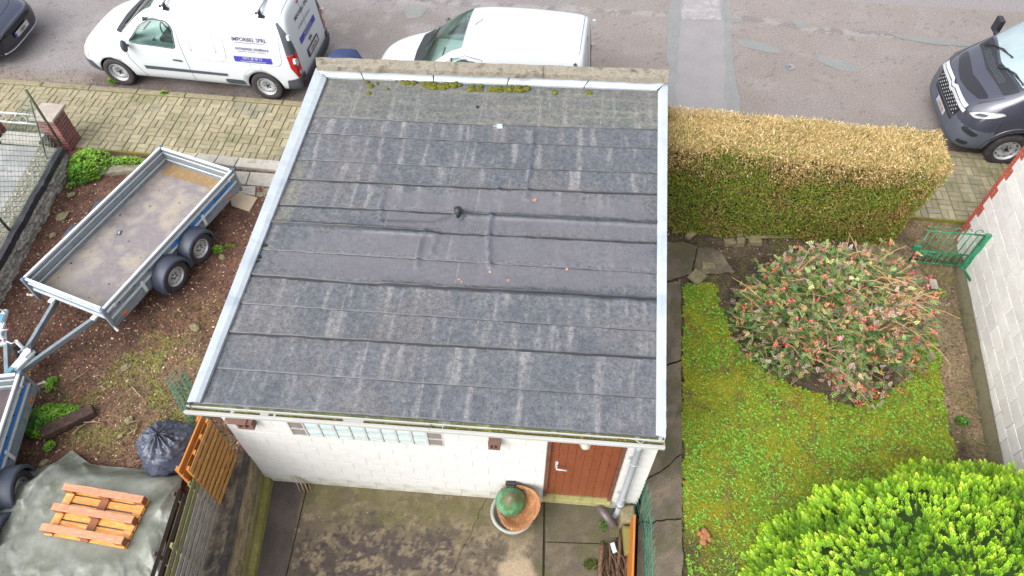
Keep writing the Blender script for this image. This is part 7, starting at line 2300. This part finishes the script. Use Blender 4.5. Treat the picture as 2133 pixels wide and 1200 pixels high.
dirs = unit(rdir(n) * np.array([1, 1, .4]) + D_[ii] * .3)
ok = rng.random(n) < np.where(bs[:, 0] > sc.x + .6, .6, 1.0)
bs, dirs = bs[ok], dirs[ok]; n = len(bs)
cc = vcol(SG_, n, .25)
pn = vnoise(bs, 1.6, 11.0)
pur = rng.random(n) < np.clip(pn * .6 + .05 + (bs[:, 0] - sc.x) * .08, .02, .35)
cc[pur] = vcol(PUR, int(pur.sum()), .2)
lowm = bs[:, 2] - np.array([gz(y) for y in bs[:, 1]]) < .25
pinnate(bs, dirs, rng.uniform(.06, .11, n), 4, cc)
n = 820
ii = rng.integers(0, len(T_), n)
bs = T_[ii] + rng.normal(0, .025, (n, 3)) + np.array([0, 0, .03]); cr = vcol(RED, n, .12)
NR = 420 * 7
clus = np.repeat(bs[:420], 7, axis=0) + rng.normal(0, .022, (NR, 3)); cr = np.repeat(cr[:420], 7, axis=0)
parts.append(leaves(clus, unit(rdir(NR) + np.array([0, 0, .5])), rdir(NR) + np.array([0, 0, .8]), rng.uniform(.03, .055, NR), rng.uniform(.014, .024, NR), cr, .25))
V, F, C = joinVF(parts)
npmesh('foliage', V, F, C, 'leaf_gloss', shrub)

# bright conifer in the corner: flat fan sprays over a rounded crown
cc0 = Vector((5.35, 1.86, -.3))
con = thing('conifer', 'bright yellow-green rounded conifer filling the lower right corner', 'conifer', cc0)
CR = (2.6, 1.85, 2.15)
MB().tube([cc0 + Vector((0, 0, -.1)), cc0 + Vector((0, 0, 1.2))], [.10, .05], 10).build('trunk', 'trunk', con)
b = MB(); b.ball(cc0 + Vector((0, 0, 0.15)), 1.0, 40, 24, s=(CR[0] * .87, CR[1] * .87, CR[2] * .85), disp=.10, seed=4.0); b.build('inner_branches', 'conifer_core', con)
VK[0] = 3.2
d = rdir(60000); d[:, 2] = np.abs(d[:, 2]) * 1.0 - .12; d = unit(d)
vd = unit(np.array([-5.35, -1.86, 8.0]))
d = d[(d @ vd > -.12) | (rng.random(60000) < .04)][:19000]; n = len(d)
lump = np.array([mnoise.fractal((q[0] * 2.4, q[1] * 2.4, q[2] * 2.4), .7, 2, 3) for q in d])
lump2 = np.array([mnoise.noise((q[0] * 7, q[1] * 7, q[2] * 7)) for q in d])
rad = .93 + .10 * lump + .05 * lump2 + rng.normal(0, .015, n)
base = np.array(tuple(cc0)) + np.array([0, 0, .15]) + d * np.array(CR) * rad[:, None]
nrm = unit(d / np.array(CR) )
# sprays point outwards and sweep upwards, each a flat fan
axis = unit(nrm * .55 + np.array([-.22, .18, .50]) + rdir(n) * .42)
fan = unit(np.cross(axis, np.cross(nrm * .6 + np.array([0, -.35, .8]) + rdir(n) * .55, axis)))
tipc = vcol([(S(160, 190, 46), 3), (S(180, 206, 60), 2.4), (S(140, 176, 46), 2.4), (S(200, 216, 84), .8), (S(150, 140, 60), .25)], n, .12)
deep = vcol([(S(100, 140, 44), 1), (S(84, 124, 42), 1)], n, .12)
br = np.clip(.55 + 2.0 * lump2 + 1.2 * lump, 0.15, 1)[:, None]
parts = []
SL = rng.uniform(.075, .15, n)
base = base - axis * (SL * .5)[:, None]
parts.append(leaves(base, axis, fan, SL, SL * .05, deep * .7 + tipc * .3, .05))
for k, (t, an, ln) in enumerate([(.12, 50, .34), (.24, 46, .38), (.36, 42, .38), (.48, 38, .36), (.60, 34, .32), (.72, 28, .28), (.84, 22, .22), (.93, 14, .18)]):
    for s in (1, -1):
        side = unit(np.cross(axis, fan)) * s
        dd = unit(axis * cos(radians(an)) + side * sin(radians(an)) + rng.normal(0, .10, (n, 3)))
        q = base + axis * (SL * t)[:, None]
        c = deep * (1 - t) + tipc * t
        c = c * br + deep * (1 - br); c[:, 3] = 1
        parts.append(leaves(q, dd, fan, SL * ln * rng.uniform(.85, 1.2, n), SL * .055, c, .08, .6))
        # second order twig on each
        q2 = q + dd * (SL * ln * .45)[:, None]
        d2 = unit(dd * .8 + axis * .8 + rng.normal(0, .12, (n, 3)))
        parts.append(leaves(q2, d2, fan, SL * ln * .62, SL * .05, c * 1.06, .08, .6))
V, F, C = joinVF(parts)
npmesh('foliage', V, F, np.clip(C, 0, 1), 'leaf', con)

# lawn: short grass, moss tufts and clover
def lawn_pts(n):
    out = []
    x0, x1, y0, y1 = min(xs), max(xs), max(min(ys), 1.7), max(ys)
    while len(out) < n:
        x, y = random.uniform(x0, x1), random.uniform(y0, y1)
        if lawn_edge(x, y): out.append((x, y, gz(y) + .012 + .022 * fbm(x, y, 2.2, 3.0)))
    return np.array(out)
VK[0] = 2.1
n = 70000
p = lawn_pts(n)
pn = np.array([fbm(q[0], q[1], 1.7, 5.0) for q in p]); bare = np.array([sstep(.12, .42, fbm(q[0], q[1], 2.0, 14.0)) for q in p])
keep = rng.random(n) > bare * .75
p, pn = p[keep], pn[keep]; n = len(p)
cg = vcol([(S(130, 160, 40), 3), (S(152, 170, 52), 2.6), (S(100, 144, 42), 2.4), (S(196, 194, 112), 1.6), (S(80, 112, 36), 1.4)], n, .22)
cy = vcol([(S(160, 154, 30), 2), (S(146, 132, 36), 1), (S(178, 166, 60), 1)], n, .16)
mx = (rng.random(n) < np.clip(.28 + pn * 1.2, .05, .8))
cg[mx] = cy[mx]
dd = unit(rdir(n) * np.array([1, 1, .3]) + np.array([0, 0, .30]))
parts = [leaves(p, dd, rdir(n), rng.uniform(.022, .055, n), rng.uniform(.005, .011, n), cg, .0)]
# clover and daisy rosettes
m = 6500
q = lawn_pts(m); pn = np.array([fbm(a[0], a[1], 1.3, 25.0) for a in q]); q = q[rng.random(m) < np.clip(.38 + pn * .7, .06, 1)]
for k in range(6):
    an = 2 * pi * k / 6 + rng.uniform(0, 1, len(q))
    d = np.stack([np.cos(an), np.sin(an), np.full(len(q), .35)], 1)
    parts.append(leaves(q + np.array([0, 0, .008]), d, np.tile([0, 0, 1.0], (len(q), 1)), rng.uniform(.022, .045, len(q)), rng.uniform(.012, .022, len(q)), vcol([(S(118, 164, 48), 2), (S(146, 186, 70), 1.2), (S(88, 138, 40), 1)], len(q), .16), .1))
V, F, C = joinVF(parts)
npmesh('grass', V, F, C, 'leaf', None, 'stuff')

# leafy weeds: each clump a plant of its own
def weed(label, centre, rx, ry, h, n, cols, lf=(.03, .05), group='weeds in the lot', name='weed_plant', three=True, cat='plant'):
    root = thing(name, label, cat, centre, 0, group)
    c = np.array(tuple(centre))
    a = rng.uniform(0, 2 * pi, n); r = np.sqrt(rng.random(n))
    off = np.stack([r * np.cos(a) * rx, r * np.sin(a) * ry, np.zeros(n)], 1)
    lum = np.array([1 + .35 * mnoise.noise((q[0] * 7, q[1] * 7, c[0])) for q in off])
    hh = h * np.clip(1 - r ** 2, .08, 1) ** .6 * rng.uniform(.55, 1.1, n) * lum
    p = c + off + np.stack([np.zeros(n), np.zeros(n), hh], 1)
    st = MB()
    for k in range(0, n, max(1, n // 60)):
        st.tube([tuple(c + off[k] * .5), tuple(p[k])], [.004, .002], 4, cap=False)
    st.build('stems', 'stem_weed', root)
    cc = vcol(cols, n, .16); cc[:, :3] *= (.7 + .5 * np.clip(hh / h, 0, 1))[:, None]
    d0 = unit(off + rdir(n) * .25 + np.array([0, 0, .10]))
    side = unit(np.cross(d0, np.array([0, 0, 1.0])))
    ps = []
    for an in ((-55, 0, 55) if three else (0,)):
        d = unit(d0 * cos(radians(an)) + side * sin(radians(an)) + rng.normal(0, .15, (n, 3)))
        ps.append(leaves(p, d, np.array([0, 0, 1.0]) + rng.normal(0, .3, (n, 3)), rng.uniform(*lf, n), rng.uniform(lf[0] * .55, lf[1] * .6, n), cc, .2))
    V, F, C = joinVF(ps)
    npmesh('leaves', V, F, C, 'leaf', root)
    return root
M('stem_weed', [S(120, 140, 50)], rough=0.8)
VK[0] = 1.5
BG = [(S(140, 190, 60), 3), (S(166, 206, 84), 2.4), (S(104, 164, 44), 2)]
MG = [(S(88, 146, 48), 3), (S(116, 168, 60), 2), (S(70, 120, 40), 2)]
weed('tall bright green parsley-like weed in the corner by the brick pillar', P(190, 350, .05), .38, .40, .26, 760, BG, (.03, .055), 'weeds by the pavement')
weed('lower darker green weed in front of the parsley-like clump', P(176, 372, .05), .22, .16, .22, 300, MG, (.03, .05), 'weeds by the pavement')
weed('low leafy weed between the pillar weeds and the trailer tail', P(262, 340, .06), .42, .12, .12, 320, BG, (.02, .04), 'weeds by the pavement')
weed('tiny green seedling at the foot of the stone wall', P(150, 390, .05), .08, .08, .08, 50, BG, (.02, .035), 'weeds by the pavement')
weed('long patch of bright green weeds above the timber beam', P(116, 862, .05), .36, .15, .09, 620, BG, (.022, .04))
weed('rounded patch of green weeds at the blue trailer', P(84, 890, .05), .18, .16, .10, 360, MG, (.022, .04))
weed('small weed tuft touching the timber beam end', P(80, 905, .05), .09, .07, .09, 130, BG, (.02, .035))
weed('single weed clump below the timber beam by the tarpaulin', P(105, 930, .05), .07, .07, .08, 110, BG, (.02, .035))
weed('small weed beside the blue trailer front corner', P(108, 802, .05), .08, .12, .08, 120, BG, (.02, .035))
weed('weed rosette near the large trailer wheels', P(453, 521, .05), .09, .07, .06, 90, BG, (.02, .04))
weed('yellowish weed tuft on the bark near the roof edge', P(480, 514, .05), .09, .06, .04, 70, [(S(150, 150, 50), 1), (S(120, 130, 50), 1)], (.015, .03))
weed('green sprig at the kerb by the lettered van wheel', P(236, 172, .05), .10, .07, .12, 90, BG, (.02, .035), 'weeds by the pavement')
weed('grassy sprig growing from the kerb joint under the lettered van', P(343, 195, .07), .08, .05, .07, 70, BG, (.015, .03), 'weeds by the pavement')
weed('green weed on the bare strip before the white wall', PG(2003, 878), .10, .08, .07, 90, MG, (.02, .035), 'weeds in the garden')
weed('low green weed growing beside the white tile', PG(1955, 612), .12, .10, .06, 90, BG, (.015, .03), 'weeds in the garden')
weed('moss-green weed tuft at the kindling pile', P(1232, 1176, ZY), .11, .07, .03, 140, [(S(72, 84, 30), 1), (S(96, 104, 40), 1)], (.015, .03), 'weeds in the yard')
weed('weed tuft at the yard wall beside the gutter offcut', P(1258, 1094, ZY), .06, .09, .09, 60, MG, (.015, .03), 'weeds in the yard')

# thin grass and dry stalks on the bare soil of the lot
n = 8500
p = []
while len(p) < n:
    x, y = random.gauss(-4.95, .75), random.gauss(4.8, .62)
    if -7 < x < -3.75 and fbm(x, y, 1.6, 21.0) + .3 * random.random() > .06: p.append((x, y, .03 + lot_z(x, y)))
p = np.array(p)
gc = vcol([(S(150, 164, 60), 2), (S(178, 176, 96), 1.5), (S(128, 148, 54), 1.5), (S(206, 194, 150), .8)], n, .15)
parts = [leaves(p, unit(rdir(n) * np.array([1, 1, .3]) + np.array([0, 0, .3])), rdir(n), rng.uniform(.02, .055, n), rng.uniform(.005, .012, n), gc, .0)]
V, F, C = joinVF(parts)
npmesh('thin_grass', V, F, C, 'leaf', None, 'stuff')

# bark chips and litter
def scatter(name, n, fpos, cols, lo, hi, jit=.2, flat=.5, wr=(.25, .6)):
    p = np.array([fpos() for _ in range(n)])
    d = unit(rdir(n) * np.array([1, 1, .25])); L_ = rng.uniform(lo, hi, n)
    V, F, C = leaves(p - d * (L_ / 2)[:, None], d, np.array([0, 0, 1.0]) + rng.normal(0, .3, (n, 3)), L_, L_ * rng.uniform(wr[0], wr[1], n), vcol(cols, n, jit), .12)
    return npmesh(name, V, F, C, 'chips', None, 'stuff')
VK[0] = 1.2
def lotpos():
    while True:
        x, y = random.uniform(-7.95, -3.2), random.uniform(3.4, 9.7)
        if x < -3.55 + (y - 3.9) * .1: return (x, y, .036 + lot_z(x, y))
scatter('bark_chips', 24000, lotpos, [(S(92, 62, 54), 4), (S(70, 48, 44), 3), (S(132, 96, 76), 2.5), (S(196, 164, 132), 1.6), (S(160, 92, 62), 1.2), (S(220, 200, 172), .6)], .015, .055)
def kerbpos():
    s, t = random.uniform(-1.5, 9.5), abs(random.gauss(0, .32))
    q = SF(s, t, .006); return tuple(q)
scatter('gutter_grit', 5000, kerbpos, [(S(120, 92, 78), 3), (S(92, 72, 64), 2), (S(176, 156, 136), 1.2), (S(220, 206, 190), .3)], .010, .035)
def gardpos():
    while True:
        x, y = random.uniform(2.0, 7.2), random.uniform(2.6, 8.4)
        if (y > 7.0 and x < 4.6) or x > 6.05 or (hypot((x - sc.x) / 1.9, (y - sc.y) / 1.6) < 1): return (x, y, gz(y) + .006 + .02 * fbm(x, y, 1.5, 2.0))
scatter('leaf_litter', 8000, gardpos, [(S(104, 78, 60), 3), (S(76, 58, 48), 3), (S(160, 132, 98), 2), (S(190, 170, 140), .8), (S(176, 96, 70), .5)], .015, .05)
def yardpos():
    return (random.uniform(-3.3, 1.5), random.uniform(1.6, 3.6), ZY + .006)
scatter('yard_litter', 420, yardpos, [(S(150, 130, 100), 2), (S(90, 70, 60), 2), (S(206, 196, 176), 1)], .008, .022)
def roadpos():
    return (random.uniform(-11, 11), random.uniform(10.4, 14.8), .010)
scatter('road_litter', 260, roadpos, [(S(220, 212, 204), 2), (S(110, 90, 80), 2), (S(206, 170, 120), 1)], .012, .03)
# dry twigs lying about: each one its own
TW = [((150, 905), (185, 880), 'white forked dry twig beside the timber beam'), ((272, 880), (292, 875), 'short red twig lying on the bare soil near the roll of netting'), ((266, 905), (290, 878 + 12), 'dry tan twig near the middle of the bare soil'), ((150, 793), (188, 768), 'long orange-brown twig below the drawbar'),
      ((175, 880), (215, 881), 'straight grey twig lying right of the timber beam'), ((278, 905), (286, 884), 'thin pale twig beside the rubbish bag'), ((245, 912), (268, 893), 'brown twig lying above the tarpaulin edge'), ((275, 805), (300, 832), 'reddish bent twig in the thin grass')]
for a, c, lb in TW:
    a3, c3 = P(*a, .065), P(*c, .065)
    o = MB().tube([a3, a3.lerp(c3, .5) + Vector((random.uniform(-.02, .02), random.uniform(-.02, .02), .01)), c3], [.010, .008, .005], 6).build('dry_twig', 'stick'); tag(o, lb, 'twig', 'dry twigs on the lot')
LS = [((130, 452), .085, 'flat pale stone by the stone wall next to the pillar weeds'), ((128, 447), .05, 'small stone leaning on the flat pale stone by the wall'), ((146, 406), .06, 'brownish stone nearest the pillar weeds'), ((110, 490), .05, 'yellowish stone on the bark beside the trailer front'), ((262, 765), .055, 'yellowish stone near the drawbar on the soil'), ((268, 876), .05, 'yellow stone between beam and rubbish bag'),
      ((463, 536), .05, 'grey stone beside the trailer wheels'), ((90, 965), .055, 'pale stone lodged by the tarpaulin tip'), ((92, 805), .04, 'reddish stone at the blue trailer corner'), ((250, 1000 - 90), .03, 'white scrap stone above the tarpaulin'), ((405, 682), .06, 'white chalky lump on the soil near the roof edge')]
for i, (q, r, lb) in enumerate(LS):
    me = stone_mesh(i + 30, (1.3, 1, .5), r, .8, 'stone_block'); o = link('loose_stone', me); o.location = P(*q, .05 + r * .2); o.rotation_euler.z = random.random() * 3
    tag(o, lb, 'stone', 'loose stones on the lot')
